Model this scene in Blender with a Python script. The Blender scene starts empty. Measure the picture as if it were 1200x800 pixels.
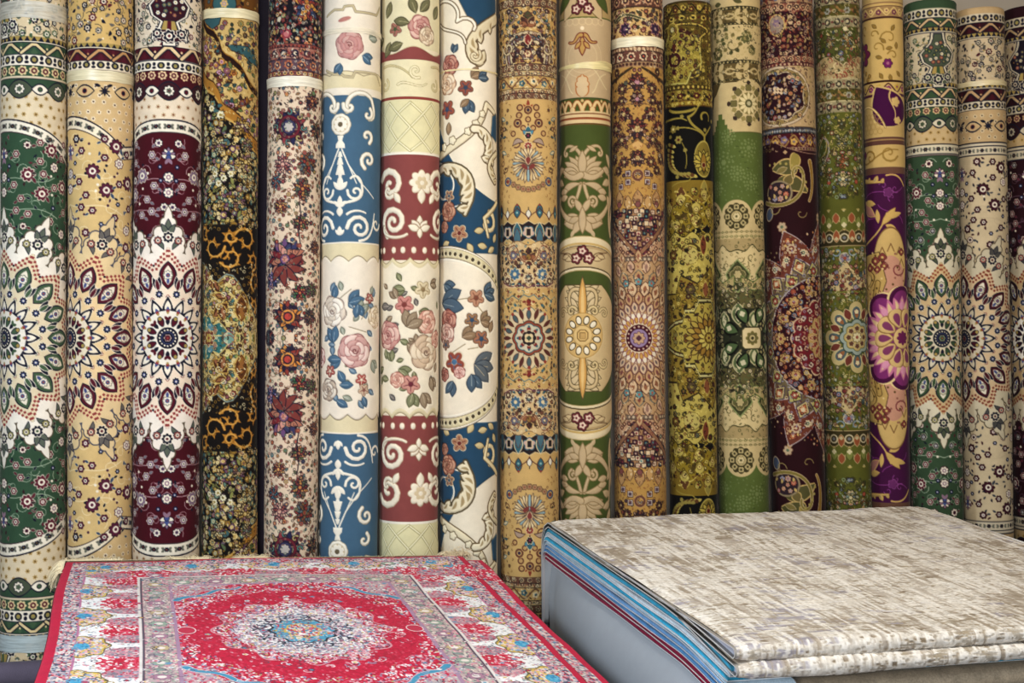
import bpy, math, random
import numpy as np
from mathutils import Matrix, Vector

# ---------------------------------------------------------------- camera, world, lights, exposure
S = bpy.context.scene
COL = S.collection
CAM_Z = 1.45
YAW0 = math.radians(15.5)
cam_d = bpy.data.cameras.new('camera'); cam = bpy.data.objects.new('camera', cam_d); COL.objects.link(cam)
cam_d.lens = 48.0; cam_d.sensor_width = 36.0; cam_d.clip_end = 60
cam.location = (0, 0, CAM_Z); cam.rotation_euler = (math.radians(90), 0, -YAW0)
S.camera = cam
S.view_settings.view_transform = 'Standard'; S.view_settings.look = 'None'
S.view_settings.gamma = 1.0; S.view_settings.use_curve_mapping = False
S.view_settings.exposure = 0.0

wd = bpy.data.worlds.new('shop_light'); S.world = wd; wd.use_nodes = True
wd.node_tree.nodes['Background'].inputs[0].default_value = (0.80, 0.88, 1.0, 1)
wd.node_tree.nodes['Background'].inputs[1].default_value = 0.06

def area_light(name, loc, target, size, size_y, power, color):
    d = bpy.data.lights.new(name, 'AREA'); d.shape = 'RECTANGLE'; d.size = size; d.size_y = size_y
    d.energy = power; d.color = color
    o = bpy.data.objects.new(name, d); COL.objects.link(o); o.location = loc
    o.rotation_euler = (Vector(target)-Vector(loc)).to_track_quat('-Z', 'Y').to_euler()
    return o
# the open shop front behind and to the left of the photographer, two added lights on the stacks, warm ceiling lamps at the right
area_light('shop_front_daylight', (-0.7, -1.2, 1.7), (0.6, 4.7, 1.15), 1.5, 1.3, 172, (0.97, 0.98, 1.0))
area_light('added_side_light', (-1.2, 2.5, 2.45), (1.35, 3.7, 0.65), 0.45, 0.4, 60, (0.78, 0.89, 1.0))  # unseen light added to brighten the left side of the tall stack
area_light('added_overhead_light', (1.3, 1.8, 3.5), (1.5, 3.1, 0.6), 1.4, 1.2, 52, (0.92, 0.96, 1.0))  # unseen light added overhead to brighten the tops of the stacks
area_light('ceiling_lamp_warm', (2.2, 2.4, 3.3), (1.9, 4.6, 1.5), 2.4, 0.5, 38, (1.0, 0.76, 0.46))
# ---------------------------------------------------------------- pattern weaving (pure numpy)
import numpy as np, math, random
PI = math.pi
F_PX, CX, CY, YAW = 1600.0, 600.0, 400.0, math.radians(15.5)

def col(h):
    if not isinstance(h, str): return np.array(h, dtype=np.float32)
    h = h.lstrip('#')
    return np.array([int(h[i:i+2], 16) / 255.0 for i in (0, 2, 4)], dtype=np.float32)

def T(x=0, y=0, rot=0, sx=1, sy=None):
    """place: scale, rotate (degrees, y down), then translate"""
    if sy is None: sy = sx
    c, s = math.cos(math.radians(rot)), math.sin(math.radians(rot))
    return np.array([[c*sx, -s*sy, x], [s*sx, c*sy, y], [0, 0, 1.0]])

MX = T(0, 0, 0, -1, 1)
I3 = np.eye(3)
def mirror_y(yc): return np.array([[1, 0, 0], [0, -1, 2*yc], [0, 0, 1.0]])

class Weave:
    """a carpet face drawn as coloured knots; x runs round the roll, y along it (downwards)"""
    def __init__(s, half_w, y0, y1, base, k=2.0, wrap=True, seed=1):
        s.k, s.W, s.y0, s.y1, s.wrap = k, half_w, y0, y1, wrap
        nx, ny = int(round(2*half_w*k)), int(round((y1-y0)*k))
        s.x = ((np.arange(nx)+.5)/k - half_w).astype(np.float32)
        s.y = ((np.arange(ny)+.5)/k + y0).astype(np.float32)
        s.im = np.empty((ny, nx, 3), np.float32); s.im[:] = col(base)
        s.h = np.zeros((ny, nx), np.float32)
        s.tf = [I3]; s.lift = 0.0; s.rng = random.Random(seed)
        s.r = half_w/PI
    # transform stack
    def at(s, *ts):
        cv = s
        class C:
            def __enter__(c): c.o = cv.tf; cv.tf = [a @ b for a in c.o for b in ts]
            def __exit__(c, *a): cv.tf = c.o
        return C()
    def mir(s): return s.at(I3, MX)
    def spin(s, n, x=0, y=0, off=0): return s.at(*[T(x, y, off+360.0*i/n) for i in range(n)])
    def rep(s, x0, x1, step, y=0):
        return s.at(*[T(x0+i*step, y) for i in range(int((x1-x0)/step+.001)+1)])
    def arc(s, dx):
        q = max(-.97, min(.97, dx/s.r)); return s.r*math.asin(q)
    # core
    def shape(s, fn, cx, cy, R, c, o=None, ow=.8, lift=None, oc=None):
        R = R + (ow if o is not None else 0) + 1
        c = col(c) if c is not None else None
        if o is not None: o = col(o)
        L = s.lift if lift is None else lift
        for t in s.tf:
            px, py = t[0, 0]*cx+t[0, 1]*cy+t[0, 2], t[1, 0]*cx+t[1, 1]*cy+t[1, 2]
            det = t[0, 0]*t[1, 1]-t[0, 1]*t[1, 0]; sc = math.sqrt(abs(det))
            sm = max(math.hypot(t[0, 0], t[1, 0]), math.hypot(t[0, 1], t[1, 1]))
            rr = R*sm+1
            if py+rr < s.y0 or py-rr > s.y1: continue
            ia = np.array([[t[1, 1], -t[0, 1]], [-t[1, 0], t[0, 0]]])/det
            for sh in ((-2*s.W, 0, 2*s.W) if s.wrap else (0,)):
                qx = px+sh
                if qx+rr < -s.W or qx-rr > s.W: continue
                i0 = max(0, int((qx-rr+s.W)*s.k)); i1 = min(s.im.shape[1], int((qx+rr+s.W)*s.k)+1)
                j0 = max(0, int((py-rr-s.y0)*s.k)); j1 = min(s.im.shape[0], int((py+rr-s.y0)*s.k)+1)
                if i1 <= i0 or j1 <= j0: continue
                X = s.x[i0:i1][None, :]-(t[0, 2]+sh); Y = s.y[j0:j1][:, None]-t[1, 2]
                U = ia[0, 0]*X+ia[0, 1]*Y; V = ia[1, 0]*X+ia[1, 1]*Y
                d = fn(U, V)*sc
                im = s.im[j0:j1, i0:i1]; hh = s.h[j0:j1, i0:i1]
                if o is not None:
                    a = np.clip((d+ow*sc)*s.k+.5, 0, 1)
                    im += a[..., None]*(o-im)
                    if L: hh += a*(-.5*L-hh)
                if c is not None:
                    a = np.clip(d*s.k+.5, 0, 1)
                    im += a[..., None]*(c-im)
                    if L: hh += a*(L*np.clip(.35+d*.45, 0, 1)-hh)
    # primitives
    def ell(s, x, y, rx, ry, c, rot=0, o=None, ow=.8):
        cr, sr = math.cos(math.radians(rot)), math.sin(math.radians(rot)); m = min(rx, ry)
        def f(U, V):
            a, b = U-x, V-y
            u, v = (a*cr+b*sr)/rx, (-a*sr+b*cr)/ry
            return (1-np.sqrt(u*u+v*v))*m*1.15
        s.shape(f, x, y, max(rx, ry), c, o, ow)
    def dot(s, x, y, r, c, o=None, ow=.8):
        s.shape(lambda U, V: r-np.sqrt((U-x)**2+(V-y)**2), x, y, r, c, o, ow)
    def ring(s, x, y, r, w, c, o=None, ow=.6):
        s.shape(lambda U, V: w/2-np.abs(np.sqrt((U-x)**2+(V-y)**2)-r), x, y, r+w, c, o, ow)
    def leaf(s, x, y, L, w, ang, c, o=None, ow=.7, bend=0):
        """leaf starting at x,y running along ang"""
        a = math.radians(ang); ca, sa = math.cos(a), math.sin(a)
        def f(U, V):
            p, q = U-x, V-y
            u = (p*ca+q*sa)/L*2-1; v = -p*sa+q*ca
            k = 1-u*u
            return (w*k-np.abs(v-bend*k))*.85
        s.shape(f, x+ca*L/2, y+sa*L/2, L/2+w+abs(bend), c, o, ow)
    def drop(s, x, y, L, w, ang, c, o=None, ow=.7, bend=0):
        """teardrop: point at x,y, round end outwards"""
        a = math.radians(ang); ca, sa = math.cos(a), math.sin(a)
        def f(U, V):
            p, q = U-x, V-y
            u = (p*ca+q*sa)/L; v = -p*sa+q*ca
            uu = np.clip(u, 0, 1)
            k = 2.6*uu*np.sqrt(np.clip(1-uu, 0, 1))
            return np.where((u > 0) & (u < 1), (w*k-np.abs(v-bend*uu*uu))*.8, -4-np.abs(u))
        s.shape(f, x+ca*L/2, y+sa*L/2, L/2+w+abs(bend), c, o, ow)
    def flo(s, x, y, r, n, c, o=None, ow=.7, dep=.28, ctr=None, cr=.33, rot=0):
        r0 = math.radians(rot)
        def f(U, V):
            a, b = U-x, V-y
            return r*(1-dep+dep*np.abs(np.cos(n/2*(np.arctan2(b, a)-r0))))-np.sqrt(a*a+b*b)
        s.shape(f, x, y, r, c, o, ow)
        if ctr is not None: s.dot(x, y, r*cr, ctr)
    def star(s, x, y, r, n, c, o=None, ow=.7, inn=.5, rot=0):
        def f(U, V):
            a, b = U-x, V-y
            q = np.abs(((np.arctan2(b, a)-math.radians(rot))*n/(2*PI)+.5) % 1-.5)*2
            return (r*(1-(1-inn)*q)-np.sqrt(a*a+b*b))*.8
        s.shape(f, x, y, r, c, o, ow)
    def line(s, pts, w, c, w2=None, o=None, ow=.7):
        P = np.array(pts, float); n = len(P)-1; w2 = w if w2 is None else w2
        cx, cy = P.mean(0); R = float(np.hypot(P[:, 0]-cx, P[:, 1]-cy).max())+max(w, w2)
        def f(U, V):
            best = None
            for i in range(n):
                ax, ay = P[i]; bx, by = P[i+1]; dx, dy = bx-ax, by-ay; l2 = dx*dx+dy*dy+1e-9
                t = np.clip(((U-ax)*dx+(V-ay)*dy)/l2, 0, 1)
                wt = (w+(w2-w)*(i+t)/n)/2
                d = wt-np.sqrt((U-ax-t*dx)**2+(V-ay-t*dy)**2)
                best = d if best is None else np.maximum(best, d)
            return best
        s.shape(f, cx, cy, R, c, o, ow)
    def spi(s, x, y, r, turns, a0, w, c, w2=None, o=None, ow=.7, r1=.12, ccw=1):
        n = max(8, int(abs(turns)*12)); pts = []
        for i in range(n+1):
            t = i/n; a = math.radians(a0)+ccw*t*turns*2*PI; q = r*(1-t)+r*r1*t
            pts.append((x+q*math.cos(a), y+q*math.sin(a)))
        s.line(pts, w, c, w2, o, ow)
    def bez(s, p0, p1, p2, p3, w, c, w2=None, o=None, ow=.7, n=10):
        s.line(bz(p0, p1, p2, p3, n), w, c, w2, o, ow)
    def poly(s, pts, c, o=None, ow=.7):
        P = np.array(pts, float); cx, cy = P.mean(0); R = float(np.hypot(P[:, 0]-cx, P[:, 1]-cy).max())
        n = len(P)
        def f(U, V):
            ins = np.zeros(np.broadcast(U, V).shape, bool); d = np.full(ins.shape, 1e9, np.float32)
            for i in range(n):
                ax, ay = P[i]; bx, by = P[(i+1) % n]; dx, dy = bx-ax, by-ay; l2 = dx*dx+dy*dy+1e-9
                t = np.clip(((U-ax)*dx+(V-ay)*dy)/l2, 0, 1)
                d = np.minimum(d, (U-ax-t*dx)**2+(V-ay-t*dy)**2)
                if abs(dy) > 1e-9:
                    cr = ((ay > V) != (by > V)) & (U < dx*(V-ay)/dy+ax); ins ^= cr
            return np.where(ins, 1, -1)*np.sqrt(d)
        s.shape(f, cx, cy, R, c, o, ow)
    # whole-width areas
    def area(s, fn, c, o=None, ow=1.0, y0=None, y1=None, lift=None):
        """fn(x, y) > 0 inside; in the first transform's frame of y mirrored ones"""
        c = col(c) if c is not None else None
        L = s.lift if lift is None else lift
        for t in s.tf:
            X = (s.x[None, :]-t[0, 2])*t[0, 0]; Y = (s.y[:, None]-t[1, 2])*t[1, 1]
            j = slice(None)
            if y0 is not None:
                a, b = sorted((t[1, 1]*y0+t[1, 2], t[1, 1]*y1+t[1, 2]))
                j = slice(max(0, int((a-s.y0)*s.k)-2), max(0, int((b-s.y0)*s.k)+3)); Y = Y[j]
            if Y.shape[0] == 0: continue
            d = fn(X, Y)+0*X; im = s.im[j]; hh = s.h[j]
            if o is not None:
                a = np.clip((d+ow)*s.k+.5, 0, 1); im += a[..., None]*(col(o)-im)
                if L: hh += a*(-.5*L-hh)
            if c is not None:
                a = np.clip(d*s.k+.5, 0, 1); im += a[..., None]*(c-im)
                if L: hh += a*(L*np.clip(.35+d*.45, 0, 1)-hh)
    def band(s, a, b, c, o=None, ow=.8, arch=0):
        f = lambda X, Y: np.minimum(Y-a+arch*X*X, b-Y-arch*X*X)
        e = abs(arch)*s.W**2+2
        s.area(f, c, o, ow, a-e-ow, b+e+ow, lift=0)
    # compound motifs
    def ros(s, x, y, r, c1, c2, c3, n=8, o=None, rot=0):
        s.flo(x, y, r, n, c1, o, r*.13+.3, rot=rot); s.dot(x, y, r*.5, c2); s.dot(x, y, r*.24, c3)
    def palm(s, x, y, r, ang, cs, o=None, n=7):
        """fan shaped palmette opening towards ang"""
        for i in range(n):
            a = ang-75+150*i/(n-1); L = r*(1.1-.35*abs(i-(n-1)/2)/((n-1)/2))
            s.leaf(x, y, L, r*.2, a, cs[i % 2], o, .6)
        s.leaf(x, y, r*.75, r*.22, ang, cs[2], None)
        s.dot(x, y, r*.24, cs[2], o, .6)
    def sprig(s, x, y, L, ang, stem, fl, lf, r=2.2, bend=0):
        a = math.radians(ang); nx_, ny_ = -math.sin(a), math.cos(a)
        p3 = (x+L*math.cos(a), y+L*math.sin(a))
        m = (x+L*.5*math.cos(a)+bend*nx_, y+L*.5*math.sin(a)+bend*ny_)
        s.bez((x, y), m, m, p3, .7, stem, n=6)
        s.leaf(m[0], m[1], r*2.2, r*.5, ang+55, lf); s.leaf(m[0], m[1], r*2.2, r*.5, ang-55, lf)
        s.flo(p3[0], p3[1], r, 5, fl, ctr=lf)
    def scatter(s, n, x0, x1, y0, y1, dmin, fn, mask=None, avoid=()):
        P = [tuple(a) for a in avoid]; got = 0
        for _ in range(n*12):
            x, y = s.rng.uniform(x0, x1), s.rng.uniform(y0, y1)
            if mask is not None and not mask(x, y): continue
            if any((x-p[0])**2+(y-p[1])**2 < (max(dmin, p[2]) if len(p) > 2 else dmin)**2 for p in P): continue
            P.append((x, y)); fn(x, y, s.rng); got += 1
            if got >= n: break
    def mosaic(s, fn, cols, cell=(2.2, 2.2), warp=1.0, y0=None, y1=None, amt=1.0, seed=0):
        """tiny mixed knots of several yarns inside fn(x,y)>0"""
        rs = np.random.RandomState(seed+5)
        C = np.array([col(c) for c, w in cols]); w = np.array([w for c, w in cols], float); w /= w.sum()
        nx, ny = int(2*s.W/cell[0])+3, int((s.y1-s.y0)/cell[1])+3
        lut = rs.choice(len(C), size=(ny+2, nx+2), p=w)
        jx, jy = rs.rand(ny+2, nx+2), rs.rand(ny+2, nx+2)
        for t in s.tf:
            a, b = (s.y0, s.y1) if y0 is None else sorted((t[1, 1]*y0+t[1, 2], t[1, 1]*y1+t[1, 2]))
            j = slice(max(0, int((a-s.y0)*s.k)), max(0, int((b-s.y0)*s.k)+1))
            Yc = s.y[j][:, None]
            if Yc.shape[0] == 0: continue
            X = (s.x[None, :]-t[0, 2])*t[0, 0]; Y = (Yc-t[1, 2])*t[1, 1]
            d = fn(X, Y)+0*X
            a = np.clip(d*s.k+.5, 0, 1)*amt
            gx = (s.x[None, :]+s.W)/cell[0]+0*Yc; gy = (Yc-s.y0)/cell[1]+0*gx
            best = np.full(gx.shape, 1e9); idx = np.zeros(gx.shape, int)
            ix, iy = np.floor(gx).astype(int), np.floor(gy).astype(int)
            for dy in (-1, 0, 1):
                for dx in (-1, 0, 1):
                    qx = np.clip(ix+dx, 0, nx+1); qy = np.clip(iy+dy, 0, ny+1)
                    dd = (gx-(ix+dx)-.5-(jx[qy, qx]-.5)*warp)**2+(gy-(iy+dy)-.5-(jy[qy, qx]-.5)*warp)**2
                    m = dd < best; best[m] = dd[m]; idx[m] = lut[qy, qx][m]
            s.im[j] += a[..., None]*(C[idx]-s.im[j])
    def border(s, y, h, bg, fg, kind, step, c2=None, c3=None, o=None):
        """a woven border band of height h starting at y"""
        s.band(y, y+h, bg, o)
        n = int(round(2*s.W/step)); step = 2*s.W/n; m = y+h/2
        with s.rep(-s.W, s.W-step, step):
            if kind == 'egg':
                s.ell(0, m, step*.27, h*.36, fg); s.dot(0, m, h*.2, c2 or bg); s.dot(0, m+h*.08, h*.12, c3 or fg)
                s.ell(step/2, m-h*.16, step*.12, h*.2, fg); s.ell(step/2, m+h*.24, step*.15, h*.14, fg)
            elif kind == 'flower':
                s.flo(0, m, h*.46, 7, fg, ctr=None); s.dot(0, m, h*.26, c2 or bg); s.dot(0, m, h*.11, c3 or fg)
            elif kind == 'dots': s.dot(0, m, h*.3, fg)
            elif kind == 'teeth': s.poly([(-step/2, y+h), (0, y), (step/2, y+h)], fg)
            elif kind == 'wave':
                s.bez((-step/2, m), (-step/4, m-h*.5), (-step/4, m-h*.5), (0, m), h*.12, fg, n=6)
                s.bez((0, m), (step/4, m+h*.5), (step/4, m+h*.5), (step/2, m), h*.12, fg, n=6)
                s.flo(-step/4, m+h*.08, h*.27, 5, c2 or fg, ctr=c3); s.flo(step/4, m-h*.08, h*.27, 5, c3 or fg, ctr=c2)
            elif kind == 'zig':
                s.line([(-step/2, y+h*.92), (-step*.08, y+h*.2), (step*.08, y+h*.2), (step/2, y+h*.92)], h*.22, c2 or fg, o=fg, ow=h*.09)
                s.leaf(0, y+h*1.0, h*.5, h*.16, -90, c3 or fg); s.leaf(0, y+h*.98, h*.34, h*.1, -35, c3 or fg); s.leaf(0, y+h*.98, h*.34, h*.1, -145, c3 or fg)
                s.leaf(step/2, y+h*.05, h*.5, h*.14, 90, c3 or fg); s.dot(step/2, y+h*.5, h*.08, c2 or fg)
            elif kind == 'chain':
                s.ell(0, m, step*.3, h*.34, fg); s.ell(0, m, step*.15, h*.16, c2 or bg); s.dot(step/2, m, h*.13, c3 or fg)
            elif kind == 'ribbon':
                s.bez((-step/2, y+h*.2), (-step/4, y+h*1.1), (step/4, y-h*.1), (step/2, y+h*.8), h*.2, fg)
                s.flo(0, m, h*.3, 6, c2 or fg, ctr=c3); s.leaf(step*.3, y+h*.75, h*.6, h*.14, -40, c3 or fg)

def bz(p0, p1, p2, p3, n=10):
    out = []
    for i in range(n+1):
        t = i/n; u = 1-t
        out.append(tuple(u**3*a+3*u*u*t*b+3*u*t*t*c+t**3*d for a, b, c, d in zip(p0, p1, p2, p3)))
    return out
YM = 397.0          # every rolled rug is woven symmetrically about this line (photo pixels)

# name: x left/right near the top (y=100), x left/right near the foot (y=600), y of the upper end, y of the foot
ROLLS = [
 (1, 2, 78, 2, 76, -70, 774), (2, 80, 156, 80, 154.5, -70, 768), (3, 158, 236, 155, 234, -70, 764), (4, 238, 302, 236, 302, -66, 760),
 (5, 314, 377, 309, 373, -64, 757), (6, 378, 446, 374, 443, -60, 754), (7, 447, 515, 444, 514, -56, 750), (8, 515, 582, 515, 584, -50, 746),
 (9, 584, 653, 586, 655, -44, 742), (10, 655, 716, 655, 717, -38, 738), (11, 717, 777, 719, 782, -34, 735), (12, 779, 834, 784, 842, 1, 732),
 (13, 834, 892, 842, 902, -24, 729), (14, 892, 954, 903, 969, -20, 726), (15, 955, 1011, 970, 1020, -14, 723), (16, 1012, 1059, 1020, 1067, -12, 720),
 (17, 1060, 1122, 1069, 1128, -1, 717), (18, 1123, 1176, 1129, 1188, 8, 714), (19, 1177, 1238, 1189, 1250, 6, 711)]

def roll_canvas(i, base, seed=1):
    n, a, b, c, d, y0, y1 = ROLLS[i-1]
    r = (b-a+d-c)/4+.5
    w = Weave(r*PI, y0-14, y1+30, base, seed=seed)
    w.xt, w.xb = (a+b)/2, (c+d)/2
    return w
def X(w, x, y=200):
    """photo x at height y -> arc position on this roll"""
    xc = w.xt+(w.xb-w.xt)*(y-100)/500.0
    return w.arc(x-xc)

def nain(w, ac, P, s=1.0, round_=True, seed=3):
    """sixteen-lobed star medallion on a vine field, cream dotted spandrels; ac = arc position of its axis"""
    C, Fd, O, N, D, L, W2 = P['cream'], P['field'], P['oval'], P['navy'], P['dots'], P['ground'], P['white']
    k = P['curve']
    R = P.get('half', 243)
    # spandrel ground with little flowers, then field
    w.band(YM-R-28-80, YM+R+28+80, C)
    with w.at(T(ac, 0)):
        with w.at(T(0, 0), mirror_y(YM)):
            jj = w.rng
            for row in range(6 if round_ else 4):
                for q in range(-9, 10):
                    x = q*12*s+(row % 2)*6*s+jj.uniform(-1.5, 1.5); y = YM-R-14-36*s+row*10*s+jj.uniform(-1.5, 1.5)
                    w.flo(x, y, 2.9*s, 6, P['spray'], dep=.5, rot=jj.uniform(0, 60)); w.dot(x, y, 1.1*s, P['spray2'])
        def edge(off):
            def f(X_, Y_):
                ax_ = np.abs(X_)
                lim = R-off-k*np.maximum(ax_-P.get('flat', 0), 0)**2
                if P.get('cusp'):
                    lim = np.maximum(lim, R-off-P['cusp'][1]-.0*ax_+P.get('cusp_s', .05)*np.abs(ax_-P['cusp'][0]))
                return lim-np.abs(Y_-YM)
            return f
        w.area(edge(-16*s), P['navy']); w.area(edge(-14.2*s), W2); w.area(edge(-1.2), P['line']); w.area(edge(0), Fd)
        # guard flowers in the white band
        e = edge(-7.5*s)
        for q in range(-7, 8):
            x = q*15*s; lim = float(e(np.array([[x]]), np.array([[YM]]))[0, 0])
            x2 = x+.5; l2 = float(e(np.array([[x2]]), np.array([[YM]]))[0, 0]); ang = math.degrees(math.atan2(-(l2-lim), .5))
            for t in (I3, mirror_y(YM)):
                with w.at(t @ T(x, YM-lim, ang)):
                    w.leaf(2, 0, 5*s, 1.6*s, 35, P['gl']); w.leaf(2, 0, 5*s, 1.6*s, -35, P['gl']); w.leaf(-2, 0, 5*s, 1.6*s, 145, P['gl']); w.leaf(-2, 0, 5*s, 1.6*s, 215, P['gl'])
                    w.flo(0, 0, 3*s, 6, N, ctr=P['spray2'])
        # field vines
        w.tf, keep = [a @ b for a in w.tf for b in (I3, mirror_y(YM))], w.tf
        with w.mir():
            v = P['vine']; y0 = YM-R*1.0
            for (x, y, a) in ((14, 26, 20), (30, 44, 160), (10, 62, 60), (34, 80, 200), (52, 56, 90), (54, 92, 10), (72, 78, 140), (70, 110, 60), (90, 96, 20), (92, 128, 190), (76, 150, 100), (44, 30, 300), (100, 160, 20), (88, 190, 200), (104, 215, 90)):
                w.spi(x*s, y0+y*s, 9*s, .8, a, .9, v, .4); w.spi(x*s+7*s, y0+y*s+5*s, 7*s, .7, a+160, .8, v, .4, ccw=-1)
            w.bez((0, y0+60*s), (20*s, y0+42*s), (40*s, y0+70*s), (66*s, y0+52*s), 1, v); w.bez((0, y0+88*s), (24*s, y0+98*s), (40*s, y0+80*s), (70*s, y0+100*s), 1, v)
            fl = [(0, 24, 'p'), (20, 26, 's'), (34, 50, 'r'), (10, 40, 'b'), (0, 52, 'c'), (0, 70, 'c'), (17, 62, 's'), (26, 78, 's'), (20, 92, 's'), (48, 34, 's'), (50, 72, 'r'), (9, 56, 'b'), (34, 96, 's'),
                  (66, 40, 'c'), (66, 64, 's'), (64, 88, 'b'), (60, 104, 's'), (80, 62, 'r'), (82, 92, 's'), (78, 118, 'c'), (94, 82, 's'), (98, 110, 'r'), (92, 136, 's'), (106, 132, 's'), (84, 160, 's'), (100, 180, 'r'), (112, 160, 's'), (96, 205, 's'), (108, 230, 'c'), (44, 112, 'b'), (48, 12, 's'), (62, 20, 'r'), (78, 28, 's'), (94, 40, 's'), (108, 60, 's')]
            for x, y, kd in fl:
                x, y = x*s, y0+y*s
                if kd == 'p': w.palm(x, y+5*s, 11*s, -90, (P['fl1'], P['fl2'], P['fl3']), P['fo']); w.leaf(x, y+6*s, 8*s, 2*s, 60, P['fl2'])
                elif kd == 'r': w.ros(x, y, 8.0*s, P['fl4'], P['fl1'], P['fl4'], 9, P['fo2']); w.leaf(x+5*s, y+3*s, 8*s, 1.8*s, 60, P['lf'], P['vine'], .5)
                elif kd == 'b': w.ros(x, y, 3.2*s, N, P['fl3'], P['fl1'], 6)
                elif kd == 'c': w.ros(x, y, 5.6*s, P['fl1'], P['fl2'], P['fl1'], 7, P['fo'])
                else:
                    w.ros(x, y, 4.2*s, P['fl4'], P['fl1'], N, 6, P['fo2'])
                    w.leaf(x-4*s, y+3*s, 6*s, 1.4*s, 150, P['lf'], P['vine'], .4)
            big = []
            def more(x, y, g):
                big.append((x, y, 7*s)); q = g.random(); r = g.uniform(3.4, 5.6)*s
                w.spi(x, y, r+5*s, .6, g.uniform(0, 360), .9, P['vine'], .5)
                if q < .4: w.ros(x, y, r, P['fl4'], P['fl1'], P['fl2'], 7, P['fo2'])
                elif q < .7: w.ros(x, y, r, P['fl1'], P['fl4'], N, 7, P['fo'])
                else: w.ros(x, y, r*.9, N, P['fl1'], P['fl3'], 6, P['fo2'])
                w.leaf(x+r, y+r*.3, 5.5*s, 1.5*s, g.uniform(-20, 60), P['lf'], P['vine'], .5)
            w.scatter(44, 4, 118*s, y0+10*s, YM, 15*s, more, avoid=[(a*s, y0+b*s, 11*s) for a, b, c_ in fl])
            w.scatter(110, 2, 118*s, y0+8*s, YM, 5.2*s, lambda x, y, g: (w.leaf(x, y, 5.5*s, 1.3*s, g.uniform(0, 360), g.choice((P['lf'], P['fo'], N)), P['vine'] if g.random() < .5 else None, .4, bend=g.uniform(-1, 1)) if g.random() < .65 else w.dot(x, y, 1.6*s, g.choice((P['fl1'], N, P['fo'])))),
                      avoid=[(a*s, y0+b*s, 8*s) for a, b, c_ in fl]+big)
        w.tf = keep
        # lobed medallion
        with w.at(T(0, YM, 0, s)):
            rot = 90
            def lob(r0, r1):
                def f(U, V):
                    q = np.abs(((np.arctan2(V, U)-math.radians(rot))*16/(2*PI)+.5) % 1-.5)*2
                    rr = np.interp(q, [0, .05, .10, .16, .2, .30, .36, .44, .5, .60, .66, .72, .84, 1], [r1+3, r1-1, r1-7, r1-9, r1-14, r1-12, r1-18, r1-20, r1-26, r1-27, r1-38, r0+6, r0-2, r0-4])
                    return (rr-np.sqrt(U*U+V*V))*.5
                return f
            for grow, cc in ((1.5, P['lobe_line']), (0, P['lobe'])):
                w.dot(0, 0, 101+grow, cc)
                with w.spin(16, off=-90):
                    for lx, ly, lr in ((108, 0, 15), (116, 0, 13), (105, 13.5, 6.5), (113, 13.5, 6.8), (123, 10, 7), (126, 0, 9), (135, 3.2, 5.6)):
                        for sg in ((1, -1) if ly else (1,)): w.dot(lx, ly*sg, lr+grow, cc)
                    w.leaf(126-grow, 0, 28+grow*2, 4.4+grow, 0, cc)
            with w.spin(16, off=-90):
                # flower inside each lobe
                w.leaf(118, 0, 21, 3.6, 0, P['lf2'], N); w.leaf(120, 0, 15, 2.8, 30, P['lf2'], N); w.leaf(120, 0, 15, 2.8, -30, P['lf2'], N)
                w.leaf(104, 5, 13, 2.2, 50, P['lf2'], N, bend=-2); w.leaf(104, -5, 13, 2.2, -50, P['lf2'], N, bend=2)
                w.ros(118, 0, 6.6, N, W2, P['oval'], 8, W2)
                w.ros(114, 12, 4.4, P['fl5'] if P.get('fl6') is None else P['fl6'], W2, N, 8, N); w.ros(114, -12, 4.4, P['fl5'] if P.get('fl6') is None else P['fl6'], W2, N, 8, N)
                w.dot(104, 0, 2.2, N); w.leaf(98, 0, 8, 1.6, 0, P['oval'])
            # warm inner ground with red dots
            def arch(r0, r1):
                def f(U, V):
                    q = np.abs(((np.arctan2(V, U)-math.radians(rot))*16/(2*PI)+.5) % 1-.5)*2
                    return (r0+(r1-r0)*(1-q)-np.sqrt(U*U+V*V))
                return f
            w.shape(arch(84, 107), 0, 0, 110, L)
            with w.spin(16, off=-90):
                for q in range(5):
                    t = (q+.3)/5; r_ = 103-18*t; a = t*PI/16*.98
                    for sg in (1, -1):
                        for dr in (0, -6):
                            w.poly([((r_+dr)*math.cos(a*sg)+u, (r_+dr)*math.sin(a*sg)+v_) for u, v_ in ((-1.7, -1.2), (1.2, -1.7), (1.7, 1.2), (-1.2, 1.7))], D)
                w.leaf(58, 0, 31, 9.0, 0, O, N, 1.3); w.leaf(62, 0, 23, 5.4, 0, P['oval_in']); w.leaf(60.5, 0, 26, 7.2, 0, None)
                w.ros(73.5, 0, 5.2, W2, P['fl3'], P['fl5'], 8, P['lf2']); w.leaf(63, 0, 7, 1.8, 0, P['fl3'])
            with w.spin(16, off=-90+11.25):
                w.leaf(56, 0, 17, 2.8, 14, N, W2); w.leaf(56, 0, 17, 2.8, -14, N, W2); w.leaf(55, 0, 15, 2.2, 0, P['oval'], W2)
                w.ros(52, 0, 4.6, N, P['fl3'], W2, 8, W2)
                w.dot(86, 0, 1.4, N)
            with w.spin(16, off=-90): w.dot(49, 0, 1.8, P['fl5']); w.leaf(48, -3, 6, 1.3, 90, P['oval'])
            # star
            w.star(0, 0, 49, 16, N, W2, 1.2, inn=.70, rot=90)
            with w.spin(16, off=-90): w.leaf(27, 0, 17, 3.7, 0, W2)
            w.dot(0, 0, 32, P['star_in']); w.ring(0, 0, 33, 1.0, N)
            with w.spin(16, off=-90): w.leaf(29, 0, 8, 2.0, 0, P['fl3']); w.dot(31.5, 0, 2.0, P['dots']); w.dot(29.5, 0, 1.4, P['gold'])
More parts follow.
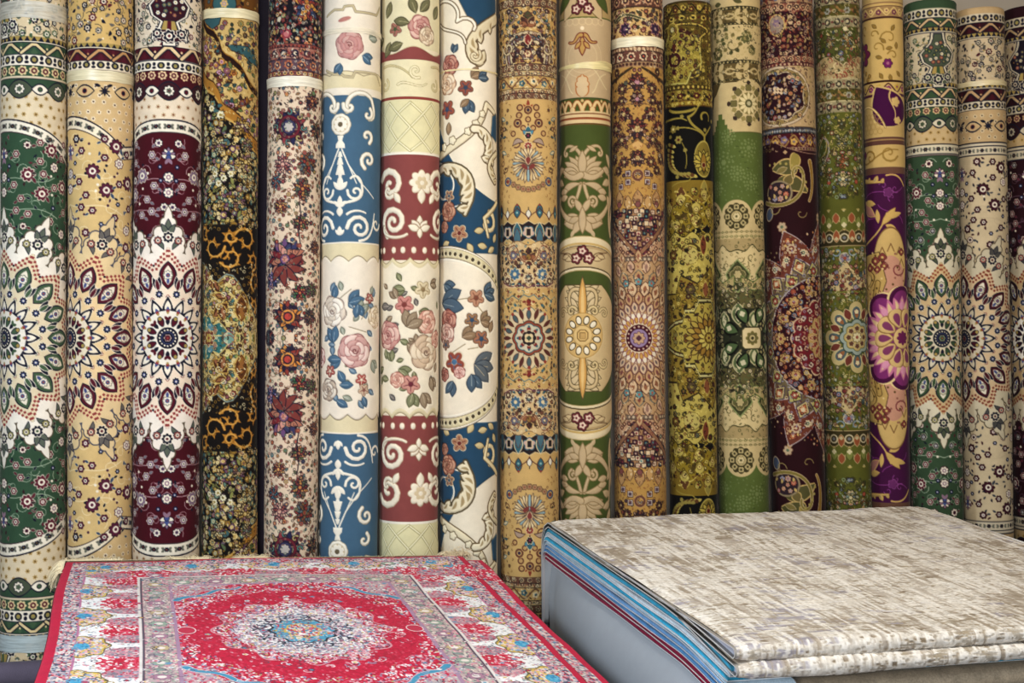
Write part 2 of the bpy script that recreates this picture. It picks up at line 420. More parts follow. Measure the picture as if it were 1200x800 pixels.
            with w.spin(8, off=-90+22.5): w.drop(14, 0, 11, 3.0, 0, P['oval'], N, .8); w.dot(24, 0, 2.2, P['gold'], N, .6)
            with w.spin(8, off=-90): w.leaf(15, 0, 9, 2.4, 0, N, None); w.leaf(21, 0, 6, 1.8, 40, P['oval']); w.leaf(21, 0, 6, 1.8, -40, P['oval'])
            w.dot(0, 0, 12.6, N, W2, 1.2)
            with w.spin(16): w.dot(9.4, 0, 1.0, W2)
            w.dot(0, 0, 6.6, N, P['fl3'], .6); w.flo(0, 0, 3.8, 6, P['oval'], W2, .6, ctr=P['dots'])

def nain_ends(w, ac, P, ys, s=1.0):
    """the borders beyond the field; ys lists (kind, y, h) for the upper end, mirrored to the lower one"""
    C, Fd, N, O = P['cream'], P['field'], P['navy'], P['oval']
    with w.at(I3, mirror_y(YM)):
        for kd, y, h in ys:
            if kd == 'solid': w.band(y, y+h, Fd)
            elif kd == 'pale': w.band(y, y+h, C)
            elif kd == 'egg': w.border(y, h, P['white'], N, 'egg', 17*s, P['egg'], P['gold'], N)
            elif kd == 'rosettes': w.border(y, h, Fd, P['cream2'], 'flower', 13.5*s, P['egg2'], P['cream2'])
            elif kd == 'zig': w.border(y, h, Fd, N, 'zig', 30*s, P['cream2'], O, N)
            elif kd == 'teeth':
                w.border(y, h, P['gold'], N, 'teeth', 8*s, o=N); w.band(y+h-1, y+h, P['white'])
            elif kd == 'ovals':
                m = y+h/2
                if P.get('ovals_bg', True): w.area(lambda X_, Y_: np.minimum(Y_-y, y+h*.5+3*np.sin((X_-ac)*.13)-Y_), Fd, N, .8, y-2, y+h+2)
                n = int(2*w.W/(40*s)); st = 2*w.W/n
                with w.rep(-w.W, w.W-st, st):
                    with w.at(T(ac % st, m)):
                        w.leaf(-15*s, 0, 30*s, 10*s, 0, P['dia'], N, 1.3); w.flo(0, 0, 6*s, 8, P['white'], N); w.flo(0, 0, 3.5*s, 5, P['lf2'], ctr=O)
                        w.leaf(st/2-9*s, 0, 18*s, 5.5*s, 0, P['white'], N, 1.4); w.dot(st/2, 0, 2.2*s, O, N)
                n2 = 2*n
            elif kd == 'stars':
                m = y+h/2; n = int(2*w.W/(40*s)); st = 2*w.W/n
                with w.rep(-w.W, w.W-st, st):
                    with w.at(T(ac % st, m)):
                        w.leaf(-11*s, 0, 22*s, 6*s, 0, C, N, 1.5); w.dot(0, 0, 2.4*s, N, P['dots'])
                        w.star(st/2, 0, 6.5*s, 8, N, inn=.35); w.leaf(st*.25, -8*s, 8*s, 1.8*s, 20, N); w.leaf(st*.7, -8*s, 8*s, 1.8*s, 160, N)
            elif kd == 'guard':
                w.band(y, y+h, P['white'], N, 1.2); m = y+h/2; n = int(2*w.W/(17*s)); st = 2*w.W/n
                with w.rep(-w.W, w.W-st, st):
                    w.flo(0, m, h*.28, 6, N, ctr=P['spray2'])
                    for sg in (1, -1): w.leaf(sg*4*s, m, 4.5*s, 1.4*s, 90-90*sg+30, P['gl']); w.leaf(sg*4*s, m, 4.5*s, 1.4*s, 90-90*sg-30, P['gl'])
            elif kd == 'floral':
                w.band(y, y+h, P['border']); N2 = N
                def one(x, yy, g):
                    q = g.random(); r = g.uniform(3.4, 5.4)*s
                    if q < .55:
                        w.spi(x, yy, r+4*s, .5, g.uniform(0, 360), .9, P['vine2'], .5)
                        w.ros(x, yy, r, g.choice((N, N, O, P['lf2'])), P['white'], g.choice((O, N)), 7, None)
                    else: w.leaf(x, yy, 7*s, 1.9*s, g.uniform(0, 360), g.choice((P['lf2'], O, P['lf2'], N)), None, bend=1)
                w.scatter(int(2*w.W*h/75/s/s), -w.W, w.W, y+3, y+h-3, 8*s, one)
                w.scatter(int(2*w.W*h/90/s/s), -w.W, w.W, y+2, y+h-2, 4.2*s, lambda x, yy, g: w.dot(x, yy, 1.1*s, g.choice((P['white'], N, P['gold']))))
                if P.get('vase', True):
                    with w.at(T(ac, P['vase_y'], 0, s*1.03)):
                        V = P['vase_c']
                        def sil(U, V_):
                            t = np.clip((V_+34)/68, 0, 1)
                            prof = np.interp(t, [0, .1, .18, .38, .55, .66, .8, .86, .95, 1], [5, 6, 8, 21, 17, 6, 10, 16, 17, 3])
                            return np.minimum(prof-np.abs(U), 34-np.abs(V_))*.8
                        w.shape(lambda a, b: sil(a, b)+3, 0, 0, 42, P['white'], N, 1.2)
                        w.shape(sil, 0, -2, 40, V, N, 1)
                        with w.at(T(0, -8)):
                            w.scatter(26, -16, 16, -22, 12, 5, lambda x, yy, g: w.flo(x, yy, 2.5, 6, g.choice((O, P['fl5'], P['white'], P['lf2'])), N, .5, ctr=P['gold']), mask=lambda x, yy: (x/17)**2+(yy/15)**2 < 1)
                        w.poly([(-6, 10), (6, 10), (9, 20), (-9, 20)], P['gold'], N, .8); w.poly([(-2, 10), (2, 10), (2.5, 20), (-2.5, 20)], O)
                        for x_, y_, r_ in ((-14, 24, 6), (0, 27, 7), (14, 24, 6)): w.ros(x_, y_, r_, N, P['white'], O, 7, P['white'])

NA = dict(cream='cdbd9f', white='d9d0bd', navy='17182b', line='3a2b30', dots='8c3a3a', gold='a08a4e', spray='a98b52', spray2='6b5530', gl='6a6a5e',
          fl1='d8cfbb', fl2='8b6f7e', fl3='43507a', fl4='5e1e30', fl5='8f5248', fo='351a22', fo2='b9ae9c', lf='5d2430', lf2='5c6356', vine='93a28a', vine2='4a463a', lobe='d9d0bd', lobe_line='5c5140',
          ground='cdb48c', oval='3f5a3a', oval_in='d6cdb8', star_in='d6cfc0', egg='8a8350', egg2='5d2430', cream2='cdb98c', dia='4b5442', border='c9b795', vase_c='4b5442', vase_y=8, curve=.006)
def rug_1():
    w = roll_canvas(1, 'cdbd9f', 1)
    P = dict(NA, field='35503a', fl6='8a8350', oval='455c42', curve=.0042, half=241, lobe='dbd3c4', ground='cfc0a0', vase_y=6)
    ac = X(w, 6, 400)
    nain(w, ac, P)
    nain_ends(w, ac, P, [('ovals', 94, 24), ('rosettes', 78, 13), ('egg', 65, 13), ('zig', 51, 14), ('teeth', 44, 7), ('floral', -40, 84), ('zig', -60, 20)])
    return w
def rug_2():
    w = roll_canvas(2, 'c8ab78', 2)
    P = dict(NA, field='c6aa74', cream='c4a87a', oval='581a2a', curve=.0075, half=245, vine='d8c69c', vase=False, border='c3a468', lobe='ceb68a', ground='d4b98c', star_in='d6c9ae', spray='d9cbb0', spray2='54382a',
             lf='3a4a63', lf2='67615a', fo='4c2a3c', fl4='5a2038', white='d8cab0', cusp=(40, 40), cusp_s=.16, fo2='3a1a28', lobe_line='4a4a58', cream2='b98e5e')
    ac = X(w, 83, 400)
    nain(w, ac, P)
    P2 = dict(P, field='4c1620')
    nain_ends(w, ac, P2, [('stars', 96, 24), ('egg', 72, 11), ('zig', 58, 14), ('teeth', 52, 6), ('floral', -28, 80), ('teeth', -36, 8)])
    return w
def rug_3():
    w = roll_canvas(3, 'd4c6b2', 3)
    P = dict(NA, field='4b0c1a', cream='d2c2aa', oval='551424', curve=.0052, half=240, vine='a8878a', vase_y=16, border='cfc0a8', lobe='dad0c2', ground='d8c6b0', spray='b39a78', spray2='74402e', lf='6d6a70', fo='1e1c34', fl4='7a6478', fl3='445080', dia='3b1822', flat=8, vase_c='3a1420')
    ac = X(w, 196.5, 400)
    nain(w, ac, P)
    P2 = dict(P, field='4b0f1c', cream2='d0b68c')
    nain_ends(w, ac, P2, [('ovals', 96, 24), ('rosettes', 84, 12), ('egg', 73, 11), ('zig', 54, 17), ('teeth', 52, 4), ('floral', -34, 90)])
    return w
def rug_17():
    w = roll_canvas(17, 'b9a67e', 17)
    P = dict(NA, field='394f37', fl6='8a8350', cream='bda57a', oval='3c5236', curve=0, half=214, lobe='c8bfa6', ground='bfa67c', border='bcae90', dots='8e4e36', white='c6bda4', star_in='c9bda0', lf2='4d5440', cream2='c2a77c', vase_y=70)
    ac = X(w, 1104, 400)
    nain(w, ac, P, .84, round_=False)
    nain_ends(w, ac, P, [('guard', 170, 10), ('ovals', 135, 20), ('rosettes', 125, 10), ('egg', 115, 10), ('zig', 102, 13), ('teeth', 97, 6), ('floral', 38, 59), ('teeth', 32, 6), ('zig', 21, 11), ('egg', 10, 11), ('solid', -16, 26)], .84)
    return w
def rug_18():
    w = roll_canvas(18, 'bfae8e', 18)
    P = dict(NA, field='bfae8e', cream='b79d74', oval='471420', curve=0, half=217, lobe='bdb298', ground='c4ab88', border='bdab8c', vase=False, dots='7c3c2e', white='c3b79e', vine='b7a688', lf='3a3f48', lf2='4c4a46', fo2='2c1218', fo='38141e', fl4='421826', spray='cbbb9a', spray2='4a3526', star_in='c3b79e', cream2='b3926a', egg='6a6046')
    ac = X(w, 1131, 400)
    nain(w, ac, P, .84, round_=False)
    P2 = dict(P, field='34101a')
    nain_ends(w, ac, P2, [('guard', 172, 9), ('stars', 138, 20), ('egg', 119, 9), ('zig', 104, 14), ('teeth', 100, 4), ('floral', 44, 52), ('teeth', 38, 6), ('zig', 27, 11), ('egg', 16, 10), ('pale', -4, 20)], .84)
    return w
def rug_19():
    w = roll_canvas(19, 'b9a886', 19)
    P = dict(NA, field='2a0a14', cream='ab9268', oval='30101a', curve=0, half=214, vine='5c4450', border='a8977a', dots='7c3c2e', white='b3a78e', lobe='b5a990', ground='a88f68', dia='2a1018', vase_c='1c1420', cream2='a88d66', lf2='454240', vase_y=76)
    ac = X(w, 1209, 400)
    nain(w, ac, P, .84, round_=False)
    nain_ends(w, ac, P, [('guard', 175, 10), ('ovals', 142, 20), ('rosettes', 132, 10), ('egg', 121, 10), ('zig', 108, 13), ('teeth', 103, 6), ('floral', 46, 57), ('teeth', 40, 6), ('zig', 30, 11), ('egg', 19, 11), ('solid', -6, 25)], .84)
    return w
def rose(w, x, y, r, cs, seed=0, lift=None):
    """carved rose: overlapping petals, cs = outline, dark, mid, light"""
    g = random.Random(seed)
    w.flo(x, y, r, 6, cs[2], cs[0], .9, dep=.14, rot=g.uniform(0, 60))
    for ring_, (rr, n, sz) in enumerate(((.62, 6, .40), (.36, 5, .32), (.14, 3, .22))):
        off = g.uniform(0, 90)
        for i in range(n):
            a = math.radians(off+360*i/n); px, py = x+rr*r*math.cos(a), y+rr*r*math.sin(a)
            w.ell(px, py, sz*r*1.15, sz*r*.78, cs[3] if (i+ring_) % 2 else cs[2], off+360*i/n+90, cs[1], .7)
    w.spi(x, y, r*.2, 1.1, g.uniform(0, 360), r*.07, cs[0])
def leafy(w, x, y, L, ang, cs, n=2):
    for i in range(n):
        a = ang+(i-(n-1)/2)*38
        L1 = L*1.25; w.leaf(x, y, L1, L1*.25, a, cs[1], cs[0], 1.0); ar = math.radians(a)
        w.line([(x, y), (x+L*.8*math.cos(ar), y+L*.8*math.sin(ar))], .7, cs[2])
def blossom(w, x, y, r, c1, c2, o):
    w.flo(x, y, r, 5, c1, o, .9, dep=.4, rot=20); 
    for i in range(5):
        a = math.radians(20+72*i); w.line([(x, y), (x+r*.75*math.cos(a), y+r*.75*math.sin(a))], .9, c2)
    w.dot(x, y, r*.26, c2, o, .5)
def acanthus(w, pts, w0, w1, c, o, side=1, n=5, L=8, ow=1.2):
    """scrolling leaf: tapered stem with lobes on one side"""
    P = np.array(pts, float); m = len(P)-1
    for i in range(n):
        t = (i+.6)/n*m; k = min(int(t), m-1); q = t-k
        x, y = P[k]*(1-q)+P[k+1]*q; d = P[k+1]-P[k]; a = math.degrees(math.atan2(d[1], d[0]))
        l = L*(1-.35*abs(2*i/(n-1)-1) if n > 1 else 1)
        w.leaf(x, y, l, l*.30, a-side*52, c, o, ow, bend=side*l*.12)
    w.line(pts, w0, c, w1, o, ow)
    for i in range(n):
        t = (i+.6)/n*m; k = min(int(t), m-1); q = t-k
        x, y = P[k]*(1-q)+P[k+1]*q; d = P[k+1]-P[k]; a = math.degrees(math.atan2(d[1], d[0]))
        l = L*(1-.35*abs(2*i/(n-1)-1) if n > 1 else 1)
        w.leaf(x, y, l*.92, l*.26, a-side*52, c, bend=side*l*.12); w.leaf(x, y, l*.7, l*.10, a-side*52, 'a08c66', bend=side*l*.10)

def scallop(w, y, amp, step, x0, up=1):
    return lambda X_, Y_: up*(Y_-(y-up*amp*np.abs(np.sin((X_-x0)*PI/step))))

def rug_6():
    w = roll_canvas(6, 'd8cdb8', 6); w.lift = .9
    cr, be, bl, br, iv = 'd9cfbd', 'cfc3a0', '46657c', '8c8068', 'ddd6c6'
    x = lambda a: X(w, a, 250)
    with w.at(I3, mirror_y(YM)):
        w.band(-80, 112, cr)
        w.band(86, 112, be, br, .8)
        w.area(scallop(w, 90, 5, 44, x(385), 1), be, br, 1.0, 78, 112)
        # ribbon outline at the head
        for y0, k in ((12, 1), (88, -1)):
            w.line([(x(381), y0+6*k), (x(390), y0), (x(400), y0+1), (x(402), y0-3*k), (x(412), y0-4*k), (x(415), y0+3*k), (x(440), y0+3*k), (x(444), y0-8*k)], 2.0, 'b7aa88', o=br, ow=.6)
        w.band(110, 287, bl)
        w.area(lambda X_, Y_: np.minimum(3-(Y_-110), Y_-104), cr, None, 1, 100, 116)
        ix = x(398)
        with w.at(T(ix, 0)), w.mir():
            # scrolls at the head of the blue panel
            w.line(bz((8, 132), (4, 108), (30, 104), (40, 116))+bz((40, 116), (46, 130), (46, 140), (36, 140), 6)[1:], 4.2, iv, 2.4, '9a917c', .9)
            w.spi(34, 134, 8, .8, -60, 3.6, iv, 2.4, o='9a917c'); w.spi(11, 126, 8, .8, 200, 4, iv, 2.5, o='9a917c', ccw=-1)
            w.spi(33, 160, 8.5, .9, 60, 4, iv, 2.4, o='9a917c', ccw=-1); w.spi(36, 188, 11, 1.2, 120, 4.2, iv, 2.6, o='9a917c')
            w.line([(2, 176), (10, 194), (24, 214), (44, 232)], 1.8, iv, 1.2)
            w.line([(-2, 176), (-10, 194), (-20, 216)], 1.6, iv, 1.2)
            # lyre
            w.line(bz((3, 240), (12, 236), (30, 238), (27, 220))+bz((27, 220), (26, 208), (18, 204), (13, 210), 8)[1:], 3.2, iv, 2.6)
            w.spi(19, 226, 10, 1.2, 190, 3.2, iv, 2.4, ccw=-1)
            w.spi(24, 268, 15, 1.45, 180, 4.6, iv, 3.2, ccw=1); w.spi(50, 262, 9, 1, 0, 3.0, iv, 2)
            w.line(bz((24, 283), (44, 282), (44, 256), (46, 250)), 3, iv, 1.5)
            w.line(bz((9, 252), (14, 248), (22, 246), (32, 250)), 3, iv, 2)
        with w.at(T(ix, 0)):
            w.flo(0, 147, 12.5, 9, iv, '9a917c', .8, dep=.05); w.ring(0, 147, 9, .8, 'b9ad93'); w.dot(0, 147, 3, '6b5f49'); 
            for i in range(8): w.dot(8*math.cos(i*.785), 147+8*math.sin(i*.785), 1, 'b9a98a')
            w.poly([(-4, 160), (4, 160), (2.5, 166), (5.5, 170), (6, 175), (-6, 175), (-5.5, 170), (-2.5, 166)], iv)
            for yy, sz in ((182, 3.2), (190, 4.2), (200, 6)):
                w.poly([(-sz, yy+sz), (-sz*.5, yy-sz*.8), (0, yy-sz*1.2), (sz*.5, yy-sz*.8), (sz, yy+sz)], iv); w.dot(0, yy+sz*1.1, sz*.4, iv)
            for yy, sz in ((216, 8), (238, 6.5)):
                w.leaf(0, yy+sz, sz*2.2, sz*.5, -90, iv); w.leaf(0, yy+sz, sz*1.7, sz*.36, -48, iv); w.leaf(0, yy+sz, sz*1.7, sz*.36, -132, iv)
            w.leaf(0, 243, 12, 4, 90, iv); w.leaf(0, 277, 11, 3, -90, iv); w.leaf(0, 277, 9, 2, -50, iv); w.leaf(0, 277, 9, 2, -130, iv)
        w.band(285, 312, be)
        w.area(scallop(w, 308, 6.5, 23, x(388), 1), cr, br, 1.3, 296, YM+1)
        w.band(313, YM+1, cr)
        w.line([(x(376), 286.5), (x(410), 285), (x(445), 286.5)], 1.6, iv)
    w.scatter(26, x(384), x(440), 336, 474, 9, lambda a, b, g: leafy(w, a, b, g.uniform(6, 9), g.uniform(0, 360), g.choice((('6b705e', '93988a', 'c0c0ae'), ('41586b', '6d8494', '9fabb1'))), 1))
    f1, f2, f3 = ('7d6a62', 'a39586', 'cbbfae', 'ded6c8'), ('7a4a48', '9a6a66', 'c09a92', 'd6bfb4'), ('41586b', '4d6a80', '8fa1ab')
    gl = ('6b705e', '93988a', 'c0c0ae')
    rose(w, x(408), 54, 17, ('7d4a48', 'a2706b', 'c29d94', 'b98a84'), 3); leafy(w, x(397), 76, 10, 110, f3); leafy(w, x(424), 66, 11, 20, f3); leafy(w, x(432), 44, 11, -20, gl)
    w.ell(x(402), 24, 8, 2.6, 'b07a70', -15); 
    with w.at(I3):
        leafy(w, x(391), 352, 13, -75, f3, 1); rose(w, x(390), 366, 18, f1, 4)
        leafy(w, x(410), 356, 15, -35, f3); leafy(w, x(423), 368, 12, -65, gl); leafy(w, x(420), 358, 12, 80, f3)
        rose(w, x(441), 372, 13, ('9c8a72', 'b7a588', 'd3c5aa', 'dccfb8'), 5)
        blossom(w, x(434), 350, 6, '9a4f4a', 'd0c0a8', '7b5b50'); w.leaf(x(436), 345, 9, 2.5, -80, gl[1], gl[0])
        rose(w, x(417), 412, 20, f2, 6); rose(w, x(377), 420, 12, f2, 7)
        leafy(w, x(392), 402, 15, -100, f3, 2); leafy(w, x(400), 422, 14, 160, f3, 2); leafy(w, x(398), 436, 12, 60, f3, 1); leafy(w, x(437), 424, 12, 50, gl, 2)
        blossom(w, x(388), 436, 7, '9a4f4a', 'd0c0a8', '7b5b50')
        rose(w, x(386), 458, 13, ('6b5b52', '8f8072', 'b3a492', 'd2c8b8'), 8); leafy(w, x(400), 452, 12, 0, f3, 1); leafy(w, x(396), 470, 12, 30, f3, 1)
        blossom(w, x(425), 446, 7, 'a4544e', 'd6c6ae', '8b5b50'); blossom(w, x(428), 458, 7, 'c2ab92', '8b5b50', '8b7460'); leafy(w, x(427), 466, 10, 70, f3, 1)
        for a, b, c_, d in ((400, 350, 412, 340), (430, 390, 410, 384), (424, 375, 434, 360)): w.line([(x(a), b), (x(c_), d)], 1, '8b8068')
    return w

def rug_7():
    w = roll_canvas(7, 'd8ccb4', 7); w.lift = .9
    cr, wi, be, br, iv = 'd9cfb8', '874844', 'cbbf9c', '93845f', 'ddd3bd'
    x = lambda a: X(w, a, 300)
    with w.at(I3, mirror_y(YM)):
        w.band(-80, 58, 'cfc6a4')
        w.area(lambda X_, Y_: np.minimum(Y_-(60-4*np.sin((X_-x(470))*.11)), 71-Y_), wi, 'b5a684', 1, 50, 72)
        w.band(71, 116, 'd3c9a6')
        with w.rep(x(447)-68, x(447)+200, 68):
            w.line(bz((4, 78), (20, 74), (36, 80), (46, 92)), 2.2, 'c2b58c', 1.2, '8f8258', .5)
            w.spi(8, 100, 8, 1.1, -60, 2.2, 'c6ba92', 1.4, o='8f8258', ow=.5); w.spi(50, 84, 9, 1.1, 60, 2.4, 'd9cfae', 1.4, o='8f8258', ow=.5)
            w.line(bz((28, 100), (38, 92), (52, 108), (64, 98)), 2.2, 'd9cfae', 1.2, '8f8258', .5)
        w.band(114, 117.5, '8b4038'); w.band(117.5, 181, 'd0c89f'); w.band(179, 182, 'ddd5c4')
        n = 4; st = 2*w.W/n
        with w.rep(-w.W, w.W-st, st):
            for sg in (1, -1):
                w.line([(0, 121), (sg*st*.28, 134), (sg*st*.5, 150), (sg*st*.28, 166), (0, 178)], 1.8, 'ddd6b4', o='8f8658', ow=.6)
                w.line([(sg*st*.5, 121), (sg*st*.28, 134), (0, 150), (sg*st*.28, 166), (sg*st*.5, 178)], 1.8, 'ddd6b4', o='8f8658', ow=.6)
        w.band(182, 306, wi)
        w.area(scallop(w, 303, -7, 22, x(460), 1), be, br, .9, 290, 318)
        w.area(scallop(w, 308, -7, 22, x(460), 1), cr, None, 1, 296, YM+1)
        w.band(318, YM+1, cr)
        for px in (440, 449.5, 461, 472, 485, 498, 509, 518): w.ell(x(px), 294, 2.9, 3.7, iv, 0, '9c6a55', .8)
        # scrolled motifs
        for cx_, m in ((456, 1), (512, -1)):
            with w.at(T(x(cx_), 217, 0, m*1.18, 1.18)):
                w.spi(0, 0, 16, 1.2, 200, 6, iv, 3.6, o='b0997c'); w.spi(-2, 6, 8, .8, 40, 3.4, iv, 2, o='b0997c'); w.leaf(6, 8, 12, 3, 60, iv, 'b0997c')
        for cx_, m in ((460, 1), (514, -1)):
            with w.at(T(x(cx_), 261, 0, m*1.12, 1.12)):
                w.spi(0, 0, 17, 1.6, 120, 5.6, iv, 3.8, o='a8907a'); w.line(bz((-14, 5), (-20, 14), (6, 20), (16, 13)), 3, iv, 2, 'b0997c')
        with w.at(T(x(494), 215, 0, 1.15)):
            w.flo(0, 0, 13, 8, iv, 'b0997c', .8, dep=.25); w.flo(0, 0, 7, 6, 'c9b795', None, ctr='ddd3bd'); w.leaf(0, 6, 15, 4, 90, iv, 'b0997c')
        with w.at(T(x(492), 266, 0, 1.15)):
            for a in (-90, -50, -130, -20, -160): w.leaf(0, 4, 15 if a == -90 else 13, 3.3, a, iv, '93795f', .8)
            w.leaf(0, 2, 10, 2.6, 90, iv, '93795f')
    fl = (('7d4a46', '9a605c', 'bd8f84', 'cfae9f'), ('7a6252', 'a08a72', 'c4ad92', 'd6c6ac'), ('8b5a4e', 'b07c6c', 'c99d8a', 'd9bba6'))
    gl = ('56583a', '7f8160', 'b5b08c'); br2 = ('6b5844', '94826a', 'bdae92')
    rose(w, x(492), 33, 15, fl[0], 1); rose(w, x(500), 42, 11, fl[1], 11); blossom(w, x(462), 35, 8, 'a06a5c', '4a5a3a', '7b5b50')
    for a, b, c_ in ((478, 28, 190), (452, 20, -70), (456, 50, 120), (470, 52, 160), (486, 16, -110), (492, 14, -50), (448, 44, 170), (508, 20, -60)): leafy(w, x(a), b, 15, c_, ('4b4632', '6f6b4c', 'a39b74'), 1)
    w.scatter(34, x(448), x(514), 334, 466, 8, lambda a, b, g: leafy(w, a, b, g.uniform(6, 9), g.uniform(0, 360), g.choice((gl, br2, ('4b4a48', '77706a', 'a8a090'))), 1))
    # bouquet
    leafy(w, x(470), 330, 8, -120, gl, 1); leafy(w, x(474), 340, 11, 170, gl, 2); blossom(w, x(496), 340, 10, 'cbbd9c', '8f7a58', '9a8a66'); leafy(w, x(505), 334, 10, -10, br2, 2)
    blossom(w, x(474), 358, 11, 'bd8378', '7b3f3a', '8b5b50'); leafy(w, x(465), 350, 10, -130, br2, 2); leafy(w, x(456), 360, 12, 180, ('4b4a48', '77706a', 'a8a090'), 1); leafy(w, x(492), 366, 12, 20, gl, 2)
    rose(w, x(502), 378, 14, fl[2], 2); rose(w, x(455), 394, 17, fl[0], 3); leafy(w, x(478), 384, 16, -60, br2, 3); leafy(w, x(478), 404, 14, 30, br2, 2)
    rose(w, x(500), 414, 21, fl[1], 4); rose(w, x(512), 398, 10, fl[2], 12); leafy(w, x(460), 424, 10, -110, gl, 2); leafy(w, x(468), 434, 12, 20, gl, 2); leafy(w, x(450), 432, 10, 150, gl, 1)
    rose(w, x(466), 418+28, 9, fl[2], 5); blossom(w, x(482), 451, 11, 'bd8b7c', '6b2f3a', '8b5b50'); leafy(w, x(484), 462, 13, 85, gl, 2); leafy(w, x(496), 462, 14, 60, br2, 2); leafy(w, x(456), 446, 10, 190, gl, 1)
    leafy(w, x(506), 444, 12, 60, br2, 2)
    return w

def rug_8():
    w = roll_canvas(8, 'd9cdb6', 8); w.lift = .9
    cr, bl, br, iv = 'd9ceb8', '284a62', '6b5c46', 'ddd5c2'
    x = lambda a: X(w, a, 300)
    with w.at(I3, mirror_y(YM)):
        w.band(-90, YM+1, cr)
        # blue fields
        w.poly([(x(535), -6), (x(583), -6), (x(583), 18), (x(560), 30), (x(548), 20)], bl, '8b8470', 1)
        w.poly([(x(578), 135), (x(590), 130), (x(590), 165), (x(576), 158)], bl, '8b8470', 1)
        w.area(lambda X_, Y_: np.minimum(Y_-(236-.011*(X_-x(583))**2+.0*Y_), 298-Y_), bl, None, 1, 150, 300)
        w.poly([(x(512), 190), (x(532), 196), (x(542), 215), (x(540), 240), (x(512), 250)], bl, iv, 1.4)
        w.dot(x(520), 217, 15, bl, iv, 2.2)
        # acanthus scrolls
        ac = 'cfc2a2'; dk = '67543a'
        acanthus(w, bz((x(588), 18), (x(560), 34), (x(546), 48), (x(552), 66))+bz((x(552), 66), (x(556), 78), (x(568), 72), (x(562), 64), 6)[1:], 12, 4, ac, dk, 1, 7, 21, 1.8)
        w.spi(x(557), 66, 8, 1, -40, 3, ac, 2, o=dk)
        w.line(bz((x(516), 0), (x(530), -4), (x(542), 12), (x(536), 26))+bz((x(536), 26), (x(550), 16), (x(562), 30), (x(556), 36), 6)[1:], 3, iv, 3, dk, 1.2)
        w.line(bz((x(516), 26), (x(524), 40), (x(544), 34), (x(546), 52)), 2.4, iv, 2, dk, 1.2)
        # shell edged band
        w.line(bz((x(510), 182), (x(540), 172), (x(566), 150), (x(571), 122))+[(x(580), 130)], 9, 'd5c9ab', 5, dk, 1.3)
        with w.at(I3):
            for a, b, r_ in ((520, 172, 5), (530, 165, 5), (549, 155, 4.5), (558, 146, 4.5), (566, 134, 4)): w.flo(x(a), b, r_, 5, 'd9cfb4', '6b5a40', 1)
        acanthus(w, bz((x(512), 198), (x(540), 188), (x(560), 206), (x(552), 236))+[(x(545), 252)], 9, 3, 'd5c9ab', '5d5038', -1, 7, 23, 2.0)
        acanthus(w, bz((x(556), 152), (x(570), 150), (x(586), 170), (x(572), 190)), 8, 3, 'd9cfb4', dk, -1, 5, 19, 1.6)
        acanthus(w, bz((x(585), 178), (x(566), 190), (x(574), 206), (x(580), 214)), 6, 2, 'cfc2a2', dk, 1, 4, 15, 1.6)
        w.spi(x(572), 262, 14, 1.0, -80, 5, 'd3c39a', 3, o='7d6b4e'); w.line([(x(584), 236), (x(568), 256), (x(572), 278)], 5, 'd3c39a', 2.5, '7d6b4e', 1)
        # flowers on the blue
        rose(w, x(524), 248, 12, ('5d3a2e', '7d4b3c', 'a5735c', 'b98f74'), 21); blossom(w, x(538), 274, 10, 'a37a5c', '6b2f2a', 'cdbb98'); blossom(w, x(526), 230, 7, '9a7458', '3c4a5a', 'cdbb98'); rose(w, x(520), 266, 7, ('5d3a2e', '8d5b4c', 'b5836c', 'b98f74'), 22)
        for a, b, c_ in ((556, 272, -10), (560, 288, 10), (578, 284, -60), (548, 286, 60), (526, 284, 160), (572, 296, -30)): w.leaf(x(a), b, 12, 3.4, c_, 'c2b083', '6b5a3c', .7)
        # dotted oval band
        e = lambda off: (lambda X_, Y_: Y_-(289+off+.0063*np.maximum(X_-x(522), 0)**2))
        w.area(e(0), iv, '6b5c46', 1, 270, YM+1); w.area(e(2.4), 'c8bc96', '8a7a58', .6, 270, YM+1); w.area(e(14), iv, '6b5c46', .8, 280, YM+1); w.area(e(17), cr, None, 1, 280, YM+1)
        for q in range(-9, 12):
            px = x(522)+q*7.2; w.ell(px, 289+8.2+.0063*max(px-x(522), 0)**2, 2.0, 2.4, '4a3f2c', 0, 'ddd3b4', .6)
    bl_ = ('33414e', '4d5f6d', '8f9a9a'); brn = ('6b5844', '8d7458', 'b5a083')
    mk = ('5d2f2a', '7f4640', 'a8705f', 'b98b78')
    # spray at the head
    leafy(w, x(532), 62, 8, -80, bl_, 2); rose(w, x(527), 76, 12, mk, 31); rose(w, x(524), 98, 13, ('7d5a44', 'a58468', 'ccb193', 'd8c6ac'), 32); blossom(w, x(546), 104, 9, '8d5040', '39465c', '5d4838')
    leafy(w, x(553), 92, 12, -40, brn, 2); leafy(w, x(562), 92, 11, -20, bl_, 2); blossom(w, x(524), 128, 11, '93503f', '3c4a66', '5d4838'); leafy(w, x(548), 118, 13, 80, bl_, 2); leafy(w, x(526), 144, 11, 95, brn, 1); leafy(w, x(540), 126, 10, -40, brn, 1)
    # bouquet
    leafy(w, x(520), 334, 14, 20, bl_, 2); leafy(w, x(518), 356, 26, -8, bl_, 2); rose(w, x(524), 376, 13, mk, 33); rose(w, x(522), 392, 13, ('6b4438', '94685c', 'c09a8a', 'd0b8a6'), 34); leafy(w, x(542), 396, 14, -30, brn, 2)
    blossom(w, x(558), 350, 10, 'b08468', '7d4a38', '6b5040'); leafy(w, x(568), 346, 14, -20, bl_, 3); blossom(w, x(553), 376, 8.5, '94704f', '35506a', '5d4838'); blossom(w, x(564), 398, 10, '9a6a50', '35506a', '5d4838')
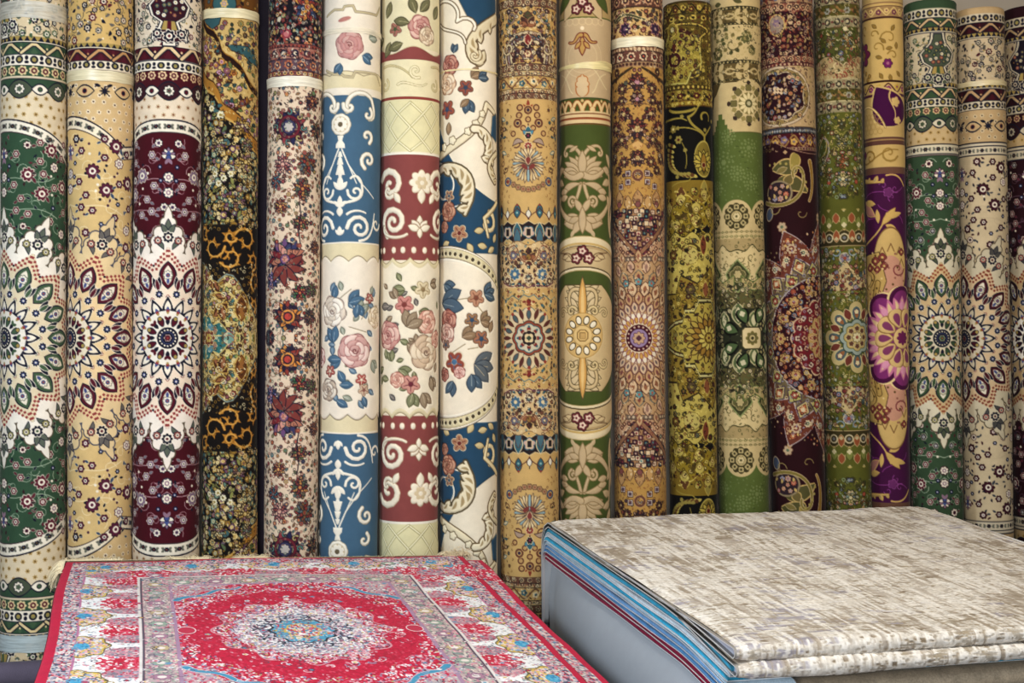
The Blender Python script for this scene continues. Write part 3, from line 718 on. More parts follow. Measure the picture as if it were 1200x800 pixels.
    leafy(w, x(564), 378, 12, -20, brn, 3); leafy(w, x(574), 390, 11, -70, brn, 1)
    blossom(w, x(532), 425, 13, '8d4a3c', '4a6d8a', 'c9b08c'); rose(w, x(538), 437, 7, ('7d4b44', 'a8746a', 'd0a89a', 'd8bcae'), 35); leafy(w, x(556), 428, 22, 10, ('3c4450', '5d6468', 'b0a083'), 3); leafy(w, x(552), 440, 16, 70, bl_, 2)
    blossom(w, x(522), 405, 6, '8d6a54', '35506a', '5d4838'); leafy(w, x(530), 448, 14, 110, bl_, 2); rose(w, x(520), 440, 8, mk, 36)
    for a, b, c_, d in ((536, 352, 552, 350), (560, 360, 572, 376), (530, 414, 545, 404), (548, 410, 560, 408)): w.line([(x(a), b), (x(c_), d)], 1, '8b7a58')
    return w

def rug_10():
    w = roll_canvas(10, '4f5d2a', 10); w.lift = .4
    gr, tn, cr, dk, iv = '495424', 'b39c78', 'c6b083', '5c4432', 'cdbd9a'
    x = lambda a: X(w, a, 300)
    ax_ = x(682.5)
    tri = lambda x_, y_, r_: [w.ros(x_+a, y_+b, r_, '6a2c30', 'd0b8a0', '6a2c30', 5, '3c1a1c') or w.star(x_+a, y_+b, r_*.75, 5, 'cdb6a0', inn=.4) or w.dot(x_+a, y_+b, r_*.22, '6a2c30') for a, b in ((0, -r_*.75), (-r_*1.15, r_*.5), (r_*1.15, r_*.5))]
    with w.at(I3, mirror_y(YM)):
        w.band(-60, 22, 'a8905f'); w.band(20.5, 22, '4f5a24'); w.band(22, 116, tn)
        w.band(-60, -20, gr)
        with w.at(T(ax_, 0)):
            with w.mir(): w.leaf(8, -6, 34, 7, 60, 'b8a078', '5d4a2c'); w.leaf(14, -12, 34, 6, 50, gr, '5d4a2c')
            tri(0, 8, 6.4)
            w.dot(0, 34, 2.4, 'd8c4a4'); 
            for q in (-3, -2, -1, 0, 1, 2, 3): w.ring(q*8, 26, 4, .8, 'c4ad85')
            for r_ in (18, 24): w.ring(0, 68, r_, .8, 'c2ac86')
            w.leaf(0, 44, 21, 3.4, 90, 'b08c50', '6b2c24', 1.2)
            with w.mir():
                w.line(bz((1, 42), (8, 40), (6, 54), (17, 50)), 4, 'b08c50', 1.0, '6b2c24', 1.2); w.leaf(2, 50, 10, 2, 50, 'b08c50', '6b2c24', 1.0)
                w.bez((12, 110), (20, 104), (16, 90), (32, 86), 1.2, 'c6b48c'); w.bez((6, 80), (18, 78), (24, 100), (34, 104), 1.2, 'c6b48c')
            w.drop(0, 88, 26, 7, 90, 'bfa883', 'a4622c', 1.1); w.flo(0, 98, 8, 5, 'bfa883', 'a4622c', 1.1, rot=90); w.drop(0, 88, 24, 5.6, 90, 'bfa883')
        w.band(116, 135, gr, '2c3414', .8)
        n = 8; st = 2*w.W/n
        with w.rep(-w.W, w.W-st, st):
            with w.at(T(ax_ % st, 0)):
                w.line(bz((-st/2, 131), (-st*.3, 112), (-st*.1, 122), (0, 131))+bz((0, 131), (st*.1, 122), (st*.3, 112), (st/2, 131))[1:], 3.4, 'c9ae7c', o='8a4c20', ow=1.0)
                w.dot(0, 119, 1.8, 'c2a36e'); w.drop(st/2, 136, 10, 3.2, -90, 'c9ae7c', '8a4c20')
        w.band(131, 147, 'c9b184'); w.band(138, 141, '8a4a2a'); w.band(133.4, 134.6, '6e3c20'); w.band(145, 147, '6a4a26')
        w.band(147, 281, gr)
        with w.at(T(ax_, 0)), w.mir():
            # leaf lyre, upper half
            w.line(bz((1, 186), (4, 172), (22, 166), (25, 178)), 3.6, tn, 2.0, '7f6a46', .8); w.spi(22, 180, 4.5, .9, -60, 2.4, tn, o='7f6a46', ow=.6)
            for a, L_, b in ((-78, 27, 2), (-60, 30, 3), (-42, 30, 3), (-24, 28, 3), (-8, 24, 3)): w.leaf(2, 210, L_, 4.3, a, tn, '7f6a46', .8, bend=-b)
            w.leaf(0, 208, 30, 4.6, -90, tn, '7f6a46', .8)
            w.line(bz((2, 206), (14, 214), (22, 204), (32, 196)), 7, tn, 3, '7f6a46', .8)
            # curls
            w.line(bz((2, 216), (4, 226), (8, 240), (14, 243)), 3.2, tn, 2.4, '7f6a46', .8); w.spi(12, 236, 6.8, 1.3, 70, 2.6, tn, 2, o='7f6a46', ow=.8, ccw=-1)
            w.leaf(2, 216, 34, 3.6, 30, tn, '7f6a46', .8, bend=-5)
            for yy in (226, 233): w.leaf(33, yy, 14, 3.6, 190, tn, '7f6a46', .8)
            for a, L_ in ((205, 22), (185, 24), (160, 24)): w.leaf(26, 262, L_, 4.2, a, tn, '7f6a46', .8, bend=2)
            w.line(bz((2, 258), (14, 262), (26, 256), (38, 238)), 8, tn, 4, '7f6a46', .9)
            w.leaf(0, 256, 22, 4.4, 58, tn, '7f6a46', .8); w.leaf(4, 256, 14, 3.4, 20, tn, '7f6a46'); w.leaf(0, 250, 18, 3.4, -60, tn, '7f6a46', .8); w.leaf(10, 270, 10, 2.4, 60, tn)
        with w.at(T(ax_, 0)), w.mir():
            for yy, aa, LL in ((196, -120, 18), (206, -150, 18), (214, 170, 16), (250, -110, 22), (244, -70, 26), (262, -60, 24), (272, -100, 20)): w.leaf(42, yy, LL, 4, aa, tn, '7f6a46', .8, bend=2)
            w.line(bz((44, 276), (34, 256), (46, 236), (40, 204)), 5, tn, 3, '7f6a46', .8)
            w.leaf(6, 172, 12, 2, 30, tn, '7f6a46')
        with w.at(T(ax_, 0)):
            w.leaf(0, 244, 30, 4, 90, tn, '7f6a46', .9)
        # ivory hoops and grape band
        arc = lambda off, k=.0062: (lambda X_, Y_: Y_-(282+off+k*(X_-ax_)**2*.9-2))
        w.area(arc(-2), iv, 'a08a58', 1, 268, YM+1); w.area(arc(5), 'b79a5e', None, 1, 268, YM+1); w.area(arc(7.5), iv, None, 1, 268, YM+1); w.area(arc(9), 'a89067', '4a3a22', .7, 268, YM+1)
        w.area(arc(12), 'b9a37a', None, .7, 268, YM+1)
        with w.at(T(ax_, 0)):
            tri(0, 300, 6.6)
            with w.mir(): w.bez((10, 304), (18, 292), (26, 300), (34, 296), 1, '5a4028'); w.leaf(14, 306, 16, 3.4, -25, 'c2ac82', '5a4028', .6); w.leaf(18, 300, 12, 2.4, 15, 'c2ac82', '5a4028', .6)
        w.area(arc(33), '4a3a22', None, 1, 290, YM+1); w.area(arc(34.5), iv, None, 1, 290, YM+1); w.area(arc(38), gr, 'a08a58', .8, 290, YM+1)
        # central cream lyre
        cx2, ol = 'bea77c', '54482c'
        w.area(lambda X_, Y_: np.minimum((Y_-335-.9*np.maximum(np.abs(X_-ax_)-24, 0)), 60+0*X_), cx2, ol, 1.0, 330, YM+1)
        with w.at(T(ax_, 0)):
            with w.mir():
                for yy, L_ in ((340, 20), (347, 22), (355, 22), (363, 19)): w.leaf(4 if yy < 350 else 6, yy+8, L_, 3.6, -38, 'c2ad86', ol, .7, bend=-2)
                w.line(bz((4, 340), (18, 336), (22, 352), (12, 366)), 4, cx2, 3, ol, .9); w.spi(14, 366, 7, .9, 200, 3, 'c4ae80', 2, o=ol, ow=.7)
                w.spi(28, 368, 7, 1, 200, 2.6, 'c4ae80', 2, o=ol, ow=.6)
            w.leaf(0, 326, 60, 4.6, 90, 'bf9350', ol, .8); w.leaf(0, 334, 46, 2.0, 90, 'cfae72')
    with w.at(T(ax_, YM-3)):
        w.ell(0, 0, 25, 26, 'c2a268', 0, '9c7c40', .8)
        with w.spin(12, off=15): w.ell(18.3, 0, 4.2, 2.9, 'd8cdb4', 0, '453619', 1.1)
        w.ell(0, 0, 11.5, 11.5, 'c9ac74', 0, '8f7444', .8); w.poly([(-6, -3), (-3, -6), (3, -6), (6, -3), (6, 3), (3, 6), (-3, 6), (-6, 3)], 'c2a268', '6e552c', 1); w.poly([(-3, -3), (3, -3), (3, 3), (-3, 3)], 'b3935c', '6e552c', .6)
    return w

def rug_16():
    w = roll_canvas(16, 'b59a62', 16); w.lift = .5
    gd, pu, pk, dk, br = 'bfa264', '47103f', '8d4a76', '4a2228', '9c8048'
    x = lambda a: X(w, a, 300)
    vine = lambda p, c=pk: w.bez(*p, .9, c)
    with w.at(I3, mirror_y(YM)):
        w.border(-40, 32, gd, dk, 'wave', 24, '7a3a68', '8a6a34'); w.band(4, 8, gd, dk); w.border(8, 12, '9b7d52', 'c8ad70', 'wave', 18, '6b2c4a', 'c8ad70', dk)
        w.band(22, 96, gd, '3a1c10', 1.4)
        w.flo(x(1014), 62, 15, 7, '6b2048', '2e1020', 1, ctr='34142c', cr=.5); w.flo(x(1014), 62, 7, 5, '8a6a34', '2e1020', .8)
        w.flo(x(1044), 75, 5.5, 6, '70205c', '3a1230', ctr='a0607c')
        for a, b, r_, t, cc in ((1046, 46, 11, 180, 1), (1032, 56, 8, 20, -1), (1050, 66, 7, 200, 1), (1018, 32, 7, 90, 1), (1028, 40, 6, 0, -1)): w.spi(x(a), b, r_, .8, t, 1.7, '8c7034', 1, ccw=cc)
        for a, b in ((1014, 80), (1018, 84), (1022, 88), (1015, 89), (1020, 92)): w.dot(x(a), b, 2.2, '9c7c3c', '5a4420', .5)
        for a, b, t in ((1034, 86, 60), (1046, 88, 80), (1054, 50, 90), (1030, 66, 20), (1042, 58, -10), (1026, 28, 40), (1052, 30, 120), (1054, 84, 50), (1036, 46, 40)): w.leaf(x(a), b, 8, 1.9, t, '8c7034', '5a4420', .4)
        w.band(94.5, 96.5, '3a1c10'); w.border(97, 13, gd, dk, 'wave', 22, '7a2468', 'b79a40'); w.band(110, 113, '54243c'); w.band(113, 160, 'b89c62')
        # paisley corner
        w.drop(x(1030), 102, 52, 22, 62, '45093f', 'c2a86c', 2.4, bend=-6); w.flo(x(1052), 120, 6, 5, 'c2a66a', '7a4a50'); w.line(bz((x(1046), 108), (x(1040), 120), (x(1056), 128), (x(1050), 142)), 2, 'c2a66a', 1.2); w.flo(x(1054), 142, 5, 5, 'c2a66a')
        w.line(bz((x(1010), 126), (x(1024), 118), (x(1034), 134), (x(1040), 150)), 2.4, 'd0b67a', 1.2, '8a7040', .6)
        for q in range(5):
            for z in range(4): w.ring(x(1014)+q*6+z % 2*3, 136+z*6, 2.8, .7, 'a2854c')
        w.band(161, 170, '603e34', 'c2a86c'); w.band(163.5, 165, '9c7c50'); w.band(170, 196, 'bda064')
        w.spi(x(1022), 184, 9, 1.2, 200, 2.2, '8a6c30', 1.4); w.spi(x(1044), 180, 11, 1.2, 20, 2.6, '94783c', 1.6); w.line(bz((x(1010), 190), (x(1024), 196), (x(1034), 172), (x(1054), 176)), 2.2, '8a6c30', 1.2); w.dot(x(1015), 180, 4, '6b2048', '3a1230')
        w.band(196, 204, '6b4a3a', 'c2a86c')
        w.band(204, YM+1, pu)
        for p in (((x(1012), 232), (x(1030), 214), (x(1046), 236), (x(1058), 220)), ((x(1030), 240), (x(1036), 252), (x(1056), 246), (x(1058), 262)), ((x(1014), 262), (x(1020), 250), (x(1026), 262), (x(1030), 250))): vine(p, '80387a')
        for a, b, r_, t in ((1040, 224, 6, 0), (1046, 232, 5, 120), (1050, 222, 5, 50), (1036, 218, 5, 200), (1020, 250, 6, 90)): w.spi(x(a), b, r_, .9, t, .9, '8d4488', .6)
        w.flo(x(1042), 226, 5.5, 5, '682a60', '94508c', .6)
        lf = lambda a, b, L_, t, bend: acanthus(w, [(a, b), (a+L_*.5*math.cos(math.radians(t))+bend, b+L_*.5*math.sin(math.radians(t))), (a+L_*math.cos(math.radians(t)), b+L_*math.sin(math.radians(t)))], 5, 1.4, 'bf9f5c', '7a5530', 1, 3, 9, .5)
        lf(x(1016), 211, 28, 6, 0); w.bez((x(1040), 206), (x(1054), 202), (x(1058), 214), (x(1060), 218), 2, 'bf9f5c')
        w.leaf(x(1014), 235, 26, 5, 45, 'a57468', 'c2a264', 1, bend=2); w.leaf(x(1016), 236, 18, 4, 10, 'bf9f5c'); w.leaf(x(1034), 264, 26, 4, -50, 'bf9f5c', '7a5530', .6); w.leaf(x(1036), 256, 24, 3.6, -15, 'bf9f5c'); w.leaf(x(1030), 262, 17, 3, -95, 'bf9f5c'); w.leaf(x(1038), 264, 14, 3, 20, 'bf9f5c')
        w.line(bz((x(1016), 286), (x(1030), 276), (x(1036), 264), (x(1040), 250)), 2.2, 'bf9f5c', 1.6)
        # big palmette and wheel
        w.ell(x(1044), 312, 21, 44, 'c0a266', 0, '7a5a34', 1); w.ell(x(1044), 326, 17, 26, 'b98a72', 0)
        for q, (a, b) in enumerate(((1034, 290), (1044, 286), (1054, 290), (1032, 304), (1056, 304))): w.line([(x(a)-4, b+9), (x(a), b), (x(a)+4, b+9)], 1.2, '7a5a34')
        w.poly([(x(1008), 300), (x(1030), 296), (x(1038), 330), (x(1030), 352), (x(1008), 372)], 'b49658', '4a3820', .9)
        w.spi(x(1052), 316, 9, 1.2, 0, 1.8, '7a3a3c', 1.2); w.spi(x(1030), 344, 7, .9, 60, 1.2, '8a4a44', 1)
        for a, b, r_ in ((1026, 306, 5), (1034, 302, 5), (1020, 314, 5), (1036, 312, 4.5), (1028, 316, 4), (1056, 296, 4)): w.flo(x(a), b, r_, 4, '7a3a34', '4a2020', .6, ctr='c2a264')
        w.drop(x(1018), 340, 22, 9, -90, 'b49658', '54401e', 1); w.drop(x(1018), 336, 14, 5, -90, 'c6aa6c', '54401e', .6)
        w.scatter(40, x(1010), x(1062), 296, 372, 5, lambda a, b, g: w.dot(a, b, 1.3, g.choice(('5a4420', '8a5a4c', 'cdb27a'))))
        w.line(bz((x(1028), 332), (x(1024), 352), (x(1022), 370), (x(1018), 400)), 6, 'a88a4c', 6, '54401e', .8)
        for q in range(9): w.dot(x(1027)-q*.9, 338+q*7, 1.3, '54401e')
    with w.at(T(x(1056), YM, 0, 1.22)):
        with w.spin(10, off=18):
            w.drop(6, 0, 44, 14, 0, '4a0d3c', 'd3bc86', 1.8); w.drop(8, 0, 38, 10.5, 0, '7a2c66'); 
        with w.spin(10, off=18):
            for a in (-26, 0, 26): w.leaf(14, 0, 27, 4.2, a*.8, 'b8708c'); w.leaf(16, 0, 22, 2.4, a*.8, 'cfb488')
            w.leaf(26, 0, 10, 3, 0, 'c78aa0')
        with w.spin(10, off=0): w.drop(10, 0, 19, 7.5, 0, 'c6a870', '8a6a40', 1); w.drop(12, 0, 13, 3.6, 0, '7c3a5e')
        w.dot(0, 0, 10, 'c6a870', '7a4a50'); w.flo(0, 0, 7, 8, '6b1f50')
    return w
def tiny_flower(w, x, y, r, g, pal, o=None):
    a, b, c = g.choice(pal), g.choice(pal), g.choice(pal)
    w.flo(x, y, r, g.choice((5, 6, 7, 8)), a, o, .7, dep=.32, rot=g.uniform(0, 60)); w.dot(x, y, r*.5, b); w.dot(x, y, r*.25, c)
def tendrils(w, n, x0, x1, y0, y1, r, c, wd=.9, mask=None):
    w.scatter(n, x0, x1, y0, y1, r*1.2, lambda x, y, g: w.spi(x, y, r*g.uniform(.7, 1.2), g.uniform(.5, .9), g.uniform(0, 360), wd, c, wd*.5, ccw=g.choice((1, -1))), mask=mask)
def filler(w, n, x0, x1, y0, y1, d, pal, lf, o=None, mask=None, r=(2, 3.6), avoid=()):
    """dense mixed little blossoms and leaves"""
    if o is None: o = '2a2020'
    n = int(n*2.6)
    def f(x, y, g):
        q = g.random()
        if q < .55: tiny_flower(w, x, y, g.uniform(*r), g, pal, o)
        else: w.leaf(x, y, g.uniform(1.6, 2.6)*r[1]*.8, r[1]*.42, g.uniform(0, 360), g.choice(lf), o, .5, bend=g.uniform(-1, 1))
    w.scatter(n, x0, x1, y0, y1, d, f, mask=mask, avoid=avoid)
def big_palmette(w, x, y, r, pal, o, ang=-90, seed=0):
    g = random.Random(seed)
    for k, rr in enumerate((1.0, .78, .56)):
        n = (11, 9, 8)[k]
        for i in range(n):
            a = ang+360*i/n+k*17; ar = math.radians(a)
            w.leaf(x+rr*r*.25*math.cos(ar), y+rr*r*.25*math.sin(ar), rr*r*.85, r*.15, a, pal[(i+k) % len(pal)], o, .8, bend=g.uniform(-1, 1)*r*.06)
    w.dot(x, y, r*.24, pal[0], o, .8); w.flo(x, y, r*.17, 6, pal[-1])

def micro(w, y0, y1, cols, d=3.6, mask=None, n=1400, wd=.8):
    """hair-fine outlining of the smallest tendrils"""
    with w.at(I3, mirror_y(YM)):
        def f(x, y, g):
            q = g.random(); c = g.choice(cols)
            if q < .5: w.spi(x, y, g.uniform(1.6, 2.8), .6, g.uniform(0, 360), wd, c, wd*.6)
            elif q < .8: w.ring(x, y, g.uniform(1.0, 1.8), wd*.9, c)
            else: w.leaf(x, y, g.uniform(2.5, 4.5), .8, g.uniform(0, 360), c)
        w.scatter(n, -w.W, w.W, y0, y1, d, f, mask=mask)

def rug_4():
    w = roll_canvas(4, '1c130d', 4)
    gd, cr, bk, br, te = '9a6c26', 'b99d62', '16100c', '55280f', '33565a'
    x = lambda a: X(w, a, 300); W = w.W
    pal = ['a88a4a', 'c9b57c', '8a6a6a', '5d7a6a', 'b5a070', '6b4a5e', 'c2b48a', '8b6a2a', '94a08a']; lf = ['7f8046', 'a89048', '5a6a48', 'c0ad70', '3f6060']
    with w.at(I3, mirror_y(YM)):
        w.band(-80, 36, '6b4416')
        filler(w, 90, -W, W, -60, 34, 6, ['8a5a24', '3f5f60', '7a2f24', 'b08c48'], ['2c1a10', 'a07c34', '4a2f14'])
        w.ell(x(262), 6, 14, 14, '355a5c', 0, '2c1c14', 1.2); tiny_flower(w, x(262), 6, 5, w.rng, ['8a4a3a', 'c0a060', '8a7a90'])
        ogee = lambda off: (lambda X_, Y_: np.interp(X_, [x(a) for a in (225, 238, 242, 250, 256, 260, 264, 272, 282, 288, 292, 296, 299, 302, 330)], [-10+off, 18+off, 30+off, 36+off, 46+off, 60+off, 64+off, 68+off, 76+off, 86+off, 93+off, 98+off, 100+off, 102+off, 112+off]))
        f0, f1, f2, f3 = ogee(0), ogee(9), ogee(62), ogee(78)
        # beige spandrel above the ogee
        w.area(lambda X_, Y_: np.minimum(Y_-22, f0(X_, Y_)-Y_), cr, None, 1, 0, 120)
        filler(w, 60, -W, W, 26, 90, 5.5, ['8a4a3a', '35585a', 'a88a3c', '7a5a6a', '4a2418'], lf+['2c3a2c'], mask=lambda a, b: b < f0(a, b)-5)
        w.poly([(x(238), 22), (x(258), 22), (x(256), 30), (x(248), 35), (x(244), 30)], te, '3a2010', 1)
        w.poly([(x(266), 54), (x(290), 54), (x(298), 62), (x(301), 74), (x(294), 72), (x(288), 66), (x(278), 62), (x(270), 60)], te, '3a2010', 1)
        w.area(lambda X_, Y_: Y_-f0(X_, Y_), gd, None, 1, -10, 330); w.area(lambda X_, Y_: Y_-f0(X_, Y_)-1.5, '2a120a', None, 1, -10, 330); w.area(lambda X_, Y_: Y_-f1(X_, Y_), 'b8944a', None, 1, -10, 330)
        w.area(lambda X_, Y_: Y_-f1(X_, Y_)-2, cr, None, 1, -10, 330)
        filler(w, 130, -W, W, 36, 185, 5.2, ['6a2c28', '35585a', 'a8742c', '7a4a5a', '4a2418', 'b08a9a', '8a3a30'], ['2f4a48', '5a6a38', '8a5a24', '3a2418', '9c6a30'], mask=lambda a, b: f1(a, b)+5 < b < f2(a, b)-4, r=(2.4, 4.4))
        w.area(lambda X_, Y_: Y_-f2(X_, Y_)+2, '4a2c10', None, 1, 60, 330); w.area(lambda X_, Y_: Y_-f2(X_, Y_), 'a0702a', None, 1, 60, 330)
        w.area(lambda X_, Y_: Y_-f3(X_, Y_)+4, 'b8924a', None, 1, 60, 330); w.area(lambda X_, Y_: Y_-f3(X_, Y_)+1, '3a2210', None, 1, 60, 330); w.area(lambda X_, Y_: Y_-f3(X_, Y_), bk, None, 1, 60, 330)
        mk = lambda a, b: b > f3(a, b)+4
        tendrils(w, 60, -W, W, 110, 282, 6, '8a8a4a', 1, mk)
        filler(w, 360, -W, W, 104, 276, 4.9, pal, lf, None, mask=mk, r=(2.6, 4.6))
        for q, (a, b, r_) in enumerate(((248, 128, 4), (258, 136, 5), (252, 205, 4), (262, 210, 4), (256, 216, 4), (270, 205, 4), (246, 214, 3.6))): w.flo(x(a), b, r_, 7, 'cdc6a8', '4a4436', .6, ctr='8a7a3c')
        for a, b, r_ in ((284, 148, 10), (288, 190, 11), (264, 236, 12), (256, 172, 9), (280, 238, 8), (294, 214, 9), (290, 170, 8)): big_palmette(w, x(a), b, r_, [pal[(int(a)+k) % 9] for k in (0, 2, 4, 1)], '2a1c14', seed=int(a))
        # golden arabesque
        sp = [(250, 290, 15, 0, 1), (270, 302, 14, 150, -1), (288, 282, 16, 200, 1), (240, 272, 10, 60, 1), (296, 306, 12, 90, -1), (300, 330, 13, 120, 1), (297, 358, 10, 120, -1), (270, 278, 8, 20, 1)]
        w.area(lambda X_, Y_: np.minimum(Y_-264, 316-Y_), bk, None, 1, 260, 318)
        for a, b, r_, t, cc in sp:
            n = 13
            for i in range(n):
                tt = i/n; aa = math.radians(t)+cc*tt*.95*2*PI; q = r_*(1-tt)+r_*.2*tt; px, py = x(a)+q*math.cos(aa), b+q*math.sin(aa)
                w.leaf(px, py, 8.5, 1.5, math.degrees(aa)+78*cc, 'a8742a', bend=2*cc) if i % 2 else w.leaf(px, py, 5.5, 1.2, math.degrees(aa)+118*cc, '94641f', bend=-1.5)
            w.spi(x(a), b, r_, .95, t, 3.0, 'b07c30', 1.2, r1=.2, ccw=cc); w.spi(x(a), b, r_, .95, t, 1.0, 'c49a50', .5, r1=.2, ccw=cc)
        # medallion
        med = lambda X_, Y_: Y_-np.interp(X_-x(238), [-60, -20, 0, 10, 18, 24, 30, 38, 46, 54, 60, 66, 80], [300, 304, 306, 312, 322, 332, 326, 320, 322, 332, 344, 352, 372])
        w.area(med, '3a2412', None, 1, 290, YM+1); w.area(lambda X_, Y_: med(X_, Y_)-1.4, '7a8a80', None, 1, 290, YM+1); w.area(lambda X_, Y_: med(X_, Y_)-4, 'b8a468', '54401e', .8, 290, YM+1)
        filler(w, 150, -W, W, 306, YM, 5, ['7a3a30', '35605f', 'a8843c', '8a6a7a', '4a2a18', 'c9bc8c'], ['7a8a48', '8a6a2c', '54401e', 'a88a4a', '3f6a66'], mask=lambda a, b: med(a, b) > 7, r=(2.2, 4))
        for a, b, L_, t in ((250, 372, 20, -40), (262, 376, 16, -100), (252, 346, 12, 20), (284, 372, 24, -88), (250, 330, 13, 60)):
            w.leaf(x(a), b, L_*1.2, L_*.3, t, '4a2814', 'b99a50', 1); w.leaf(x(a)+1, b, L_, L_*.14, t, '8a5a3a')
        w.leaf(x(283), 378, 30, 7.5, -90, '5c3416', 'b99a50', 1); w.leaf(x(283), 376, 22, 4, -90, '8a5c2c')
        w.scatter(70, -W, W, 310, YM, 5.5, lambda a, b, g: w.spi(a, b, 3.6, .8, g.uniform(0, 360), 1.1, g.choice(('c9b87c', 'd0c49a', '54401e')), .6), mask=lambda a, b: med(a, b) > 5)
    with w.at(T(x(240), YM)), w.mir():
        with w.at(I3, T(0, 0, 0, 1, -1)):
            w.poly([(-2, 2), (-2, -26), (10, -24), (14, -14), (24, -18), (30, -12), (36, -4), (42, 2)], '2f6664', 'b8a468', 1.4)
            w.leaf(28, -2, 14, 5, 0, '6a8a7c', '8a3a30', .8); w.flo(16, -9, 5, 6, '8a6a5a', 'c2b080', .6); w.leaf(6, -16, 12, 4, 30, '54808a', '1c3c3c', .6)
        w.flo(8, 0, 10, 8, '6a3a2c', 'c2b080', 1); w.flo(8, 0, 5.5, 6, 'b09a50', None, ctr='7a2c2a')
    # gilt ground at the far right edge
    micro(w, 40, 270, ['1c130d', 'c9b57c', '8a6a2a'], 4.6)
    micro(w, 310, YM, ['2c1c10', 'd0c49a', '8a6a2a'], 4.4)
    return w

def rug_5():
    w = roll_canvas(5, 'cdb9a0', 5)
    x = lambda a: X(w, a, 300); W = w.W
    pal = ['8a3a30', 'a85a48', 'c08a5a', '3a3a5c', '5a6a6a', '6a7a4a', 'c9a060', '9a5a5a', '2a2438', '7a2a30', '4a7a84']; lf = ['5a6248', '7a5a40', '3a3034', '8a6a4a', '9a4a40', '4a6a6a']; nv = '231c2c'
    with w.at(I3, mirror_y(YM)):
        w.band(-70, 54, '17131c')
        filler(w, 330, -W, W, -64, 52, 4.4, pal+['b59a70', 'c2b8a0'], lf+['a89a6a'], r=(2, 3.6))
        tiny_flower(w, x(333), 41, 7, w.rng, ['b06a6a', '8a3a44', 'd0a890']); big_palmette(w, x(358), 8, 16, ['b8843c', '3a4a6a', '8a3a30'], nv, seed=3)
        w.border(53, 4, '8a4a40', '3a2024', 'dots', 5, o=nv); w.border(57, 13, '9c6a5c', '2a2438', 'chain', 15, 'c9b8a0', '8a3a3a', nv)
        filler(w, 50, -W, W, 60, 68, 4.6, ['c9b8a0', '3a3a5c', '8a3a30'], ['2a2438', 'c08a5a'], r=(1.4, 2.2))
        w.border(71, 12, '5c4650', 'b0704a', 'flower', 16, '3a3044', 'c9a884', nv); w.border(84, 6, '7a4a44', 'c0a060', 'chain', 8, '3a2a34', '2a2438', nv)
        tendrils(w, 46, -W, W, 100, YM, 6, '6a4a3c', .8)
        P = [(337, 150, 20, 0, ['5a2230', '2a2a4c', '8a3a40', 'a8a07a']), (364, 118, 9, 3, ['8a4a3a', '3a3034', 'c08a5a']), (330, 194, 11, 4, ['b8847a', '8a4a44', 'cda890']), (360, 192, 12, 5, ['7a5a3a', '5a6a6a', '8a3a30']), (370, 152, 10, 6, ['7a6a4a', 'a8704a', '3a3034']), (322, 214, 8, 7, ['a8604a', '4a7a84']),
             (334, 305, 23, 8, ['6a4a70', '3a3a5c', 'a8705a', '7a2a30', 'c08a7a']), (319, 330, 10, 9, ['8a7aa0', '3a4a6a', 'b08a8a']), (354, 222, 11, 10, ['7a3a34', '5a6248', 'b8844a']), (328, 243, 8.5, 11, ['b8744a', '7a3a30', 'c9a060']), (352, 344, 9, 12, ['7a2a30', '4a7a4a', 'b8744a']), (338, 372, 17, 13, ['8a3a30', '2a2438', 'c9843c', '5a3a30']), (364, 372, 9, 14, ['4a4440', '7a5a50', '8a6a4a']), (316, 397, 9, 15, ['5a6a6a', '8a3a30', '3a3034']), (366, 340, 8, 16, ['7a5a50', '6a7a4a']), (352, 262, 9, 17, ['8a4a3a', '6a7a4a', 'c08a5a']), (370, 290, 8, 18, ['7a5a50', 'a8704a'])]
        for a, b, r_, sd, pl in P:
            q = max(x(a), -W+1) if a > 300 else x(a); w.dot(q, b, r_*.9, 'cdb9a0' if r_ < 16 else nv); big_palmette(w, q, b, r_, pl, nv, seed=sd)
        filler(w, 330, -W, W, 98, YM, 5.4, pal, lf, '4a3a36', r=(1.5, 2.7), avoid=[(x(a), b, r_*.95) for a, b, r_, sd, pl in P])
        w.ring(x(337), 150, 12, 3, '6a2230', nv); w.dot(x(337), 150, 8, '3a3a5c', nv, 1); w.flo(x(337), 150, 6, 8, 'b0a8a0', nv, .6)
        for i in range(8): w.spi(x(337)+17*math.cos(i*.785), 150+17*math.sin(i*.785), 4.4, .8, i*45, 1.8, 'a8a06a' if i % 2 else '4a8078', 1, o='4a1a24')
        w.ring(x(338), 372, 7, 2.4, 'c98a44', nv, .8); w.dot(x(338), 372, 4, 'b0443a', nv); w.bez((x(350), 238), (x(356), 262), (x(346), 262), (x(352), 286), 1.4, nv)
        for a in (-30, 10, 50, 90, 130): w.leaf(x(334), 312, 24, 4, a, '7a3a34', nv, 1, bend=2)
    micro(w, 0, 88, ['17131c', 'c2b8a0', '8a3a30'], 4.4)
    micro(w, 92, YM, ['3a2a2c', '8a6a5a', '7a3a34', '5a6a5a'], 4.2)
    return w

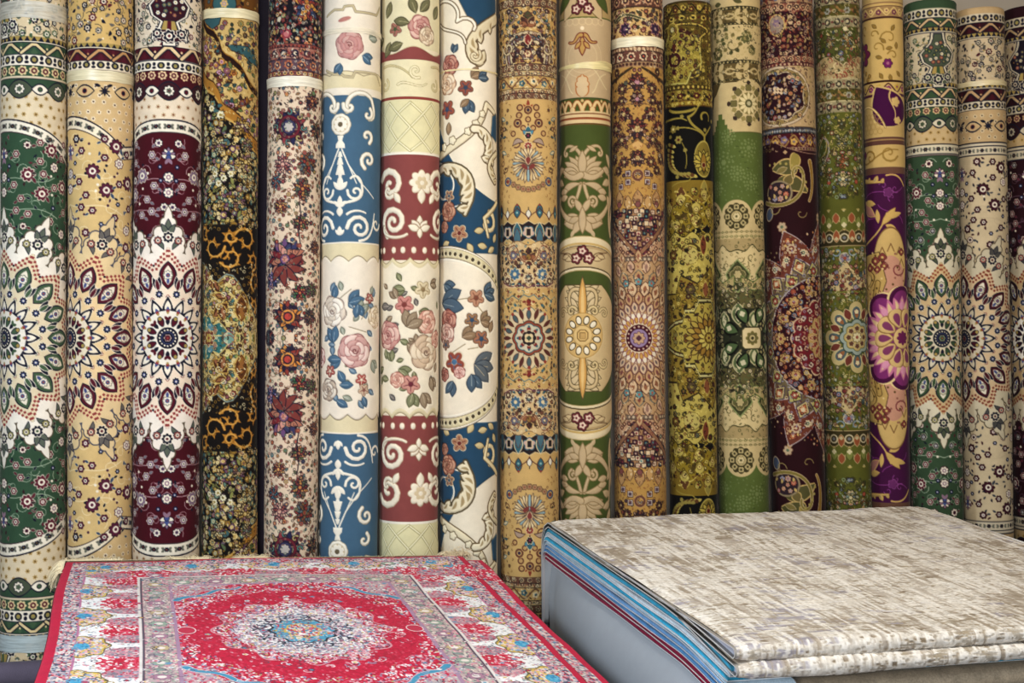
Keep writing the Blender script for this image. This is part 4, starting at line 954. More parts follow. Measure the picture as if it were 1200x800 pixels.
def rug_9():
    w = roll_canvas(9, 'b89556', 9)
    gd, cr, nv, mr, te = 'bd9d64', 'c0a578', '2b2224', '5a3028', '36626c'
    x = lambda a: X(w, a, 300); W = w.W; ac = x(619.5)
    pal = ['5a3028', '36626c', 'cdbb94', '6a5a5c', '8a5a3c', '3a2a2c']; lf = ['5a5a34', '3a2a2c', '36626c', '8a6a3c', '6a4038']
    def bord(y, h):
        w.border(y, h, '6a4a38', 'b5a078', 'flower', 10, '3a2a2c', 'c9b48a', nv)
    with w.at(I3, mirror_y(YM)):
        bord(-30, 14); w.band(-16, 76, 'b8975c'); bord(0, 8)
        with w.at(T(ac, 0)), w.mir():
            filler(w, 70, 2, W, 10, 74, 5.4, pal, lf, r=(1.8, 3.2))
            w.leaf(0, 32, 18, 5, -90, '4a4a30', mr, .8); w.leaf(0, 32, 14, 3.4, -55, '4a3028', 'b08a5a', .6); w.leaf(0, 32, 11, 3, -25, '8a5a3c', mr, .6)
            for r_, c_ in ((33, 'b9a886'), (28, '8a7a78'), (24, 'bfae8a')): w.line(bz((0, 72-r_), (r_*.9, 74-r_), (r_, 62), (r_*.85, 74)), 3, c_, 2, '4a342c', .8)
            w.spi(26, 56, 9, 1.1, 0, 2.4, 'c0b08c', 1.4, o='54402c'); w.spi(22, 20, 8, 1, 60, 1.8, '8a7468', 1, o='54402c', ow=.5)
            filler(w, 30, 0, 20, 44, 74, 5, pal, lf, r=(2, 3.2)); w.leaf(0, 54, 13, 4, -90, '7a2c2a', 'c9b48a', .8); w.flo(0, 64, 4, 6, 'c9b48a', '7a3a2c', .8, ctr='7a2c2a')
        w.border(76, 8, '6a4a38', 'b5a078', 'flower', 10, '3a2a2c', 'c9b48a', nv); w.border(84, 6, 'b39a6c', '5a4038', 'chain', 9, 'c9b48a', '36626c', nv)
        w.border(90, 15, 'b8975c', '6a4a38', 'wave', 26, '36626c', 'cdbb94', nv); w.border(105, 6, 'b39a6c', '5a4038', 'chain', 9, 'c9b48a', '7a3028', nv); w.border(110, 7, '6a4a38', 'b5a078', 'flower', 10, '3a2a2c', 'c9b48a', nv)
        w.band(117, YM+1, gd)
        with w.at(T(ac, 0)), w.mir():
            # flowering tree of the field
            w.line([(0, 120), (0, 196)], 1.2, mr); w.leaf(0, 128, 10, 1.8, -90, '8a3a28'); w.leaf(0, 130, 9, 1.4, -50, '8a3a28')
            for a, b, r_ in ((0, 130, 4.6), (10, 127, 3.8), (11, 136, 3.8), (0, 141, 3.4), (13, 145, 5), (19, 157, 3.4), (6, 151, 3.4)): w.ring(a, b, r_*.85, r_*.5, '6a4030', 'c2a468', .7); w.dot(a, b, r_*.4, '3a2a3c' if r_ > 4 else 'b08a5a')
            w.leaf(0, 160, 11, 3.4, -90, '36626c', 'c9bb94', .8); w.leaf(0, 160, 9, 2.2, -45, '4a8090', mr, .5); w.flo(0, 160, 4, 6, '2b2224', 'cdbb94', .8, ctr='7a3048')
            w.spi(14, 168, 6, 1, 60, 1.6, '5a3028', 1); w.leaf(6, 167, 14, 2.6, 15, 'a08a78', '4a2c24', .8, bend=-3); w.flo(0, 172, 4.6, 8, '8a3a34', 'cdbb94', .8, ctr='cdbb94')
            for i in range(8): a = -90+i*24; w.leaf(0, 194, 21, 2.1, a, 'c6ac7c', '5a4438', .7); w.leaf(0, 194, 13, 1.1, a, '5a4438'); w.drop(0, 194, 20, 1.5, a+12, '8aa0a0' if i % 2 else 'cdbb94', '5a4438', .5)
            w.drop(0, 194, 9, 3, -90, '7a3a34', 'cdbb94', .6); w.drop(0, 200, 10, 2.4, -40, '7a3a34')
            for a, b in ((30, 180), (32, 140), (36, 160)): w.leaf(a, b, 9, 1.6, -20, 'c9b894', '36626c', .8); w.leaf(a+5, b+6, 8, 1.6, -70, '5a4a38', None); w.spi(a+6, b+10, 5, 1, 0, 1, '5a3a2c')
            filler(w, 22, 27, W, 122, 212, 5, pal, lf, r=(1.4, 2.4))
            for i in range(5): w.flo(0+i*6.2, 223-i*i*.7, 3.2, 6, '9a7a58', '5a4030', .7, ctr='8a4a3c')
            w.ring(27, 213, 4.4, 2, '3a4a6a', 'c9a868', .6); w.dot(27, 213, 1.8, '8a3a34'); w.spi(30, 198, 5, .9, 0, 1.2, '5a3a2c')
        # teal pendants and dark arches
        n = 8; st = 2*W/n
        with w.rep(-W, W-st, st), w.at(T(ac % st, 0)):
            for cx_ in (st/2, ):
                w.leaf(cx_, 256, 16, 3.8, -90, te, '4a2a24', .9); w.dot(cx_, 241, 1.3, '8a3a34'); w.dot(cx_, 250, 1.3, '8aa8a0')
            w.line([(0, 244), (0, 256)], 1, nv); w.leaf(0, 256, 9, 2.6, -90, 'd0c8b4', nv, .7)
            w.bez((0, 258), (3, 250), (st/2-3, 250), (st/2, 244), 1.1, mr); w.bez((st, 258), (st-3, 250), (st/2+3, 250), (st/2, 244), 1.1, mr)
            w.poly([(-st*.5, 262), (-st*.25, 264), (0, 260), (st*.25, 264), (st*.5, 262), (st*.5, 276), (st*.3, 284), (0, 279), (-st*.3, 284), (-st*.5, 276)], nv, 'c9b48a', .8)
            w.flo(0, 273, 7, 5, 'b89a8a' if 1 else cr, te, 1.1, rot=90); w.poly([(-2.5, 269), (2.5, 269), (2.5, 277), (-2.5, 277)], nv, 'cdbb94', .8)
            w.leaf(st/2, 262, 22, 5, 90, te, 'cdbb94', 1); w.flo(st/2, 273, 3, 4, '7a3040', 'cdbb94', .5)
            w.drop(st/2, 268, 18, 4, 90, '4a6a74', mr, .7)
        w.area(lambda X_, Y_: Y_-286-2.5*np.cos((X_-ac)*2*PI/28), cr, '6a4a2c', .7, 278, YM+1)
        w.area(lambda X_, Y_: Y_-338, gd, None, .7, 332, YM+1)
        with w.at(T(ac, 0)), w.mir():
            filler(w, 50, 0, W, 290, 336, 5, pal, lf, r=(1.6, 2.6))
            w.leaf(0, 306, 16, 4.4, -90, '3a2a24', 'c9a868', .8); w.leaf(0, 306, 13, 3, -50, '5a4030', 'c9a868', .6); w.leaf(0, 304, 9, 3, -15, '8a5a3c', mr, .5); w.dot(0, 302, 3, '8a6a34', mr)
            w.line(bz((4, 308), (14, 304), (10, 292), (18, 288))+bz((18, 288), (32, 290), (30, 308), (22, 306), 6)[1:], 1.6, '7a4a34', 1.2, 'c9b48a', .5); w.flo(19, 300, 5, 7, '6a6a74', '7a3a2c', .8, ctr='cdbb94')
            for a, b, r_ in ((0, 327, 5), (17, 322, 7), (28, 330, 5)): w.flo(a, b, r_, 8, ('4a6a80' if r_ == 7 else '5a4438'), 'cdc0a0', 1, ctr='cdbb94')
            w.line(bz((0, 338), (12, 330), (18, 342), (34, 332)), 1.2, '6a3a4a')
            w.scatter(28, 0, W, 340, 360, 5.5, lambda a, b, g: w.flo(a, b, 1.8, 4, g.choice(('6a5a34', '7a3a2c', '36626c', '8a7a3c'))))
            w.line([(0, 349), (6, 346), (12, 352), (20, 347), (30, 353), (40, 348)], 1, '4a6a70')
            w.flo(0, 354, 3, 5, '7a2c24'); w.leaf(3, 354, 5, 1.4, 10, '7a2c24')
        filler(w, 60, -W, W, 362, YM, 6, pal, lf, r=(1.4, 2.2), mask=lambda a, b: abs(a-ac) > 30 or b < 366)
    with w.at(T(ac, YM)):
        with w.spin(10, off=-90): w.drop(10, 0, 26, 7.5, 0, 'c2b08c', '5a6a64', 1.0); w.leaf(22, 0, 12, 2.4, 0, '4a5a5c', mr, .6); w.flo(34.5, 0, 2.2, 5, '8a3a2c'); 
        with w.spin(10, off=-72): w.leaf(22, 0, 15, 2.6, 0, '5a3028', 'c9b48a', .7)
        w.flo(0, 0, 20, 8, '8a4630', '4a2a24', 1, dep=.12); w.flo(0, 0, 16.5, 8, 'b8b096', '36626c', 1, dep=.12)
        with w.spin(8): w.leaf(6, 0, 9, 2.2, 0, '7a2c2a', None); w.dot(13.5, 0, 1.4, '36626c')
        w.flo(0, 0, 9, 8, '2b2224', 'cdbb94', .7, dep=.15); w.flo(0, 0, 6, 4, 'c9b48a', None, rot=45); w.flo(0, 0, 3, 4, '3a4a3c')
    micro(w, 0, 116, ['3a2820', 'd0c09a', '6a3a30'], 4.2)
    micro(w, 284, YM, ['4a3424', 'd0c09a', '6a3a30', '36626c'], 4.8, mask=lambda a, b: math.hypot(a-X(w, 619.5, 300), b-YM) > 40)
    micro(w, 118, 236, ['6a4a30', '8a6438'], 6.5, mask=lambda a, b: abs(a-X(w, 619.5, 300)) > 22)
    return w

def rug_11():
    w = roll_canvas(11, 'b08a4a', 11)
    gd, nv, mr, cr = 'ad8748', '2c2020', '4a1a24', 'c4ac84'
    x = lambda a: X(w, a, 300); W = w.W; ac = x(748)
    pal = ['5a2a28', '6a4a50', 'a8704a', '3a2a34', 'c0a888', '4a5a4c', '7a3a30']; lf = ['3a3828', '4a4a30', '5a2a28', '6a5a34']
    with w.at(I3, mirror_y(YM)):
        w.border(-40, 50, '5c4430', 'b59468', 'flower', 12, '3a2a24', 'c9ae7c', nv); w.border(-6, 14, '5c3c30', 'b58a68', 'flower', 14, '3a1a24', 'c9ae7c', nv)
        w.band(10, 43, 'bd9c64'); filler(w, 60, -W, W, 12, 42, 5.4, pal, lf, r=(2.2, 3.4)); w.line(bz((x(722), 24), (x(735), 10), (x(745), 22), (x(758), 24)), 3, '4a4a30', 2, 'cdb88a', .7); w.flo(x(734), 34, 7, 8, '34243a', 'a8707a', 1, ctr='6a4a60'); w.flo(x(770), 34, 7, 8, '34243a', 'a8707a', 1, ctr='6a4a60')
        w.border(43, 12, cr, '5a3a2c', 'chain', 12, '7a2c34'); w.border(55, 6, '7a5a44', 'c0a07c', 'dots', 5, o=nv); w.border(61, 12, '6a4438', 'c9ae8c', 'flower', 15, '34282c', 'a8503c', nv); w.border(73, 6, '9a7a58', '4a2c28', 'dots', 5, o=nv)
        w.band(79, YM+1, gd)
        w.area(lambda X_, Y_: np.minimum(Y_-79, 96-.05*(X_-ac)**2*0-1.1*np.maximum(30-np.abs(X_-ac), 0)-Y_+20*0), gd, None, 1, 70, 110)
        with w.at(T(ac, 0)), w.mir():
            w.line([(60, 98), (30, 92), (14, 84), (6, 80)], 5, '3a2c1c', 2, '8a6a3c', .6)
            for a, b, r_ in ((0, 97, 10), (19, 104, 6.5), (28, 84, 4), (0, 117, 8), (20, 118, 5.5), (17, 134, 8), (33, 124, 6), (0, 152, 12), (30, 150, 9), (20, 164, 7), (0, 186, 9), (17, 190, 6), (30, 172, 6), (26, 200, 5), (34, 186, 6)):
                w.dot(a, b, r_*.72, '3a2428'); big_palmette(w, a, b, r_, ['6a2c2c', '9a5a44', '3a2c34', 'c0a080'] if r_ > 7 else ['5a3c34', '8a4a40', 'a88460'], '2c1c1c', seed=int(a+b))
                w.flo(a, b, r_*.34, 6, 'a87a80' if int(b) % 2 else 'b8a06a', nv, .5)
            w.line(bz((0, 124), (20, 116), (30, 136), (18, 150)), 1, '7a5a3a'); w.line(bz((0, 164), (14, 176), (28, 170), (38, 180)), 1, '7a5a3a')
            filler(w, 30, 0, W, 82, 212, 8.0, pal, lf, r=(1.4, 2.4)); w.leaf(0, 176, 10, 6, -90, 'c09a60')
            for a, b in ((12, 204), (12, 214), (22, 219)): w.poly([(a-3, b-3), (a+3, b-3), (a+3, b+3), (a-3, b+3)], 'c0b0a0', '4a342c', .8); w.flo(a, b, 2.6, 4, '54404c', rot=45)
            w.ring(0, 206, 5.5, 2.6, '6a4438', 'b08a5a', .6)
        n = 8; st = 2*W/n
        with w.rep(-W, W-st, st), w.at(T(ac % st, 0)):
            w.leaf(0, 244, 20, 5.5, -90, 'a88456', '5a4030', .9); w.leaf(st/2, 246, 16, 4, -90, 'b08c58', '5a4030', .8); w.dot(0, 236, 2.6, '7a5a3c'); w.flo(0, 240, 3.6, 6, '7a4a44', '3a2820', .6)
        w.band(246, 306, '9a7450')
        big = ['3a1a28', '4a1c2c', '5a2838', 'c0a488', '2c2430', 'c9b494']
        w.scatter(300, -W, W, 247, 300, 5.2, lambda a, b, g: (w.flo(a, b, 3.1, 4, g.choice(big), nv, .7, rot=45), w.dot(a, b, 1.2, g.choice(('c9ae84', '7a2c34', 'a8907a', '4a7a74')))))
        w.area(lambda X_, Y_: np.minimum(Y_-254, 3.0-np.abs(np.abs(X_-ac)-(300-Y_)*1.0)), '8a6448', '3a1c24', 1.2, 252, 302)
        w.area(lambda X_, Y_: np.minimum(np.minimum(Y_-266, 308-Y_), np.abs(X_-ac)-(302-Y_)*1.0-5), 'b08c6c', None, 1, 262, 308)
        with w.at(T(ac, 0)), w.mir():
            w.scatter(40, 8, W, 272, 306, 5.4, lambda a, b, g: (w.flo(a, b, 2.4, 4, g.choice(('7a4434', 'c9ae8c', '5a6a64')), nv, .5), w.dot(a, b, .9, 'c9ae84')), mask=lambda a, b: a > (302-b)+7)
        w.band(304, YM+1, 'a8865c'); w.border(302, 5, '6a5a4c', 'b5a084', 'dots', 5, o='4a3a30')
        w.band(307, YM+1, 'ab8a62')
    with w.at(T(ac, YM)):
        # petals radiating from the wheel, growing outwards
        for k, (r_, n, L_, wd, c1, o, c2) in enumerate(((96, 28, 14, 3.6, 'b0906a', '6a4a34', '8a5a44'), (84, 28, 15, 4.4, 'b8987a', '5a3c2c', '8a6a5c'), (72, 24, 15, 5, 'a8865c', '4a5a58', '7a4438'), (58, 24, 17, 5.2, 'c2a682', '4a2c24', '8a5c40'), (47, 24, 15, 4.4, 'b08c64', '5a3428', '7a4a44'), (36, 24, 13, 3.6, 'bfa484', '6a4444', '6a5a58'))):
            with w.spin(n, off=-90+(180/n if k % 2 else 0)):
                w.leaf(r_-L_/2, 0, L_, wd, 0, c1, o, 1.1); w.leaf(r_-L_*.26, 0, L_*.5, wd*.42, 0, c2)
        with w.spin(4, off=-90):
            for a in (0, -14, 14): 
                with w.at(T(0, 0, a)): w.flo(66, 0, 4.2, 5, '5a8484', '4a3430', .9, ctr='a8503c')
        w.dot(0, 0, 29.5, 'c4b290')
        with w.spin(24, off=-90): w.drop(19, 0, 10.5, 2.4, 0, 'd0c4ac', '6a3440', .8)
        with w.spin(24, off=-82.5): w.drop(17, 0, 7.5, 1.8, 0, 'b8904c', '7a2c34', .6)
        w.dot(0, 0, 16, '47101f', 'cdbc9c', .8)
        with w.spin(16): w.dot(13.4, 0, 1.2, 'b8a08c')
        w.dot(0, 0, 10.6, '8a7490', '3a1420', .8); w.flo(0, 0, 7.4, 8, 'b09070', '54303c', .8); w.flo(0, 0, 3.4, 4, '54303c')
    micro(w, 0, 78, ['3a2820', 'd0c09a', '6a3a30'], 4.4)
    micro(w, 232, YM, ['4a2c28', 'd0bc98', '7a3a34', '6a5044'], 5.0, mask=lambda a, b: math.hypot(a-X(w, 748, 300), b-YM) > 46)
    micro(w, 82, 232, ['5a3a28', '8a5a34'], 5.4)
    return w

def rug_12():
    w = roll_canvas(12, '7a6420', 12)
    gd, bk, ye, dk = '6e5a1e', '0c0a07', 'b09a48', '1e180a'
    x = lambda a: X(w, a, 250); W = w.W; ac = x(821)
    pal = ['4a1c14', '8a7a34', '5a5a44', '6a4a1c', '2c2c1c', 'a8984c']; lf = ['2c2410', '5a4c1c', '8a7628', '3a2412']
    gold = lambda n, x0, x1, y0, y1, m=None: filler(w, n, x0, x1, y0, y1, 6, ['8f7c30', 'a89642', '6a5620'], ['8f7c30', '6a5620', 'a89642'], None, m, (2, 3.4))
    with w.at(I3, mirror_y(YM)):
        w.band(-20, 5, '4a3c14'); w.border(4, 13, '6a5820', dk, 'wave', 20, '4a1c14', ye, dk); w.border(17, 9, '54461a', ye, 'chain', 14, dk, '4a1c14', dk)
        w.band(26, 100, '5c4c1a'); gold(40, -W, W, 28, 98)
        w.line(bz((x(779), 32), (x(800), 26), (x(826), 28), (x(832), 36))+bz((x(824), 36), (x(820), 66), (x(830), 92), (x(812), 92))[1:], 2.2, ye, 2, dk, .8)
        w.poly([(x(781), 60), (x(786), 40), (x(792), 30), (x(802), 40), (x(818), 44), (x(822), 60), (x(824), 74), (x(812), 84), (x(806), 98), (x(781), 96)], '8a7c32', 'a8a058', 1.6)
        w.bez((x(800), 36), (x(820), 40), (x(818), 56), (x(808), 54), 5, '3a1a14', 2, n=12); w.dot(x(790), 34, 7, '7a6a2a', ye, 1.2); w.dot(x(790), 34, 3, 'b0a878', dk)
        w.ring(x(792), 70, 7, 4, '3a1414', 'a8984c', .8); w.leaf(x(792), 62, 12, 4, -90, '4a1c14', 'a8984c'); w.ell(x(792), 84, 4, 3, '3a1414'); filler(w, 26, x(781), x(822), 42, 92, 7, pal, lf, r=(1.8, 3))
        w.band(99, 124, '6a5a22'); w.border(100, 5, '4a3c14', ye, 'dots', 6); w.border(106, 14, '7a6a28', dk, 'ribbon', 20, '4a1c14', ye, dk); w.border(119, 5, '8a7428', 'a8984c', 'dots', 7, o='4a2c10')
        w.band(125, 212, bk)
        ly = lambda pts, a=3, b=1.4: w.line(pts, a, '8c7c34', b, None)
        ly(bz((x(786), 128), (x(792), 134), (x(812), 132), (x(816), 128)), 3.4, 3); ly(bz((x(780), 140), (x(790), 140), (x(798), 136), (x(806), 142))); ly(bz((x(808), 138), (x(812), 152), (x(824), 152), (x(827), 160)), 3, 3)
        ly(bz((x(808), 138), (x(818), 134), (x(818), 126), (x(822), 124))); ly(bz((x(824), 140), (x(820), 130), (x(834), 128), (x(832), 142))); ly([(x(827), 160), (x(827), 168)], 3, 3); ly([(x(827), 160), (x(834), 148)], 2.4, 2)
        ly(bz((x(786), 153), (x(800), 146), (x(820), 152), (x(826), 160)), 1.8, 1.6); ly(bz((x(796), 162), (x(804), 170), (x(808), 186), (x(804), 198)), 1, 1)
        w.flo(x(790), 151, 5, 7, '7a6c30', dk, .8, ctr='c0b070'); w.flo(x(796), 164, 5, 6, '8a7c3c', dk, .8, ctr='4a1c14')
        w.ell(x(826), 187, 12, 20, '7a6a2a', 0, 'a8984c', 1.2)
        with w.at(T(x(826), 190)): 
            for a in range(0, 360, 30): w.leaf(0, 0, 14, 2.4, a, 'a89642', dk, .7)
            w.leaf(0, 12, 22, 4, -90, '8a6a28', dk, .8); w.flo(0, 4, 3, 5, '5a1c14', 'c0b070', .6)
        for (a, b) in bz((x(788), 170), (x(782), 196), (x(794), 208), (x(812), 206), 12): w.leaf(a, b, 8, 2.2, 200, '8a7c3c'); w.leaf(a, b, 7, 2, 20, 'a8984c'); w.dot(a, b, 2.4, '5a3a1c')
        w.scatter(12, -W, W, 130, 208, 14, lambda a, b, g: w.flo(a, b, 2.6, 5, '8a7c3c'), avoid=((x(790), 190, 18), (x(826), 186, 20)))
        # gold shoulders of the medallion
        sh = lambda X_, Y_: Y_-(237+7*np.cos((X_-ac)*2*PI/34)-6*np.exp(-((X_-ac)/5)**2))
        w.leaf(x(826), 234, 22, 4.6, -90, '8a7c3c', ye, .8); w.leaf(x(798), 238, 18, 5.5, -90, '5a3a1c', ye, 1); w.flo(x(814), 225, 4.4, 6, '8a7a34', dk, .6, ctr='5a1c14'); w.bez((x(788), 218), (x(800), 210), (x(806), 216), (x(810), 210), 1.2, '8c7c34')
        w.area(sh, '84701f', 'b8a654', 1.4, 215, YM+1); filler(w, 46, -W, W, 236, 276, 6.2, ['a8964a', '5a1c14', '8a7c3c', 'b8a864'], ['2c2410', '5a4818', 'b09a48'], '1e180a', r=(1.8, 3))
        for a, b, r_ in ((798, 236, 6), (826, 230, 5.5), (816, 246, 6), (784, 246, 7), (816, 262, 7), (792, 266, 6), (831, 252, 6)): w.drop(x(a), b+r_, r_*2.2, r_*.9, -90, 'a8984c', '5a4818', 1); w.flo(x(a), b, r_*.5, 6, 'b8a864', '4a3412', .6, ctr='5a1c14')
        for a, b, t in ((790, 252, 30), (806, 250, 150), (806, 240, 60), (822, 256, 120), (800, 262, 80)): w.leaf(x(a), b, 12, 2.6, t, '4c3c12')
        w.leaf(x(810), 271, 14, 3, 0, bk); w.poly([(x(822), 270), (x(829), 264), (x(834), 270), (x(829), 275)], bk, ye, .8)
        w.area(lambda X_, Y_: Y_-(276+3*np.cos((X_-ac)*.3)), 'a8984c', '2a200c', 1.2, 262, YM+1)
        filler(w, 34, -W, W, 278, 330, 7.4, pal, lf, dk, None, (2.2, 3.8), avoid=((x(807), 298, 13),))
        w.dot(x(808), 300, 10, 'a89a56', '6a5a24'); w.line(bz((x(798), 292), (x(804), 284), (x(814), 284), (x(820), 294)), 2.4, '4a3a14'); w.flo(x(788), 299, 6, 7, '6a4a24', dk, 1, ctr='a8984c'); w.flo(x(804), 294, 3, 5, dk)
        w.leaf(x(824), 300, 24, 4, -90, '6a3420', 'a8984c', .8)
        zz = lambda off: (lambda X_, Y_: Y_-np.interp(X_, [x(a) for a in (760, 779, 790, 797, 816, 832, 850)], [360+off, 344+off, 344+off, 322+off, 332+off, 312+off, 330+off]))
        w.area(zz(0), '2c2410', None, 1, 305, YM+1); w.area(zz(2), '86702a', None, 1, 305, YM+1)
        filler(w, 44, -W, W, 326, 372, 7, pal, lf, dk, lambda a, b: zz(5)(a, b) > 0, (2.2, 3.8)); w.flo(x(808), 340, 5.5, 6, '54442c', dk, 1, ctr='8a7a34'); w.leaf(x(826), 350, 20, 4, -90, '7a4a2c', 'a8984c', .8)
        zz2 = lambda off: (lambda X_, Y_: Y_-np.interp(X_, [x(a) for a in (760, 779, 790, 798, 801, 812, 818, 832, 850)], [396+off, 388+off, 380+off, 378+off, 366+off, 366+off, 354+off, 354+off, 370+off]))
        w.area(zz2(-4), '3a2c12', None, 1, 340, YM+1); w.area(zz2(-2.5), 'a8a06c', None, 1, 340, YM+1); w.area(zz2(0), '2c2410', None, 1, 340, YM+1); w.area(zz2(2), '9c8c3e', None, 1, 340, YM+1)
        filler(w, 30, -W, W, 368, YM, 6, pal, lf, None, lambda a, b: zz2(4)(a, b) > 0, (2, 3))
    with w.at(T(x(829), YM)):
        for k, (r_, n) in enumerate(((27, 18), (20, 16), (12, 12))):
            with w.spin(n, off=k*7): w.leaf(r_-8, 0, 11, 2.6, 0, ('a08c3e', '8a6a28', 'b0a050')[k], '3a2410', 1)
        w.dot(0, 0, 7, '5a4418', 'a8984c', .8); w.flo(0, 0, 5, 6, 'a08c3e', None, ctr='4a1c14')
    micro(w, 4, 124, ['1e180a', 'b8a654', '4a1c14'], 4.0)
    micro(w, 222, YM, ['1e180a', 'c0b060', '3a2c10', '4a1c14'], 4.9, wd=.9, mask=lambda a, b: math.hypot(a-X(w, 829, 300), b-YM) > 32)
    return w

def rug_13():
    w = roll_canvas(13, '5a6638', 13)
    gr, cr, br, dk = '56632e', 'b8a476', '5f4f2c', '35301e'
    x = lambda a: X(w, a, 300); W = w.W
    def scr(y, h):
        w.band(y, y+h, br, dk); n = 6; st = 2*W/n; m = y+h/2
        w.border(y-1, 4, dk, 'a39262', 'dots', 5); w.border(y+h-3, 4, dk, 'a39262', 'dots', 5)
        with w.rep(-W, W-st, st):
            for sg in (1, -1):
                w.line(bz((-st*.4, m-sg*1), (-st*.1, m-sg*h*.4), (st*.1, m+sg*h*.4), (st*.4, m+sg*1)), 2.4, 'b29e70', 1.4); w.leaf(0, m, h*.55, h*.13, -60*sg, 'b29e70'); w.leaf(st*.3, m, h*.5, h*.14, 60*sg, 'b29e70')
            w.dot(st/2, m, 1.8, 'c2b084')
    with w.at(I3, mirror_y(YM)):
        scr(-24, 14); w.band(-10, 8, cr, dk); w.leaf(x(850), 4, 10, 3, 180, '54502e'); w.leaf(x(875), 4, 12, 3, 200, '54502e'); scr(9, 21)
        w.band(30, 72, cr, dk)
        for a, b, r_, t in ((848, 38, 13, 70), (862, 52, 12, 10), (880, 44, 10, 120), (886, 60, 9, 200), (845, 62, 11, 240)):
            for i in range(8): w.leaf(x(a)+r_*.6*math.cos(i*.8), b+r_*.6*math.sin(i*.8), 6, 2.2, t+i*46, '4a4c2a' if i % 3 else '6d6238', 'a8966a', .5)
            w.spi(x(a), b, r_*.8, .8, t, 1.4, '5a5230')
        w.flo(x(878), 46, 6, 7, '5c5a34', 'c0ae80', .8, ctr='8a7c4c'); scr(72, 24)
        w.band(96, 170, cr)
        with w.at(T(x(836), 0)): w.poly([(-40, 96), (10, 96), (18, 98), (12, 108), (6, 112), (3, 124), (0, 112), (-6, 108), (-20, 104), (-40, 104)], '61502c', '3c341c', 1.4); w.leaf(-4, 104, 8, 3, 0, 'a8966a')
        w.poly([(x(852), 96), (x(892), 96), (x(900), 100), (x(900), 96), (x(852), 95)], '61502c', '3c341c', 1)
        # stepped green field
        w.area(lambda X_, Y_: Y_-(146+np.floor(np.abs(X_-x(847))/4)*5*(np.abs(X_-x(847)) < 13)+12*(np.abs(X_-x(847)) >= 13)*0+np.where(np.abs(X_-x(847)) >= 13, 10+0*X_, 0)), gr, '44461f', .8, 130, YM+1)
        w.area(lambda X_, Y_: Y_-(134+np.floor(np.abs(X_-x(847))/3.2)*6.4), gr, '3c461f', .8, 130, YM+1, )
        with w.at(T(x(881), 122)):
            w.dot(0, 0, 29, cr); w.dot(0, 0, 23, 'bda97c', 'a8966a', .6)
            with w.spin(8): w.flo(18.5, 0, 4.4, 4, '6a6138', dk, .4, rot=45); w.leaf(22, 0, 5, 3, 0, '3a2c24')
            with w.spin(8, off=22.5): w.flo(19.5, 0, 3.2, 4, '8d7f4e')
            w.dot(0, 0, 13, '7a6e42'); 
            with w.spin(12): w.leaf(4, 0, 9.5, 2, 0, 'c9b98c')
            w.dot(0, 0, 5, '54502e', 'c9b98c', .8); w.flo(0, 0, 3, 6, 'a8a07c')
        # ghost flowers on the green
        for a, b, r_ in ((880, 174, 10), (850, 190, 12), (882, 214, 9), (856, 160, 8), (866, 204, 8), (842, 220, 8)):
            with w.at(T(x(a), b)):
                for rr, n in ((r_, 12), (r_*.6, 8)):
                    with w.spin(n): w.dot(rr, 0, 1.3, '6f7a48')
                w.flo(0, 0, r_*.3, 6, '6f7a48')
        w.scatter(260, -W, W, 150, 240, 3.6, lambda a, b, g: w.dot(a, b, .9, '687544'), mask=lambda a, b: b > 140+abs(a-x(847)) or b > 165)
        # cream lobes with dark rosettes
        n = 5; st = 2*W/n; ph = x(882) % st
        with w.rep(-W, W-st, st), w.at(T(ph, 0)):
            w.dot(0, 254, 19.5, cr)
        w.band(258, 294, cr)
        with w.rep(-W, W-st, st), w.at(T(ph, 254)):
            w.flo(0, 0, 16, 12, '40391f', None, dep=.12)
            with w.spin(8): w.flo(11, 0, 3.6, 4, 'a8986a', None, rot=45); w.dot(11, 0, 1.4, '40391f')
            w.dot(0, 0, 6.4, 'b09e70', '40391f', 1); w.flo(0, 0, 4.4, 6, 'c2b084', '6a6138', .6, ctr='54502e')
        w.border(275, 4.5, cr, '6a6a3c', 'chain', 6, cr); w.border(270, 4, cr, '5f5a34', 'chain', 6, cr)
        arch = lambda off: (lambda X_, Y_: Y_-(300+off-18*np.exp(-((((X_-x(882))+st/2) % st-st/2)/8)**2)+6*np.cos((X_-x(882))*2*PI/st)))
        w.area(lambda X_, Y_: np.minimum(Y_-280, -arch(0)(X_, Y_)), 'a08c60', None, 1, 270, 320)
        w.area(arch(-1.5), '4a4426', None, 1, 270, YM+1); w.area(arch(0), 'bfac7e', None, 1, 270, YM+1)
        w.scatter(26, -W, W, 302, 320, 8, lambda a, b, g: w.spi(a, b, 5, .9, g.uniform(0, 360), 1.0, '5a5230', .6), mask=lambda a, b: arch(4)(a, b) > 0)
        w.band(332, YM+1, '5b5430'); 
        with w.rep(-W, W-st, st), w.at(T(ph, 0)):
            w.poly([(0, 306), (11, 318), (14, 322), (9, 332), (0, 342), (-9, 332), (-14, 322), (-11, 318)], '3c3f22', '828a58', 1.6); w.flo(0, 322, 9, 4, '5f5a34', 'a8986a', .8, rot=0); w.flo(0, 322, 5, 6, 'a8986a', dk, .6)
            w.poly([(st/2-14, 324), (st/2, 332), (st/2+14, 324), (st/2+14, 340), (st/2-14, 340)], 'a39262', '5a6a34', 1.2)
        filler(w, 60, -W, W, 334, 362, 5.4, ['a39262', '4a4a28', '2c2a18', 'b8a882', '6a6a3c'], ['2c2a18', 'a39262', '5a5a2c'], None, None, (1.8, 3.2))
        w.band(362, YM+1, '2c2f1e'); filler(w, 80, -W, W, 362, YM, 5.6, ['8a8256', '54603c', '1c1c14', 'a39a70'], ['8a8256', '54603c', '1c2018'], None, None, (1.8, 3))
